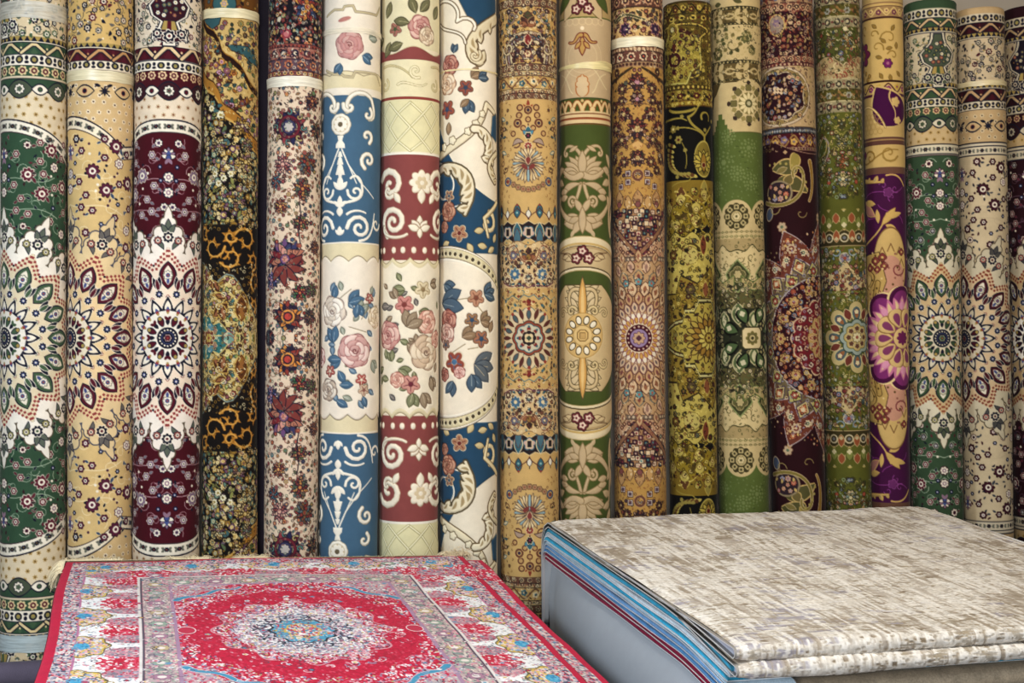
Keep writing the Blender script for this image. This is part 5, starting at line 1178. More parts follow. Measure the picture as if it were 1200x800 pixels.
        with w.rep(-W, W-st, st), w.at(T(ph, 0)):
            w.leaf(0, 380, 24, 7, -90, '54603c', 'a8a078', 1.6); w.leaf(0, 378, 18, 4, -90, 'b8b08c', '3c4a2c', .8)
            w.leaf(-st/2, 386, 20, 6, -90, '54603c', 'a8a078', 1.6); w.leaf(-st/2, 383, 14, 3.4, -90, 'b8b08c')
    with w.at(T(x(880), YM)):
        with w.spin(8, off=22.5): w.drop(19, 0, 18, 5.6, 0, '4a5c38', '101208', 2.2); w.flo(31, 0, 3.6, 4, 'b8b090', '4a5c38', .5)
        w.poly([(-9, -12), (9, -12), (12, -9), (12, 9), (9, 12), (-9, 12), (-12, 9), (-12, -9)], 'c2b086', '3c3a22', 1.4)
        w.flo(0, 0, 8, 8, '6a6236', '8a7c4c', .6, dep=.25); w.dot(0, 0, 4, 'a8986a', dk, .6); w.flo(0, 0, 2, 4, dk)
    micro(w, 326, YM, ['24241a', 'b0a482', '54603c'], 4.4, mask=lambda a, b: math.hypot(a-X(w, 880, 300), b-YM) > 40)
    micro(w, 9, 96, ['35301e', 'a39262'], 4.6)
    micro(w, 278, 326, ['8a7a50', '54502e'], 6)
    return w

def rug_14():
    w = roll_canvas(14, '2e0a12', 14)
    mr, cr, gd, bl = '2c0910', 'ab926a', 'a07c46', '5c6474'
    x = lambda a: X(w, a, 300); W = w.W
    pal = ['a8784c', '8a4434', 'b59a78', '5c6474', '7a6a3c', '4a1a20', 'c0a880']; lf = ['7a6a3c', '8a5a34', 'a08a5c', '4a4a44']; o = '1c0a10'
    def st_border(y, h): w.border(y, h, '6a4438', 'b59470', 'flower', 9, '34181c', 'c9ae84', '2c1214')
    with w.at(I3, mirror_y(YM)):
        w.border(-20, 26, '4a3030', 'a88a64', 'flower', 16, '5c6474', 'b59a78'); w.border(-8, 12, '9a7c5c', '4a2428', 'ribbon', 22, '5c6474', '7a3a2c', o); st_border(4, 10)
        w.band(14, 66, '35101a'); filler(w, 170, -W, W, 15, 65, 5, ['9a7a54', '8a4a3c', 'b59a78', '6a5a5c', '5a2428', '7a6a4c'], lf, o, None, (2, 3.4))
        w.ell(x(917), 29, 9, 11, '8a7a6c', 0, 'b59a60', 1.6); w.flo(x(917), 27, 5, 6, '7a6474'); 
        for t in (-1, 1): w.line(bz((x(917), 42), (x(917)+t*12, 38), (x(917)+t*10, 22), (x(917)+t*18, 22)), 1.4, 'b59a60')
        st_border(66, 8); w.border(74, 4, '5c2c2c', 'b59a78', 'dots', 5, o=o); w.band(78, 150, cr)
        w.ell(x(917), 113, 41, 35, 'b8a68a', 0, '7a6450', 1); w.ell(x(917), 113, 38, 32, '8a7446', 0, '6a5a3c', .8); filler(w, 70, x(917)-38, x(917)+38, 80, 146, 6, ['b09a68', '6a6a44', '9a5a44'], ['a8985c', '5a5a3c'], None, lambda a, b: 1 > ((a-x(917))/37)**2+((b-113)/31)**2 > .62, (1.8, 3))
        w.shape(lambda U, V: 27*(1-.06*np.cos(8*np.arctan2(V-113, U-x(917))))-np.sqrt(((U-x(917))*.86)**2+(V-113)**2), x(917), 113, 34, '2c0c18', 'b0a084', 1.4)
        filler(w, 90, x(917)-30, x(917)+30, 86, 140, 5.2, ['a8784c', '9a4a3c', '8a8490', 'b59a78', '6a7480'], ['a8784c', '5c6474', 'b59a78'], None, lambda a, b: ((a-x(917))/30)**2+((b-113)/25)**2 < 1, (2, 3.4))
        for q in (-4, 0, 4):
            for z in (-4, 0): w.flo(x(917)+q, 108+z+q*.2, 2.2, 4, 'c9b08c')
        w.area(lambda X_, Y_: np.minimum(Y_-150, 157-Y_), '4a4c50', o, .8, 146, 160); w.border(151, 5, '34343c', '8a8c8c', 'dots', 3.4)
        w.border(157, 17, '470f1a', '8a6a3c', 'wave', 22, 'b5924c', '6a5c74', o); w.border(173, 4, '8a6a58', '3a141c', 'dots', 4); w.area(lambda X_, Y_: Y_-(177-.006*(X_-x(955))**2+4), mr, '9a7a64', .8, 168, YM+1)
        w.scatter(30, -W, W, 178, 190, 5.4, lambda a, b, g: w.flo(a, b, 2.4, 4, g.choice(('8a7a80', 'a88a64', '6a5a44'))), mask=lambda a, b: b < 190-.006*(a-x(955))**2+2 and a < x(925))
        w.band(190, 300, mr)
        # paisleys
        for a, b, L_, wd, t, bd in ((908, 198, 30, 9, -10, 4), (948, 226, 38, 9, -140, -12), (906, 226, 26, 12, 0, 0)):
            w.drop(x(a), b, L_, wd, t, '54502c', 'b59a60', 1.4, bend=bd)
        w.drop(x(930), 200, 20, 6, -60, '8a7a3c', 'b59a60', 1.0, bend=-4); w.drop(x(930), 205, 12, 5, 120, '6a5c34', 'b59a60', 1)
        w.ell(x(914), 226, 15, 13, '34242c', 0, '8a7a5c', 2.4); w.ell(x(914), 226, 17.6, 15.6, None, 0); filler(w, 14, x(914)-11, x(914)+11, 217, 236, 6, ['b58a6c', 'a85a44', '8a8490'], ['b59a60'], None, None, (2.6, 4))
        w.line(bz((x(900), 236), (x(924), 248), (x(946), 232), (x(944), 206))+bz((x(944), 206), (x(942), 190), (x(928), 196), (x(932), 208), 8)[1:], 3.4, '7a6c34', 2, 'b5a078', .8); w.line(bz((x(952), 190), (x(956), 210), (x(954), 226), (x(950), 236)), 5, '8a6a2c', 2, 'b5a078', .9)
        w.ell(x(903), 250, 5, 7, '4a5468', 20, 'a8987c', 1.2); w.spi(x(908), 244, 9, .7, 0, 1.2, '8a7a4c'); w.spi(x(940), 250, 8, .7, 0, 1.0, '8a7a4c'); w.leaf(x(925), 197, 14, 3, 160, '7a6c3c', 'b5a078', .6)
        for q in range(10): a, b = bz((x(905), 192), (x(925), 188), (x(946), 196), (x(948), 222), 9)[q]; w.dot(a, b, 1.6, '9a8a4c')
    # medallion centred to the right
    with w.at(T(x(962), YM)):
        sh = lambda r0, r1, n, p=1.0: (lambda U, V: (r0+(r1-r0)*np.power(1-np.abs(((np.arctan2(V, U)-PI/2)*n/(2*PI)+.5) % 1-.5)*2, p)-np.sqrt(U*U+V*V)))
        with w.spin(16, off=-90): w.flo(142, 0, 5.6, 6, 'b09a7c', '7a5a44', 1, ctr='5c6c54'); w.leaf(126, 0, 14, 2.6, 0, 'a88458', 'b5a078', .6)
        w.shape(sh(101, 136, 16, .8), 0, 0, 140, '6a3828', 'aa9c98', 1.4); w.scatter(520, -134, 134, -134, 134, 4.6, lambda a, b, g: w.dot(a, b, g.uniform(.9, 1.5), g.choice(('a8784c', 'b59a78', '8a4434', '34161a', '7a6a4c'))), mask=lambda a, b: 104 < math.hypot(a, b) < 128)
        with w.spin(16, off=-90):
            w.ros(114, 0, 6.6, 'b09a7c', '6a2c2a', 'c0a880', 8, '5a2418'); w.ros(104, 11, 4.6, 'c0b090', '4a6458', 'c0a880', 8, '5a2418'); w.ros(104, -11, 4.6, 'c0b090', '4a6458', 'c0a880', 8, '5a2418'); w.flo(124, 0, 3.6, 6, 'a86a44', '5a2418', .6, ctr='c0a880')
            for q in (-1, 1): w.dot(120, q*5, 1.6, 'c0a060'); w.leaf(96, q*16, 9, 2, 0, 'b09a7c')
        w.shape(sh(84, 103, 16), 0, 0, 110, 'aa9c98'); w.shape(sh(82, 101, 16), 0, 0, 110, '6a5c40')
        with w.spin(16, off=-90): w.poly([(80, 0), (91, 8), (101, 0), (91, -8)], 'b0a06c', '4a3c48', 1.4); w.poly([(84, 0), (91, 5), (97, 0), (91, -5)], 'a8643c', '5a2c24', .8); w.flo(91, 0, 3, 4, 'c0b090')
        with w.spin(16, off=-78.75): w.poly([(70, 0), (80, 9), (90, 0), (80, -9)], 'a39a5c', '4a3c48', 1.4); w.flo(80, 0, 4.4, 6, '8a4434', '34181c', .8, ctr='c0b090')
        w.dot(0, 0, 73, '350c18', 'a39a90', 1.4)
        g = w.rng
        w.scatter(240, -72, 72, -72, 72, 6, lambda a, b, g: tiny_flower(w, a, b, g.uniform(2.6, 4), g, ['a8784c', 'b59a6a', '8a4434', '6a7480', 'c0a060', '9a5a34'], '1c0a10'), mask=lambda a, b: 44 < math.hypot(a, b) < 71)
        with w.spin(16, off=-90): w.flo(60, 0, 7, 6, 'a88a54', '3a1418', 1, ctr='c9b48a'); w.dot(60, 0, 2.0, '7a3434')
        w.flo(0, 0, 46, 16, '6a1c24', 'b59a7c', 1.8, dep=.09)
        with w.spin(20): w.flo(39, 0, 3.4, 4, 'b5a08a', '34101c', .6, rot=45); w.dot(39, 0, 1.2, '4a1c28')
        with w.spin(16): w.flo(31, 0, 3.2, 4, 'b08a6c', '34101c', .6); w.dot(31, 0, 1.2, '4a1c28')
        w.flo(0, 0, 27, 14, 'a88a54', '6a4a2c', 1, dep=.08)
        with w.spin(14): w.leaf(12, 0, 13, 2.6, 0, '8a4434', 'c0a880', .6)
        w.dot(0, 0, 10, 'b5a078', '6a3428')
    micro(w, 0, 76, ['1c0a10', 'b59a78', '8a4434'], 4.0)
    micro(w, 262, YM, ['1c0a10', 'c0a880', '8a8490', '5a1c20'], 4.2, mask=lambda a, b: math.hypot(a-X(w, 962, 300), b-YM) < 118+8*math.cos(16*math.atan2(a-X(w, 962, 300), b-YM)))
    micro(w, 78, 176, ['34181c', 'b59a78', '7a6a3c'], 4.6)
    return w

def rug_15():
    w = roll_canvas(15, '5c5a22', 15)
    ol, cr, dk = '595a20', 'a8966c', '30301a'
    x = lambda a: X(w, a, 300); W = w.W; ac = x(990)
    pal = ['b0a078', '8a5a34', '6a7480', 'c0b48c', '9a4a34', '8a8a6c']; lf = ['8a8040', 'a89858', '3c4a44', '6a6a2c']; o = '3a3818'
    def chain(y, h): w.border(y, h, '8c8262', '3a342c', 'chain', 12, 'b0a480', '6a3c34', '34341c'); w.band(y-1, y+.6, 'a89c74')
    with w.at(I3, mirror_y(YM)):
        chain(-20, 10); w.band(-10, 6, ol); chain(-6, 12); w.border(6, 14, '57501f', '8a6a3c', 'ribbon', 26, '8a8a7c', '4a4424', o); chain(20, 12)
        w.band(32, 95, '4e5220'); 
        tendrils(w, 16, -W, W, 34, 92, 6, 'a8945c', 1); filler(w, 60, -W, W, 34, 92, 6.6, pal, lf, None, None, (2, 3.4))
        for a, b, r_ in ((963, 50, 8), (999, 48, 8), (979, 50, 6)): big_palmette(w, x(a), b, r_, ['b0a078', '6a7480', '8a5a34'], o, seed=int(a))
        w.area(lambda X_, Y_: np.minimum(Y_-(78-12*np.abs(np.cos((X_-x(974))*PI/44))), 92-Y_), 'a08c62', '34341c', 1, 60, 94)
        w.scatter(50, -W, W, 68, 91, 5, lambda a, b, g: w.spi(a, b, 4, .9, g.uniform(0, 360), 1.4, g.choice(('c0b084', '6a5a3c', '8a4434')), .8)); chain(93, 12); w.border(105, 14, '57501f', '8a6a3c', 'ribbon', 26, '8a8a7c', '4a4424', o); chain(119, 13)
        w.band(132, YM+1, ol)
        with w.at(T(ac, 0)), w.mir():
            for a, b, r_ in ((0, 146, 4.4), (9, 156, 3), (16, 150, 3), (0, 168, 6.5), (20, 170, 4.5), (10, 178, 4.5), (0, 190, 8), (22, 186, 5.5), (0, 210, 9), (16, 205, 5), (27, 200, 5), (10, 222, 3.2), (3, 231, 2.8), (17, 226, 3), (26, 160, 4.5)): big_palmette(w, a, b, r_, [pal[int(b+k) % 6] for k in (0, 2, 3)], o, seed=int(a+b))
            tendrils(w, 12, 2, W, 136, 232, 6, '8a8248', .9)
            filler(w, 50, 0, W, 136, 232, 6.4, pal, lf, None, None, (1.4, 2.6))
        w.drop(x(970), 158, 26, 6, 100, '4c5220', 'a8945c', 1.2, bend=5); w.line(bz((x(968), 160), (x(976), 162), (x(978), 176), (x(970), 188)), 2.4, '9a8a80', 1.2); w.spi(x(960), 146, 7, .8, 0, 1.6, 'a89c74')
        n = 9; st = 2*W/n
        w.area(lambda X_, Y_: np.minimum(Y_-(272-2*np.cos((X_-ac)*2*PI/st)), 288-Y_), '3c3418', 'a08c62', 1, 262, 292)
        with w.rep(-W, W-st, st), w.at(T(ac % st, 0)):
            w.line([(0, 252), (st*.3, 262), (st*.5, 270), (st*.7, 262), (st, 252)], 1.4, 'a8945c'); w.leaf(0, 262, 12, 3.8, -90, '8a4c2c', 'b09c70', .7); w.leaf(st/2, 268, 14, 4, -90, '767a3c', '4a4c20', .7); w.flo(st/2, 264, 3.2, 4, 'c0b48c'); w.dot(st/2, 247, 1.4, 'b0a078'); w.leaf(st/2-3, 246, 6, 1.2, 0, 'a8985c')
            w.ring(st/2, 279, 4.6, 1.6, 'b5a888'); w.dot(st/2, 279, 2, '6a6a6c'); w.leaf(0, 270, 14, 3.6, 90, '8a4c2c', 'b09c70', .8); w.flo(0, 280, 2.4, 4, 'b0a078')
        with w.at(T(ac, 0)), w.mir():
            filler(w, 30, 0, W, 292, 314, 5.6, ['8a9a94', 'b0a078', '8a4c3c', '4a5a5c'], ['6a7a74', '3c4424', 'a8985c'], None, None, (2, 3.4)); w.flo(0, 303, 6, 7, '7a7480', 'b0a888', 1, ctr='8a4434'); w.spi(9, 295, 6, .9, 30, 1.6, '7a8a90', 1)
        w.area(lambda X_, Y_: np.minimum(Y_-(322-7*np.abs(np.cos((X_-ac)*PI/36))-9*np.exp(-(((X_-ac+36) % 72-36)/5)**2)), 341+4*np.cos((X_-ac)*PI/26)-Y_), 'b09c70', '4a4424', 1, 296, 350)
        filler(w, 90, -W, W, 312, 344, 5.4, ['6a2c2a', '4a5468', '8a5a34', '3c3424', '9a8a90'], ['5a5a2c', '6a3424', '3c4a44'], None, lambda a, b: 318 < b < 343, (2.2, 3.6)); w.border(341, 3, ol, 'a8945c', 'wave', 10, ol, ol)
        w.scatter(60, -W, W, 348, 384, 6, lambda a, b, g: w.spi(a, b, 4, .8, g.uniform(0, 360), 1.0, g.choice(('a8985c', '7a8070', '8a7a40')), .6)); filler(w, 40, -W, W, 346, YM, 7, ['8a9a80', 'b0a078', '8a5a34'], ['8a8040', '4a5424'], None, None, (1.6, 2.6))
    with w.at(T(x(1002), YM-1)):
        with w.spin(8, off=-90): w.drop(14, 0, 28, 9, 0, 'ab9a6a', '4a4c28', 1.2); w.drop(16, 0, 20, 5.4, 0, '4a5c5c', 'b8aa80', .8); w.leaf(22, 0, 11, 2.6, 0, '8a5a34'); w.flo(30, 0, 3, 5, 'c0b48c', '6a2c3a', .6)
        with w.spin(8, off=-67.5): w.leaf(22, 0, 14, 4, 0, '6a3428', 'b8aa80', .9)
        w.flo(0, 0, 21, 8, '8a9488', '34443c', 1.4, dep=.16); w.flo(0, 0, 16, 8, 'a8945c', '54542c', .8, dep=.16)
        with w.spin(8): w.flo(10.4, 0, 3.2, 5, '5c3c2c', 'c0b48c', .5)
        w.flo(0, 0, 6, 8, 'c0b48c', '4a3c2c', .8, ctr='8a4c3c')
    micro(w, 0, 132, ['30301a', 'b0a480', '6a3c34'], 4.0)
    micro(w, 134, 232, ['3a3e1c', 'a89858', '8a9a80'], 5.0)
    micro(w, 290, YM, ['30301a', 'b8ac84', '7a4a34', '5a6c70'], 4.6, mask=lambda a, b: math.hypot(a-X(w, 1002, 300), b-YM) > 44)
    return w
def vnoise(nx, ny, cx, cy, seed):
    """smooth value noise with cell size cx, cy"""
    rs = np.random.RandomState(seed)
    gx, gy = int(nx/cx)+3, int(ny/cy)+3
    g = rs.rand(gy, gx).astype(np.float32)
    u = np.arange(nx)/cx; v = np.arange(ny)/cy
    iu, iv = u.astype(int), v.astype(int); fu, fv = u-iu, v-iv
    fu = fu*fu*(3-2*fu); fv = fv*fv*(3-2*fv)
    a = g[iv][:, iu]*(1-fu)+g[iv][:, iu+1]*fu; b = g[iv+1][:, iu]*(1-fu)+g[iv+1][:, iu+1]*fu
    return a*(1-fv)[:, None]+b*fv[:, None]

def red_rug():
    w = Weave(240, 0, 680, 'ad1236', k=1.8, wrap=False, seed=70)
    YC = 340
    d = lambda X_, Y_: np.minimum(240-np.abs(X_), .85*np.minimum(Y_, 680-Y_)+2)
    m = lambda a, b, wob=0, per=30: (lambda X_, Y_: np.minimum(d(X_, Y_)-a-(wob*np.sin(X_*2*PI/per)*np.sin(Y_*2*PI/per) if wob else 0), b-d(X_, Y_)))
    cell = (2.1, 3.4)
    w.mosaic(m(10, 27), [('8d8f9c', 3), ('c47a86', 2), ('4a4a5e', 3), ('cfc3b8', 3), ('a8283c', 2), ('b9a0a8', 2)], cell, seed=1)
    w.area(m(26, 28), 'a8688a')
    w.mosaic(m(28, 85), [('e0dfdd', 9), ('d4d4d4', 4), ('b8b4b6', 2), ('8f9aa0', 1), ('c98a94', 1), ('a8946c', .6)], cell, seed=2)
    # arched flower heads along the border and ragged red clouds between them
    for side in ('x-', 'x+', 'y-', 'y+'):
        L = 680 if side[0] == 'x' else 480; n = 6 if side[0] == 'x' else 5
        for q in range(n):
            c_ = L*(q+.5)/n
            if side[0] == 'x': cx_, cy_ = (-1 if side[1] == '-' else 1)*(240-32), c_
            else: cx_, cy_ = c_-240, 38 if side[1] == '-' else 642
            rx, ry = (21, 30) if side[0] == 'x' else (34, 20)
            f = lambda X_, Y_, cx_=cx_, cy_=cy_, rx=rx, ry=ry: (1+.09*np.cos(8*np.arctan2((Y_-cy_)/ry, (X_-cx_)/rx))-np.hypot((X_-cx_)/rx, (Y_-cy_)/ry))*rx
            g_ = lambda off: (lambda a, b, f=f: np.minimum(f(a, b)+off, d(a, b)-27))
            w.area(g_(4), '5a5440', y0=cy_-50, y1=cy_+50); w.mosaic(g_(2.6), [('c2a44a', 6), ('a8843c', 2), ('cfc09a', 2), ('5a5440', 1.4)], cell, seed=2+q, y0=cy_-50, y1=cy_+50)
            w.mosaic(g_(.4), [('c9a85a', 3), ('cf9aa0', 3), ('8a9cb0', 2), ('54505c', 2), ('d0c8b8', 2)], cell, seed=3+q, y0=cy_-40, y1=cy_+40)
            w.mosaic(lambda a, b, cx_=cx_, cy_=cy_: (1-np.hypot((a-cx_)/7, (b-cy_)/11))*7, [('3f8fb4', 4), ('5aa0bc', 2), ('2f6f94', 1)], cell, seed=4, y0=cy_-20, y1=cy_+20)
            # cloud
            c2 = c_+L/n/2
            if side[0] == 'x': px, py = np.sign(cx_)*(240-78), c2
            else: px, py = c2-240, 88 if side[1] == '-' else 592
            f2 = lambda X_, Y_, px=px, py=py: (1-np.hypot((X_-px)/(30 if side[0] == 'x' else 46), (Y_-py)/(34 if side[0] == 'x' else 30)))*22+4*np.sin(X_*.5)*np.sin(Y_*.4)
            w.mosaic(lambda a, b: np.minimum(f2(a, b), 86-d(a, b)), [('b01c34', 7), ('c9405a', 3), ('d09aa4', 1.5), ('dcd8d4', 1.4)], cell, seed=9+q, y0=py-50, y1=py+50)
            for t in (-1, 1):
                pxx, pyy = (px, py+t*34) if side[0] == 'x' else (px+t*42, py)
                f3 = lambda X_, Y_, a_=pxx, b_=pyy: (1-np.hypot((X_-a_)/(26 if side[0] == 'x' else 22), (Y_-b_)/16))*16
                w.mosaic(lambda a, b: np.minimum(f3(a, b), 86-d(a, b)), [('b87a88', 4), ('9a8088', 3), ('7a7a86', 2), ('c4a0a0', 2), ('a8344c', 2)], cell, seed=20+q, y0=pyy-30, y1=pyy+30)
    w.area(m(83, 86), 'd0cac4'); w.area(m(86, 88), '4a4450')
    w.mosaic(m(88, 116), [('a89494', 5), ('b5a49c', 4), ('8a7a80', 3), ('c47a8c', 2), ('8a9c8a', 1.6), ('cdbfb4', 2), ('6a626c', 1)], cell, seed=4)
    w.area(m(116, 120), '9a7a92')
    for q in range(14):                                      # rosettes of the inner guard strip
        y_ = 40+q*46
        for sx in (-1, 1):
            if 140 < y_ < 545 or True: w.flo(sx*138, y_, 9, 8, ('8a9c8a', '9a7084', 'b5a078')[q % 3], '5a5060', 1, ctr='d8ccc4', cr=.45); w.spi(sx*138, y_+23, 7, .9, 60*q, 2, '6a5a64', 1); w.leaf(sx*138-6, y_+18, 12, 3, 40, '7a8a84', '5a5060', .5)
    for q in range(7):
        for yy in (122, 558): w.flo(-108+q*36, yy, 9, 8, ('8a9c8a', '9a7084', 'b5a078')[q % 3], '5a5060', 1, ctr='d8ccc4', cr=.45)
    field = lambda X_, Y_: d(X_, Y_)-120
    w.mosaic(field, [('b41436', 9), ('a01430', 3), ('c23a54', 3.4), ('c98a98', 3.2), ('dccfce', 2.8), ('7a7c96', 1.4), ('5a3048', 1), ('a8946a', .7)], cell, seed=5)
    # medallion
    e = lambda rx, ry, lob=0, n=16: (lambda X_, Y_: (1+lob*np.cos(n*np.arctan2((Y_-YC)/ry, X_/rx))-np.hypot(X_/rx, (Y_-YC)/ry))*rx)
    for sx in (-1, 1):
        for sy in (-1, 1):
            sp = lambda X_, Y_: np.minimum(field(X_, Y_), (142+76*(np.abs(X_)-58)/67)-np.minimum(Y_, 680-Y_)+6*np.sin(np.abs(X_)*.2))
    w.mosaic(lambda a, b: np.minimum(sp(a, b), 0*a+50), [('b09498', 5), ('bd7486', 3), ('a8a0a0', 3), ('b02c48', 3), ('8a8c9c', 2), ('c9bcb4', 2)], cell, seed=6)
    for sx in (-1, 1):
        for yy in (0, 680):
            s_ = 1 if yy == 0 else -1
            w.line(bz((sx*118, yy+s_*212), (sx*104, yy+s_*184), (sx*92, yy+s_*206), (sx*78, yy+s_*170))+bz((sx*78, yy+s_*170), (sx*70, yy+s_*150), (sx*56, yy+s_*172), (sx*48, yy+s_*150))[1:], 8, '3f86a4', 3, o='c8b0b4', ow=1)
    w.area(e(114, 162, .03, 24), 'b01236'); w.mosaic(e(114, 162, .03, 24), [('b41436', 12), ('a01430', 6), ('bf3850', 2.2), ('c98a98', .5)], cell, seed=7)
    w.area(lambda a, b: np.minimum(e(84, 115, .07, 12)(a, b), 60+0*a), 'c0848c'); w.mosaic(e(82, 113, .07, 12), [('a41832', 5), ('c25a70', 3), ('cf9aa4', 3), ('dcd4d0', 2.4), ('8a8ca4', 2), ('6a5060', 1.2), ('b09a6c', 1)], cell, seed=8)
    w.area(e(67, 90, .05, 16), '8a7a90'); w.mosaic(e(66, 89, .05, 16), [('c8b4b4', 4), ('dedbd8', 4), ('a890a0', 3), ('c47a8c', 2.4), ('8a9aa8', 2), ('b9a06a', 1.4), ('5a5468', 1.4)], cell, seed=10)
    w.area(e(50, 66, .08, 12), 'c9c4c2'); w.mosaic(e(49, 65, .08, 12), [('dcd9d8', 4), ('b9b0b8', 3), ('54525e', 2.4), ('a8687c', 1.6), ('7a96a8', 1.6)], cell, seed=11)
    for i in range(22):
        a = 2*PI*i/22; w.spi(41*math.cos(a), YC+54*math.sin(a), 7.5, .9, math.degrees(a), 2.6, '2c2c3a', 1.4, ccw=1 if i % 2 else -1)
    w.area(e(33, 43, .06, 12), '23232e'); w.area(e(30, 41, .06, 12), '4a90ac'); w.mosaic(e(29, 40, .05, 12), [('4a92b0', 5), ('3f7f9c', 3), ('9ab4bc', 2), ('b9a050', 1.6), ('b03a50', 1.6)], cell, seed=12)
    w.area(e(18, 25, .06, 8), 'c2a04c'); w.mosaic(e(16, 23, .06, 8), [('b03048', 4), ('cdc4bc', 3), ('4a86a4', 3), ('c9a85a', 2)], cell, seed=13)
    for i in range(1500):                                   # hair-fine scrolls over the whole rug
        g = w.rng; x_, y_ = g.uniform(-228, 228), g.uniform(8, 672)
        if abs(math.hypot(x_/129, (y_-YC)/185)-.86) < .10: continue
        c_ = g.choice(('5a3048', 'd8ccd0', '8a5a74', '7a8ca4', 'c9a0a8', 'e0dcd8', '4a4450'))
        if g.random() < .6: w.spi(x_, y_, g.uniform(3, 6), .7, g.uniform(0, 360), 1.3, c_, .7)
        else: w.flo(x_, y_, g.uniform(2.4, 4), 5, c_, None, ctr=g.choice(('b41436', 'e0dcd8', '4a86a0', 'c9a85a')), cr=.5)
    # bright centre flower and lines of the vine work
    for i in range(130):
        g = w.rng; x_, y_ = g.uniform(-118, 118), g.uniform(130, 550)
        if abs(math.hypot(x_/129, (y_-YC)/185)-.9) < .13: continue
        w.spi(x_, y_, g.uniform(6, 13), g.uniform(.5, .8), g.uniform(0, 360), 1.4, g.choice(('d0bcc0', 'cfa0a8', '8a90a8', '6a2838')), .8)
    for sx in (-1, 1):
        w.ell(sx*112, YC, 8, 12, 'b02c44', 0, 'dccfce', 1.2)
    return w

def beige_canvas(nx, ny):
    """cream rug with broken taupe and lilac brush marks; returns colour and pile height"""
    C = np.empty((ny, nx, 3), np.float32); C[:] = col('cfc8bc')
    def mix(mask, c, amt=1.0): C[:] += (np.clip(mask, 0, 1)*amt)[..., None]*(col(c)-C)
    fine = vnoise(nx, ny, 1.8, 1.6, 1)
    h1 = vnoise(nx, ny, 26, 4.2, 2)*.5+vnoise(nx, ny, 11, 2.6, 3)*.35+fine*.15
    h2 = vnoise(nx, ny, 18, 3.4, 12)*.5+vnoise(nx, ny, 7, 2.4, 13)*.35+fine*.15
    v1 = vnoise(nx, ny, 5.0, 46, 4)*.6+vnoise(nx, ny, 3.0, 16, 5)*.25+fine*.15
    v2 = vnoise(nx, ny, 4.0, 34, 14)*.6+vnoise(nx, ny, 2.6, 12, 15)*.25+fine*.15
    big = vnoise(nx, ny, 80, 60, 6)*.55+vnoise(nx, ny, 30, 24, 7)*.45
    big2 = vnoise(nx, ny, 60, 50, 8)*.5+vnoise(nx, ny, 24, 20, 9)*.5
    mix((h1-.52)*16, 'e0dcd4', .85)
    mix((h2*.8+big*.3-.635)*14, 'a39683', .9)
    mix((big*.34+h1*.74-.625)*15, '94866f', .9)
    mix((big*.30+h2*.76-.645)*15, '7a6b57', .9)
    mix((big2*.5+h1*.55-.625)*14, '96919a', .85)
    mix((v1-.57)*14, 'e0dbd2', .85)
    mix((v2*.7+big*.3-.60)*18, '8f816e', .75)
    mix((.38-v1)*16, 'a4988a', .6)
    mix((.36-h2)*16, '968a78', .6)
    ht = np.clip((C.mean(-1)-.5)*3, 0, 1)
    C *= (.93+.14*fine)[..., None]
    return C, ht
# ---------------------------------------------------------------- helpers for objects
def tag(o, label=None, cat=None, group=None, kind=None):
    if label: o['label'] = label
    if cat: o['category'] = cat
    if group: o['group'] = group
    if kind: o['kind'] = kind
    return o
def empty(name, loc, rot=(0, 0, 0)):
    o = bpy.data.objects.new(name, None); COL.objects.link(o); o.location = loc; o.rotation_euler = rot
    o.empty_display_size = .1
    return o
def srgb2lin(c):
    c = np.clip(c, 0, 1)
    return np.where(c <= .04045, c/12.92, ((c+.055)/1.055)**2.4)
def mesh_obj(name, verts, quads, mat, parent=None, tris=None, cols=None, smooth=True):
    me = bpy.data.meshes.new(name)
    V = np.asarray(verts, np.float32); Q = np.asarray(quads, np.int32).reshape(-1, 4)
    Tt = np.asarray(tris if tris is not None else [], np.int32).reshape(-1, 3)
    me.vertices.add(len(V)); me.vertices.foreach_set('co', V.ravel())
    loops = np.concatenate([Q.ravel(), Tt.ravel()]); me.loops.add(len(loops)); me.loops.foreach_set('vertex_index', loops)
    n = len(Q)+len(Tt); me.polygons.add(n)
    st = np.concatenate([np.arange(len(Q))*4, len(Q)*4+np.arange(len(Tt))*3]).astype(np.int32)
    me.polygons.foreach_set('loop_start', st)
    me.polygons.foreach_set('use_smooth', np.full(n, smooth))
    if cols is not None:
        a = me.color_attributes.new('Yarn', 'FLOAT_COLOR', 'POINT')
        buf = np.ones((len(V), 4), np.float32); buf[:, :3] = cols; a.data.foreach_set('color', buf.ravel())
    me.update(); me.validate()
    if mat: me.materials.append(mat)
    o = bpy.data.objects.new(name, me); COL.objects.link(o)
    if parent: o.parent = parent
    return o
def grid_quads(nr, nc, wrap=False):
    r = np.arange(nr-1)[:, None]; c = np.arange(nc if wrap else nc-1)[None, :]; c2 = (c+1) % nc
    a = r*nc+c; b = r*nc+c2; d = (r+1)*nc+c; e = (r+1)*nc+c2
    return np.stack([a, d, e, b], -1).reshape(-1, 4)
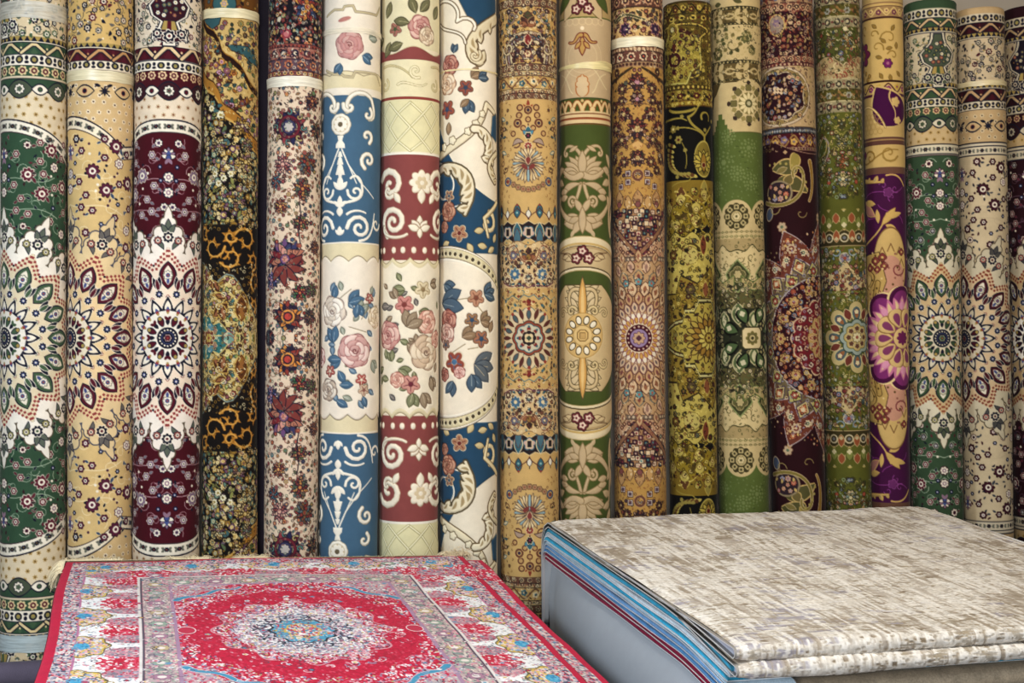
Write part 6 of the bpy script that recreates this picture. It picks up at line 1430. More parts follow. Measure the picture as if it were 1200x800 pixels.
def box_mesh(x0, x1, y0, y1, z0, z1, bev=.004):
    """bevelled box as rings"""
    pts = []; b = bev
    def ring(z, i): return [(x0+i, y0, z), (x1-i, y0, z), (x1, y0+i, z), (x1, y1-i, z), (x1-i, y1, z), (x0+i, y1, z), (x0, y1-i, z), (x0, y0+i, z)]
    V = [(x+(b if x == x0 else -b if x == x1 else 0), y+(b if y == y0 else -b if y == y1 else 0), z) for x, y, z in ring(z0, b)]
    V += ring(z0+b, b)+ring(z1-b, b)
    V += [(x+(b if x == x0 else -b if x == x1 else 0), y+(b if y == y0 else -b if y == y1 else 0), z) for x, y, z in ring(z1, b)]
    Q = []
    for r in range(3):
        for c in range(8): Q.append((r*8+c, r*8+(c+1) % 8, (r+1)*8+(c+1) % 8, (r+1)*8+c))
    for base, flip in ((0, 1), (24, 0)):
        for t in ((0, 1, 2, 3), (0, 3, 4, 7), (4, 5, 6, 7)):
            q = [base+i for i in t]; Q.append(tuple(q[::-1] if flip else q))
    return V, Q

# ---------------------------------------------------------------- procedural materials
def nodes(name):
    m = bpy.data.materials.new(name); m.use_nodes = True
    nt = m.node_tree; return m, nt, nt.nodes['Principled BSDF']
def N(nt, kind, **kw):
    n = nt.nodes.new(kind)
    for k, v in kw.items():
        if k in n.inputs: n.inputs[k].default_value = v
        else: setattr(n, k, v)
    return n
def pile_material(name, color=None, sheen=.04, var=.10, bump=.35, scale=(900, 900, 900), rough=.85):
    """yarn: woven colour (or one plain colour) with uneven lie of the pile and fine tufts"""
    m, nt, b = nodes(name); L = nt.links.new
    tc = N(nt, 'ShaderNodeTexCoord'); mp = N(nt, 'ShaderNodeMapping'); mp.inputs['Scale'].default_value = scale
    L(tc.outputs['Object'], mp.inputs['Vector'])
    fine = N(nt, 'ShaderNodeTexNoise', Scale=1.0, Detail=1.0); L(mp.outputs[0], fine.inputs['Vector'])
    lie = N(nt, 'ShaderNodeTexNoise', Scale=26.0, Detail=3.0, Roughness=.6); L(tc.outputs['Object'], lie.inputs['Vector'])
    add = N(nt, 'ShaderNodeMath', operation='ADD'); L(fine.outputs['Fac'], add.inputs[0]); L(lie.outputs['Fac'], add.inputs[1])
    mr = N(nt, 'ShaderNodeMapRange'); mr.inputs['From Min'].default_value = .6; mr.inputs['From Max'].default_value = 1.4
    mr.inputs['To Min'].default_value = 1-var*1.6; mr.inputs['To Max'].default_value = 1+var*1.4; L(add.outputs[0], mr.inputs['Value'])
    mul = N(nt, 'ShaderNodeVectorMath', operation='SCALE'); L(mr.outputs[0], mul.inputs['Scale'])
    if color is None:
        at = N(nt, 'ShaderNodeAttribute'); at.attribute_name = 'Yarn'; L(at.outputs['Color'], mul.inputs[0])
    else:
        c = srgb2lin(col(color)); mul.inputs[0].default_value = tuple(float(v) for v in c)
    L(mul.outputs[0], b.inputs['Base Color'])
    b.inputs['Roughness'].default_value = rough; b.inputs['Sheen Weight'].default_value = sheen; b.inputs['Sheen Roughness'].default_value = .45
    b.inputs['Specular IOR Level'].default_value = .12
    bp = N(nt, 'ShaderNodeBump', Strength=bump, Distance=.0012); L(fine.outputs['Fac'], bp.inputs['Height']); L(bp.outputs[0], b.inputs['Normal'])
    return m
def film_material(name, color, alpha):
    m, nt, b = nodes(name); L = nt.links.new
    tc = N(nt, 'ShaderNodeTexCoord'); mp = N(nt, 'ShaderNodeMapping'); mp.inputs['Scale'].default_value = (14, 14, 160); L(tc.outputs['Object'], mp.inputs['Vector'])
    ns = N(nt, 'ShaderNodeTexNoise', Scale=1.0, Detail=3.0); L(mp.outputs[0], ns.inputs['Vector'])
    mr = N(nt, 'ShaderNodeMapRange'); mr.inputs['From Min'].default_value = .35; mr.inputs['From Max'].default_value = .65; mr.inputs['To Min'].default_value = alpha-.14; mr.inputs['To Max'].default_value = min(1, alpha+.14)
    L(ns.outputs['Fac'], mr.inputs['Value']); L(mr.outputs[0], b.inputs['Alpha'])
    b.inputs['Base Color'].default_value = (*[float(v) for v in srgb2lin(col(color))], 1); b.inputs['Roughness'].default_value = .35
    bp = N(nt, 'ShaderNodeBump', Strength=.5, Distance=.002); L(ns.outputs['Fac'], bp.inputs['Height']); L(bp.outputs[0], b.inputs['Normal'])
    return m
def plain_material(name, color, rough=.6, var=.06, scale=8.0, bump=.05):
    m, nt, b = nodes(name); L = nt.links.new
    tc = N(nt, 'ShaderNodeTexCoord'); ns = N(nt, 'ShaderNodeTexNoise', Scale=scale, Detail=5.0); L(tc.outputs['Object'], ns.inputs['Vector'])
    mr = N(nt, 'ShaderNodeMapRange'); mr.inputs['To Min'].default_value = 1-var; mr.inputs['To Max'].default_value = 1+var; L(ns.outputs['Fac'], mr.inputs['Value'])
    mul = N(nt, 'ShaderNodeVectorMath', operation='SCALE'); mul.inputs[0].default_value = tuple(float(v) for v in srgb2lin(col(color))); L(mr.outputs[0], mul.inputs['Scale'])
    L(mul.outputs[0], b.inputs['Base Color']); b.inputs['Roughness'].default_value = rough
    bp = N(nt, 'ShaderNodeBump', Strength=bump, Distance=.01); L(ns.outputs['Fac'], bp.inputs['Height']); L(bp.outputs[0], b.inputs['Normal'])
    return m
M_PILE = pile_material('woven_pile'); M_CARVED = pile_material('carved_pile', sheen=.06, var=.07, bump=.3)
M_FRINGE = pile_material('fringe_yarn', 'd6c6a2', bump=.1); M_WALL = plain_material('wall_plaster', '9a9184', .9)
M_FLOOR = plain_material('floor_grey', '5a5a60', .5); M_PLINTH = plain_material('plinth_paint', '8a93a2', .6)
M_GAP_SHADE = pile_material('gap_shade', '3a343e', sheen=.05, var=.08, bump=.2, scale=(300, 300, 300))  # dark colour standing in for shade in the wall gap
M_DARK = pile_material('dark_underlay', '5a5260', sheen=.1, var=.08, bump=.2, scale=(300, 300, 300))
M_PANEL = pile_material('rug_backing_pale', '9a9fa5', sheen=.05, var=.03, bump=.12, scale=(500, 500, 500))
M_SPIRAL = pile_material('rolled_edge', '8c8069'); M_TAPE = {}
def tape_mat(c, a):
    if (c, a) not in M_TAPE: M_TAPE[(c, a)] = film_material('wrapping_film', c, a)
    return M_TAPE[(c, a)]

# ---------------------------------------------------------------- from a pixel of the photograph to a point in the room
ct, sn = math.cos(YAW0), math.sin(YAW0)
def dirxy(px): return (F_PX*sn+(px-CX)*ct, F_PX*ct-(px-CX)*sn)
def wp(px, py, Y):
    dx, dy = dirxy(px); s = Y/dy
    return Vector((s*dx, Y, CAM_Z-s*(py-CY)))

# ---------------------------------------------------------------- the room
ROW_Y = 4.757; WALL_Y = 4.93; PLINTH_Z = 0.368
def struct(o): o['kind'] = 'structure'; return o
V, Q = box_mesh(-3.6, 6.4, WALL_Y, WALL_Y+.12, 0, 3.4); struct(mesh_obj('wall_back', V, Q, M_WALL, smooth=False))
V, Q = box_mesh(-3.6, 6.4, -3.4, WALL_Y+.12, -.1, 0); struct(mesh_obj('floor', V, Q, M_FLOOR, smooth=False))
pl_ = mesh_obj('display_plinth', *box_mesh(-1.6, 5.2, 4.52, WALL_Y-.005, 0.0, PLINTH_Z, .01), M_PLINTH, smooth=False)
tag(pl_, 'low blue-grey plinth along the wall that the rolled rugs stand on', 'plinth')

def gap_shade_strip():  # dark strip added to darken the gap, shade put into its colour
    g0 = wp(296, 400, WALL_Y-.05).x; g1 = wp(322, 400, WALL_Y-.05).x
    xs = np.linspace(g0, g1, 40); zs = np.linspace(PLINTH_Z+.01, 2.9, 30)
    V = []
    for y_off in (0, .004):
        for z_ in zs:
            for x_ in xs: V.append((x_, WALL_Y-.05+y_off+.008*math.sin((x_-g0)*90+z_*.6), z_))
    n = 40*30; q = grid_quads(30, 40); Q = np.concatenate([q, q[:, ::-1]+n])
    tag(mesh_obj('shade_strip', V, Q, M_GAP_SHADE), 'dark purple-grey cloth strip added in the gap between two rolled rugs', 'shading')
gap_shade_strip()

# ---------------------------------------------------------------- rolled rugs
QUAL = 1.18
LABELS = {
 1: 'green rolled rug at the far left with half medallion at its left edge', 2: 'beige floral rolled rug between the leftmost green one and the maroon one',
 3: 'maroon rolled rug with cream star medallion centred on it, standing third from left', 4: 'narrow black and gold rolled rug with golden scrolls, beside the wall gap',
 5: 'cream rolled rug strewn with small multicoloured palmettes, navy band at the top', 6: 'blue and cream carved rolled rug with white scrolls and grey and pink roses',
 7: 'wine red and cream carved rolled rug with diamond lattice and rose bouquet', 8: 'cream rolled rug with navy patches, brown acanthus leaves and a dotted oval border',
 9: 'golden rolled rug with teal pendants and small round star medallion', 10: 'leaf green and tan rolled rug with cream leaf scrolls and ring of white ovals',
 11: 'golden brown rolled rug with white rayed wheel around a maroon disc', 12: 'mustard and black rolled rug with zigzag gold medallion, bare upper end showing',
 13: 'sage green rolled rug with round cream rosettes and dark green star', 14: 'dark maroon rolled rug with paisleys and big rust coloured toothed half medallion',
 15: 'olive green rolled rug with rust pendants and blue-grey flower medallion', 16: 'purple and gold rolled rug with large pink petalled half flower at its right edge',
 17: 'green rolled rug with complete cream star medallion and plain green top end', 18: 'cream rolled rug with dark red petals, second from the right edge',
 19: 'almost black maroon rolled rug cut off by the right edge of the photo'}
# tapes: roll -> (y centre, half height, colour, opacity, tilt)
TAPES = {1: [(13, 10, 'c9c4b4', .62, 0), (755, 10, 'aebcbd', .8, 0)], 2: [(90, 6.2, 'd6cba6', .82, 0)], 4: [(16.5, 5.6, 'd3c7a0', .9, 0)], 5: [(97, 6, 'dcd6c2', .85, .5)],
         6: [(37, 3.2, 'e2d8c0', .7, 0)], 8: [(83, 1.0, 'dccb98', .85, 0)], 10: [(79, 5.4, 'dccd92', .72, 1.6)], 11: [(49.5, 5.6, 'ddd4b4', .9, 0)], 18: [(97.5, 3.0, 'cfc096', .9, 0)]}
def grade(c):
    """the dyes of the whole range: slightly greyed and with deep darks"""
    g = c.mean(-1, keepdims=True); c = g+(c-g)*.93
    return np.clip(c, 0, 1)**1.16*1.03
def rolled_rug(i):
    w = globals()['rug_%d' % i]()
    n, a, b, c, d, ytop, _ = ROLLS[i-1]
    xt, xb = (a+b)/2, (c+d)/2
    xm = (xt+xb)/2
    dx, dy = dirxy(xm); s_ax = ROW_Y/dy
    rpx = ((b-a)+(d-c))/4+.35
    r = rpx*s_ax*.970
    Yc = ROW_Y+(r-.10)*-.55            # thick rolls sit a little further out from the wall
    s_ax = Yc/dy; s = (Yc-r*.92)/dy    # pixel size at the roll's near side
    y_bot = CY+(CAM_Z-PLINTH_Z)/s
    zt = CAM_Z-(ytop-CY)*s
    px_at = lambda y: xt+(xb-xt)*(y-100)/500.0
    def axis(y):
        q = px_at(y); gx, gy = dirxy(q); k = Yc/gy
        return k*gx
    Xb, Xt_ = axis(y_bot), axis(ytop)
    H = zt-PLINTH_Z
    lean = math.atan2(Xt_-Xb, H)
    root = empty('rolled_rug', (Xb, Yc, PLINTH_Z+.003), (0, lean, 0))
    tag(root, LABELS[i], 'rug', 'rolled rugs standing along the wall')
    # facing direction to the camera
    face = math.atan2(0-Yc, 0-(Xb+Xt_)/2)
    # columns: fine in front, coarse behind
    nf = int(2*1.72*rpx/1.0*QUAL); front = np.linspace(-1.72, 1.72, nf); back = np.linspace(1.72, 2*PI-1.72, 24)[1:-1]
    th = np.concatenate([front, back]); nc = len(th)
    rows_y = np.linspace(ytop, y_bot, int((y_bot-ytop)/1.0*QUAL)); nr = len(rows_y)
    z = (CAM_Z-(rows_y-CY)*s)-PLINTH_Z; z[-1] = 0; z = z/math.cos(lean)
    # sample the weave: positive arc runs to the photo's right
    arc = np.where(th > PI, th-2*PI, th)*w.r
    im = w.im; h = w.h
    sm = lambda A: (np.roll(A, 1, 0)+np.roll(A, -1, 0)+2*A)/4
    sm2 = lambda A: (np.roll(A, 1, 1)+np.roll(A, -1, 1)+2*A)/4
    im = grade(im); h = sm2(sm(sm2(sm(h))))
    iu = ((arc+w.W)*w.k-.5); iv = ((rows_y-w.y0)*w.k-.5)
    iv = np.clip(iv, 0, im.shape[0]-1.01)
    u0 = np.floor(iu).astype(int); fu = (iu-u0); v0 = np.floor(iv).astype(int); fv = (iv-v0)
    nx = im.shape[1]
    def samp(A):
        A00 = A[v0][:, u0 % nx]; A01 = A[v0][:, (u0+1) % nx]; A10 = A[v0+1][:, u0 % nx]; A11 = A[v0+1][:, (u0+1) % nx]
        if A.ndim == 3: f, g = fu[None, :, None], fv[:, None, None]
        else: f, g = fu[None, :], fv[:, None]
        return (A00*(1-f)+A01*f)*(1-g)+(A10*(1-f)+A11*f)*g
    C = srgb2lin(samp(im)); Hh = samp(h)*.0032
    rs = random.Random(i)
    soft = .0016*(np.sin(z*rs.uniform(3, 6)+rs.uniform(0, 6))[:, None]*np.cos(th*2+rs.uniform(0, 6))[None, :])+.0007*np.sin(z*31+rs.uniform(0, 6))[:, None]*np.sin(th*3+i)[None, :]
    lap = .004*np.clip((th-2.6)/.1, 0, 1)*(th < 3.4)      # outer end of the roll, at the back
    R = r+Hh+soft+lap[None, :]
    R[:3] -= np.array([.006, .003, .001])[:, None]         # rounded upper edge
    ang = face+th
    Vx = R*np.cos(ang)[None, :]; Vy = R*np.sin(ang)[None, :]; Vz = np.repeat(z[:, None], nc, 1)
    V = np.stack([Vx, Vy, Vz], -1).reshape(-1, 3)
    mesh_obj('pile_face', V, grid_quads(nr, nc, True), M_CARVED if i in (6, 7, 8, 10, 16) else M_PILE, root, cols=C.reshape(-1, 3))
    # rolled layers closing the upper end
    turns = 6; ns = turns*40; sp = []
    for k in range(ns+1):
        t = k/ns; q = (r-.006)*(1-t)+.012*t; aa = t*turns*2*PI
        for off, zz in ((0, z[0]-.004), (-.0035, z[0]-.001), (-.009, z[0]-.001), (-.0125, z[0]-.006)): sp.append(((q+off)*math.cos(aa), (q+off)*math.sin(aa), zz))
    mesh_obj('rolled_layers', sp, grid_quads(ns+1, 4), M_SPIRAL, root)
    for (yc, hh, cc, al, tilt) in TAPES.get(i, []):
        nt_, na = 9, 120
        aa = np.linspace(0, 2*PI, na, endpoint=False); yy = np.linspace(yc-hh, yc+hh, nt_)
        zz = ((CAM_Z-(yy-CY)*s)-PLINTH_Z)/math.cos(lean)
        W_ = np.random.RandomState(i)
        Rr = r+.0035+.0007*np.sin(aa*7+i)[None, :]*np.cos(np.linspace(0, 3, nt_))[:, None]+.0005*W_.rand(nt_, na)
        Zz = zz[:, None]+tilt*.004*np.sin(aa-face+1.2)[None, :]+.0012*np.sin(aa*3+i)[None, :]+.0008*np.sin(aa*9)[None, :]
        if i == 10: Zz = zz.mean()+(Zz-zz.mean())*(.35+.65*np.clip(.5+.5*np.sin(aa-face)[None, :]*1.3+0, 0, 1))
        Vt = np.stack([Rr*np.cos(aa)[None, :], Rr*np.sin(aa)[None, :], Zz], -1).reshape(-1, 3)
        mesh_obj('film_band', Vt, grid_quads(nt_, na, True), tape_mat(cc, al), root)
    return root
for i in range(1, 20):
    rolled_rug(i)

# lying dark roll at the foot of the standing ones
def lying_roll():
    root = empty('rolled_underlay', (-.5, 4.572, PLINTH_Z+.037)); tag(root, 'dark purple-grey underlay rolled up, lying along the foot of the standing rugs', 'underlay')
    n, m = 40, 60; r = .036
    V = []
    for i in range(n+1):
        x = 1.0*i/n
        for k in range(m):
            a = 2*PI*k/m; rr = r+.0012*math.sin(3*a+x*5)+(.003 if k < 3 else 0); V.append((x, rr*math.cos(a), rr*math.sin(a)))
    mesh_obj('outer_layer', V, grid_quads(n+1, m, True), M_DARK, root)
    for x in (0.002, .998):
        V = []
        for k in range(161):
            t = k/160; a = t*8*PI; q = r*(1-t)*.97
            V += [(x, q*math.cos(a), q*math.sin(a)), (x+(.003 if x > .5 else -.003), (q-.002)*math.cos(a), (q-.002)*math.sin(a)), (x, (q-.005)*math.cos(a), (q-.005)*math.sin(a))]
        mesh_obj('rolled_layers', V, grid_quads(161, 3), M_DARK, root)
lying_roll()

# ---------------------------------------------------------------- folded and stacked rugs
def solid_sheet(name, prof_top, prof_bot, x0f, x1f, nx, mat, parent, colf=None, ht=None):
    """sheet with a thickness: profile in (Y,Z) from the front edge to the back, swept across X.
       x0f/x1f give the left and right edge along the profile"""
    P = np.array(prof_top+prof_bot[::-1]); n = len(P)
    t = np.concatenate([np.linspace(0, 1, len(prof_top)), np.linspace(1, 0, len(prof_bot))])
    u = np.linspace(0, 1, nx)
    L = np.array([x0f(v) for v in t]); R_ = np.array([x1f(v) for v in t])
    X_ = L[:, None]*(1-u)[None, :]+R_[:, None]*u[None, :]
    Yv = np.repeat(P[:, 0:1], nx, 1); Zv = np.repeat(P[:, 1:2], nx, 1)
    V = np.stack([X_, Yv, Zv], -1).reshape(-1, 3)
    Q = grid_quads(n, nx)
    last = np.stack([(n-1)*nx+np.arange(nx-1), np.arange(nx-1), 1+np.arange(nx-1), (n-1)*nx+1+np.arange(nx-1)], -1)
    Q = np.concatenate([Q, last])
    k = len(prof_top); m = len(prof_bot)
    caps = []
    for a in range(min(k, m)-1):
        i0, i1 = a, a+1; j0, j1 = n-1-a, n-2-a
        for c_, fl in ((0, 0), (nx-1, 1)):
            q = [i0*nx+c_, i1*nx+c_, j1*nx+c_, j0*nx+c_]; caps.append(q[::-1] if fl else q)
    Q = np.concatenate([Q, np.array(caps)])
    return mesh_obj(name, V, Q, mat, parent)

# --- beige stack -------------------------------------------------
BX0, BX1 = wp(640, 608, 4.5).x, wp(1075, 590, 4.5).x
BZ_BACK = 0.842; BZ_SL = .070
B_FRONT = 2.95
ztop = lambda Y: BZ_BACK-(4.5-Y)*BZ_SL
def profile(Y0, d0, depth, hang, n=60):
    """line in (Y, Z): from the front over the top, round the back shoulder and down; deeper sheets nest inside"""
    Y1 = 4.53-.2*d0; rb = max(.012, .085-.5*d0); out = []
    for k in range(n):
        Y = Y0+(Y1-rb-Y0)*k/(n-1)
        out.append((Y, ztop(Y)-depth(Y)))
    zc = out[-1][1]
    for k in range(1, 9):
        a = k/8*PI/2; out.append((Y1-rb+rb*math.sin(a), zc-rb*(1-math.cos(a))))
    for k in range(1, 9): out.append((Y1, zc-rb-hang*k/8))
    return out
def lerp_depth(d0, extra):
    """depth below the top surface; the thick front folds push lower sheets down"""
    return lambda Y: d0+extra*max(0, min(1, (3.30-Y)/.4))**1.4
edge = lambda base, amp, ph: (lambda t: base+amp*math.sin(9*t+ph)+amp*.6*math.sin(23*t+ph*2))
LAYERS = [ # depth below the top (m), thickness, pile colour, backing colour, label
 (.0270, .0145, '3695b4', 'e6e8ea', 'teal blue folded rug directly under the two cream ones in the tall stack'),
 (.0418, .0142, 'bccad4', 'eaeaec', 'pale blue-grey folded rug between two teal ones in the tall stack'),
 (.0563, .0138, '2fa2c8', 'e4e8ea', 'bright turquoise folded rug, second teal edge from the top of the stack'),
 (.0704, .0142, 'a6bccb', 'e4e6ea', 'grey-blue folded rug under the turquoise one in the tall stack'),
 (.0850, .0138, '6d9ccb', 'e6e8ea', 'light blue folded rug two layers above the burgundy one'),
 (.0992, .0120, '4b83b6', 'e6e6ea', 'medium blue folded rug lying directly on the burgundy one'),
 (.1116, .0160, '7d1032', 'ece8e6', 'thick burgundy folded rug near the bottom of the tall stack'),
 (.1280, .0120, '861438', 'd6dade', 'thin burgundy folded rug, lowest in the tall stack above the draped backing')]
def folded_rug(k, d0, th, c_pile, c_back, label):
    root = empty('folded_rug', (0, 0, 0)); tag(root, label, 'rug', 'rugs in the tall folded stack')
    dz = lerp_depth(d0, .040)
    a0, a1 = BX0-.002-(k % 3)*.002, BX1-.01+(k % 2)*.006
    Yf = B_FRONT+.03+.008*(k % 3)
    hang = .34-d0
    surf = lambda d: profile(Yf, d0+d, lambda Y: dz(Y)+d, hang)
    e0, e1 = edge(a0, .002, k*1.7), edge(a1, .003, k*2.1)
    solid_sheet('pile_face', surf(0), surf(th*.80), e0, e1, 24, pile_material('rug_pile', c_pile, var=.22, scale=(400, 400, 400)), root)
    solid_sheet('backing', surf(th*.81), surf(th*.985), lambda t: e0(t)-.003, e1, 24, pile_material('rug_backing', c_back, var=.05), root)
def offset_profile(P, t):
    P = np.array(P, float); d = np.gradient(P, axis=0); n = np.stack([d[:, 1], -d[:, 0]], -1); n /= np.linalg.norm(n, axis=1)[:, None]
    if n[0][1] > 0: n = -n
    return [tuple(v) for v in (P+n*t)]

def beige_rug():
    nx, ny = 620, 860
    C, ht = beige_canvas(nx, ny)
    C = srgb2lin(C)
    # unrolled profiles of the two front folds: the upper leaf runs from the back over the front bulge and returns underneath
    def leaf(name, d_top, label, group, thick, Yf, back, seedshift, hang):
        root = empty(name, (0, 0, 0)); tag(root, label, 'rug', group)
        # path: back hang -> shoulder -> top -> front bullnose -> short return underneath
        path = []
        rb = .09-d_top*.2
        zc = ztop(back-rb)-d_top
        for k in range(26): path.append((back, zc-rb-hang*(1-k/26)))
        for k in range(18): a = PI/2*(1-k/17); path.append((back-rb+rb*math.sin(a), zc-rb*(1-math.cos(a))))
        nt_ = 560 if d_top < .01 else 60
        Y1 = Yf+thick(Yf)/2
        for k in range(1, nt_): Y = back-rb+(Y1-back+rb)*k/(nt_-1); path.append((Y, ztop(Y)-d_top-(0 if d_top < .01 else .0)-lower(Y, d_top)))
        zq = path[-1][1]; rr = thick(Yf)/2
        for k in range(1, 60): a = PI*k/59; path.append((Y1-rr*math.sin(a), zq-rr*(1-math.cos(a))))
        n_out = len(path)
        for k in range(1, 24): Y = Y1+(.35)*k/23; path.append((Y, ztop(Y)-d_top-lower(Y, d_top)-thick(Y)))
        P = np.array(path); m = len(P)
        seg = np.concatenate([[0], np.cumsum(np.hypot(*np.diff(P, axis=0).T))])
        d = np.gradient(P, axis=0); nrm = np.stack([d[:, 1], -d[:, 0]], -1); nrm /= np.linalg.norm(nrm, axis=1)[:, None]
        if nrm[n_out//2+10][1] < 0: nrm = -nrm
        vv = np.clip(seg/seg[-1]*(ny-1), 0, ny-1).astype(int)
        cx_ = 520 if d_top < .01 else 420
        u = np.linspace(0, 1, cx_); uu = ((u*(nx-1)).astype(int)+seedshift) % nx
        col_ = C[vv][:, uu]; h_ = ht[vv][:, uu]
        x0 = BX0-.002+.004*np.sin(seg*5); x1 = BX1+.004*np.sin(seg*4+1)
        X_ = x0[:, None]*(1-u)[None, :]+x1[:, None]*u[None, :]
        sag = .0022*np.sin(X_*7+P[:, 0:1]*3)+.0014*np.sin(X_*17-P[:, 0:1]*11)
        hh = h_*.0022+sag*(np.arange(m) < n_out)[:, None]
        edge_n = np.minimum(np.minimum(u, 1-u)*40, 1)
        hh = hh-(1-edge_n)[None, :]*.006
        V = np.stack([X_, P[:, 0:1]+nrm[:, 0:1]*hh, P[:, 1:2]+nrm[:, 1:2]*hh], -1).reshape(-1, 3)
        mesh_obj('pile_face', V, grid_quads(m, cx_), M_PILE, root, cols=col_.reshape(-1, 3))
        # pale binding and backing a few millimetres inside
        inner = P-nrm*.006; inner2 = P-nrm*.0095; sel = np.unique(np.concatenate([np.arange(0, m, 6), [m-1]]))
        e0 = lambda t: BX0-.006; e1 = lambda t: BX1+.004
        Yq = np.linspace(Y1, 3.5, 30)
        up = [(Y, ztop(Y)-d_top-lower(Y, d_top)-.0098) for Y in Yq]; dn = [(Y, min(ztop(Y)-d_top-lower(Y, d_top)-thick(Y)+.003, u_[1]-.0005)) for Y, u_ in zip(Yq, up)]
        solid_sheet('inner_fold', up, dn, lambda t: BX0+.004, lambda t: BX1-.004, 6, pile_material('rug_backing', 'a4a8b4', var=.1), root)
        solid_sheet('backing', [tuple(p) for p in inner[sel]], [tuple(p) for p in inner2[sel]], e0, e1, 10, pile_material('rug_backing', 'c4c2be', var=.05, sheen=.05), root)
    lower = lambda Y, d: (0 if d < .01 else thick(Y)*(1.0 if d < .03 else 2.0)-d)
    thick = lambda Y: .0125+.0275*max(0, min(1, (3.38-Y)/.42))**1.2
    FILL = []
    leaf('folded_rug', 0.0, 'cream and taupe brushed pattern rug, folded, on top of the tall stack', 'folded cream and taupe rugs', thick, B_FRONT, 4.545, 0, .16)
    leaf('folded_rug', .0125, 'second cream and taupe folded rug, just under the top one, front fold showing', 'folded cream and taupe rugs', thick, B_FRONT-.012, 4.538, 37, .12)
    # third, darker one: only its front fold shows
    root = empty('folded_rug', (0, 0, 0)); tag(root, 'taupe brown folded rug under the two cream ones at the front of the stack', 'rug')
    zf = ztop(B_FRONT)-.0465*2; P = []
    for k in range(12): a = PI*k/11; P.append((B_FRONT+.035-.034*math.sin(a), zf-.034*(1-math.cos(a))-.001))
    P = [(B_FRONT+.5, ztop(B_FRONT+.5)-.06)]+P
    B = [(B_FRONT+.5, ztop(B_FRONT+.5)-.066)]+[(y+.006, z) for y, z in P[1:]]
    solid_sheet('pile_face', P, B, lambda t: BX0+.16, lambda t: BX1, 60, pile_material('rug_pile_taupe', '8b7f6c', var=.2, scale=(200, 200, 200)), root)
beige_rug()
for k, a in enumerate(LAYERS): folded_rug(k, *a)

def draped_block():
    """the pale backing of the lowest rug, draped over the core of the stack"""
    root = empty('draped_rug', (BX0, 3.6, 0)); tag(root, 'pale blue-grey rug backing draped down the side of the tall stack', 'rug')
    rows = []; n = 80
    Ys = np.linspace(B_FRONT+.05, 4.494, 60)
    secs = []
    for Y in Ys:
        zt_ = ztop(Y)-.1405-.040*max(0, min(1, (3.30-Y)/.4))**1.4
        sec = []
        xr = BX1-.01
        back = max(0, (Y-4.39)/.08); ins = 0
        sec.append((xr, zt_-ins)); sec.append((BX0+.20, zt_-ins))
        bulge = .055*max(0, min(1, (4.42-Y)/.5))**.6
        for k in range(17):
            a = PI/2*k/16; sec.append((BX0+.03-(.022+bulge)*math.sin(a), zt_-ins-.17*(1-math.cos(a))))
        for k in range(1, 10):
            t = k/9; z = (zt_-.17)*(1-t); sec.append((BX0+.008-bulge*(1-.5*t)+.010*math.sin(t*4)*math.sin(Y*2)+.01*t, z))
        secs.append([(x-BX0, Y-3.6, z) for x, z in sec])
    V = [p for s_ in secs for p in s_]; m = len(secs[0])
    mesh_obj('side_drape', V, grid_quads(len(secs), m), M_PANEL, root)
    # end faces of the block
    for Y, s_ in ((Ys[0], secs[0]), (Ys[-1], secs[-1])):
        V = list(s_)+[(BX1-.01-BX0, Y-3.6, 0)]; V2 = V+[(p[0], p[1], 0) for p in s_]
        k = len(s_); base = V[:k]+[(p[0], p[1], 0.0) for p in s_]
        mesh_obj('end_drape', base, [(j, j+1, k+j+1, k+j) for j in range(k-2)], M_PANEL, root)
    mesh_obj('far_side_drape', [(BX1-.01-BX0, Y-3.6, z) for Y in (Ys[0], Ys[-1]) for z in (0, ztop(Y)-.15)], [(0, 1, 3, 2)], M_PANEL, root)
draped_block()

# --- green folded rugs beyond the tall stack ----------------------
gx = wp(1150, 632, 4.4).x
for k in range(5):
    z0 = .697-.024*(k+1)
    root = empty('folded_rug', (gx+.5, 4.1, z0)); tag(root, ['dark green folded rug, its corner just showing behind the cream stack', 'green folded rug, second in the low pile at the right edge', 'green folded rug, third in the low pile at the right edge', 'green folded rug, fourth in the low pile at the right edge', 'green folded rug, lowest in the pile at the right edge'][k], 'rug', 'green folded rugs')
    V, Q = box_mesh(-.52+.01*k, .6, -.42, .26, .010, .0235, .005); mesh_obj('pile_face', V, Q, pile_material('rug_pile_green', '24493c', var=.15), root)
    V, Q = box_mesh(-.525+.01*k, .6, -.425, .265, 0, .0095, .003); mesh_obj('backing', V, Q, pile_material('rug_backing', '8d9a90', var=.05), root)
V, Q = box_mesh(gx-.03, gx+1.1, 3.66, 4.38, 0, .697-.024*5-.001, .01); tag(mesh_obj('display_block', V, Q, M_PLINTH, smooth=False), 'blue-grey block carrying the green folded rugs', 'block')

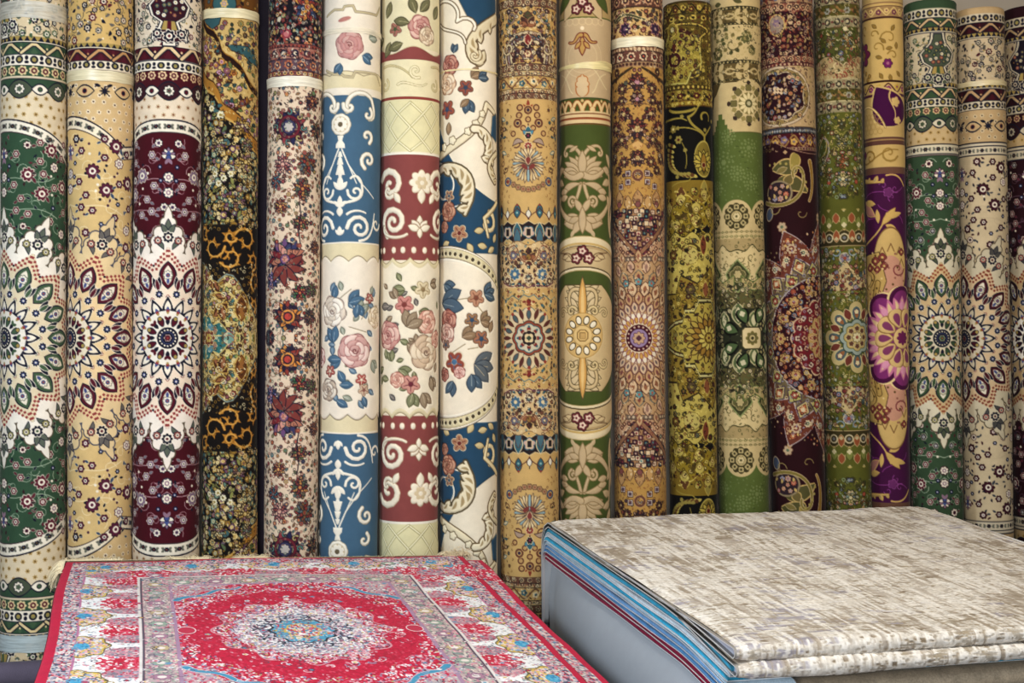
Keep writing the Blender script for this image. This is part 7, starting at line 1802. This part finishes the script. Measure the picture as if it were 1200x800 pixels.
# --- red rug pile -------------------------------------------------
RY1, RY0 = 4.35, 2.65
RX0 = wp(75, 657, RY1).x; RX1 = wp(541, 651, RY1).x
def rz(x, Y):
    t = (x-RX0)/(RX1-RX0); zb = .785+(.752-.785)*t; sl = .046+(.080-.046)*t
    return zb-(RY1-Y)*sl
def red_stack():
    w = red_rug(); im = w.im; nyc, nxc = im.shape[:2]
    def plane_rug(name, x0, x1, Y0, Y1, dz, label, cols_from, nx, ny, uoff=0):
        root = empty(name, ((x0+x1)/2, (Y0+Y1)/2, 0)); tag(root, label, 'rug', 'red rugs in the low stack'); ox, oy = (x0+x1)/2, (Y0+Y1)/2
        u = np.linspace(0, 1, nx); v = np.linspace(0, 1, ny)      # v: back to front
        iu = (u*(nxc-1)).astype(int); iv = (v*(nyc-1)).astype(int)
        X_ = (x0+(x1-x0)*u)[None, :]+0*v[:, None]; Y_ = (Y1+(Y0-Y1)*v)[:, None]+0*u[None, :]
        edge_ = np.minimum(np.minimum(u, 1-u)[None, :]*(x1-x0), np.minimum(v, 1-v)[:, None]*(Y1-Y0))
        Z = rz(X_, Y_)-dz-.006*np.exp(-edge_/.004)+.002*np.sin(X_*9+Y_*4)+.0012*np.sin(Y_*23+X_*5)
        X_ = X_+(.004*np.sin(Y_*6+dz*90))*(1-2*u)[None, :]**2*np.sign(1)
        V = np.stack([X_-ox, Y_-oy, Z], -1).reshape(-1, 3)
        mesh_obj('pile_face', V, grid_quads(ny, nx), M_PILE, root, cols=srgb2lin(im[iv][:, iu]).reshape(-1, 3))
        # body: selvedge sides and pale backing as a thin slab
        k = 60; sel = np.linspace(0, nx-1, k).astype(int); sev = np.linspace(0, ny-1, k).astype(int)
        Xs, Ys, Zs = X_[sev][:, sel], Y_[sev][:, sel], Z[sev][:, sel]
        g = lambda dzz, sh=0.0: np.stack([Xs-ox, Ys-oy, Zs-dzz], -1)
        def slab(nm, d0, d1, mat, grow):
            gr = np.zeros((k, k, 3)); gr[:, 0, 0] -= grow; gr[:, -1, 0] += grow; gr[0, :, 1] += grow; gr[-1, :, 1] -= grow
            A, B = g(d0)+gr, g(d1)+gr
            rim = [(0, j) for j in range(k)]+[(j, k-1) for j in range(1, k)]+[(k-1, j) for j in range(k-2, -1, -1)]+[(j, 0) for j in range(k-2, 0, -1)]
            V = np.concatenate([np.array([A[i, j] for i, j in rim]), np.array([B[i, j] for i, j in rim]), B.reshape(-1, 3)])
            n = len(rim); Q = [(j, (j+1) % n, n+(j+1) % n, n+j) for j in range(n)]
            Q = np.concatenate([np.array(Q), grid_quads(k, k)+2*n])
            mesh_obj(nm, V, Q, mat, root)
        slab('selvedge', .0005, .0060, M_RED, .001); slab('backing', .0062, .0098, M_WHITE, .0025)
        return root
    M_RED = pile_material('selvedge_red', 'ab1234', var=.15); M_WHITE = pile_material('rug_backing_white', 'c8c4cc', var=.05, sheen=.05)
    top = plane_rug('patterned_rug', RX0, RX1, RY0, RY1, 0.0, 'red floral medallion rug with cream fringe, spread on top of the low stack', w, 860, 860)
    # second rug, pushed out to the right
    plane_rug('patterned_rug', RX0+.045, RX1+.062, RY0+.01, RY1-.02, .0115, 'red rug under the fringed one, its narrow border pushed out at the right', w, 500, 300)
    plane_rug('patterned_rug', RX0+.01, RX1+.03, RY0+.02, RY1-.015, .0230, 'third red rug of the low stack, only its white backed edge showing', w, 200, 120)
    # fringe: cream warp ends knotted into tufts along the back edge
    g = random.Random(8); V = []; Q = []
    def strand(p0, dirv, L, droop, r=.0013):
        n = 7; base = len(V); c = Vector(p0); d = Vector(dirv).normalized()
        for k in range(n):
            rr = r*(1-.5*k/(n-1)); up = Vector((0, 0, 1)); s1 = d.cross(up).normalized(); s2 = s1.cross(d).normalized()
            for q in range(3): a = q*2*PI/3; V.append(tuple(c+s1*rr*math.cos(a)+s2*rr*math.sin(a)))
            d = (d+Vector((g.uniform(-.25, .25), g.uniform(-.2, .2), -droop+g.uniform(-.12, .12)))).normalized(); c = c+d*L/n
        for k in range(n-1):
            for q in range(3): Q.append((base+k*3+q, base+k*3+(q+1) % 3, base+(k+1)*3+(q+1) % 3, base+(k+1)*3+q))
    L_ = RX1-RX0; x = RX0
    while x < RX1:
        t = (x-RX0)/L_
        px = 75+t*466
        dense = 1.0 if px < 138 or 196 < px < 238 or 268 < px < 305 or px > 520 else .35
        for _ in range(int(1+6*dense)):
            up_ = .75 if dense > .5 else .25
            strand((x+g.uniform(-.002, .002)-ox_, RY1+.002-oy_, rz(x, RY1)-.001), (g.uniform(-.5, .5), 1, up_*g.uniform(.3, 1.2)), g.uniform(.035, .075)*(1 if dense > .5 else .6), .26)
        x += .0022
    for j in range(420):                        # left corner tassels falling over the side
        yy = RY1-abs(g.gauss(0, .06)); strand((RX0+g.uniform(0, .004)-ox_, yy-oy_, rz(RX0, yy)+.001), (-1, g.uniform(-.7, .4), g.uniform(-.1, .5)), g.uniform(.04, .085), .5)
    for j in range(300):
        strand((RX1+g.uniform(-.05, .01)-ox_, RY1-g.uniform(0, .02)-oy_, rz(RX1, RY1)+.001), (g.uniform(-.8, .8), g.uniform(-.2, 1), g.uniform(.2, 1.0)), g.uniform(.03, .06), .35)
    f = mesh_obj('fringe', V, Q, M_FRINGE, top); f['kind'] = 'stuff'
ox_, oy_ = (RX0+RX1)/2, (RY0+RY1)/2
red_stack()
# folded rugs filling the low stack below the red ones
for k in range(8):
    th = .030; dz = .0345+k*th
    root = empty('folded_rug', ((RX0+RX1)/2, (RY0+RY1)/2, 0)); ox, oy = (RX0+RX1)/2, (RY0+RY1)/2
    tag(root, 'plain %s folded rug inside the low stack, %s below the red rugs' % (('pale grey', 'wine red', 'dark blue', 'grey')[k % 4], ('first', 'second', 'third', 'fourth', 'fifth', 'sixth', 'seventh', 'lowest')[k]), 'rug', 'folded rugs in the low stack')
    cc = ('b8b4bc', '7a1a2c', '2f3f5c', '77777d')[k % 4]
    a0, a1, b0, b1 = RX0+.02+.006*(k % 2), RX1+.02-.006*(k % 3), RY0+.03, RY1-.03
    def bx(d0, d1):
        V = []
        for d in (d0, d1):
            for x_, y_ in ((a0, b0), (a1, b0), (a1, b1), (a0, b1)): V.append((x_-ox, y_-oy, rz(x_, y_)-d))
        return V, [(0, 1, 2, 3), (7, 6, 5, 4), (0, 4, 5, 1), (1, 5, 6, 2), (2, 6, 7, 3), (3, 7, 4, 0)]
    mesh_obj('pile_face', *bx(dz, dz+th*.6), pile_material('rug_pile_plain', cc, var=.1), root, smooth=False)
    mesh_obj('backing', *bx(dz+th*.62, dz+th*.97), pile_material('rug_backing', '9a989c', var=.05), root, smooth=False)
V = []
for (x_, y_) in ((RX0+.05, RY0+.06), (RX1-.03, RY0+.06), (RX1-.03, RY1-.06), (RX0+.05, RY1-.06)): V += [(x_, y_, 0), (x_, y_, rz(x_, y_)-.0345-.03*8-.001)]
tag(mesh_obj('display_block', V, [(0, 2, 3, 1), (2, 4, 5, 3), (4, 6, 7, 5), (6, 0, 1, 7), (1, 3, 5, 7), (0, 6, 4, 2)], M_PLINTH, smooth=False), 'blue-grey block carrying the low stack of red rugs', 'block')
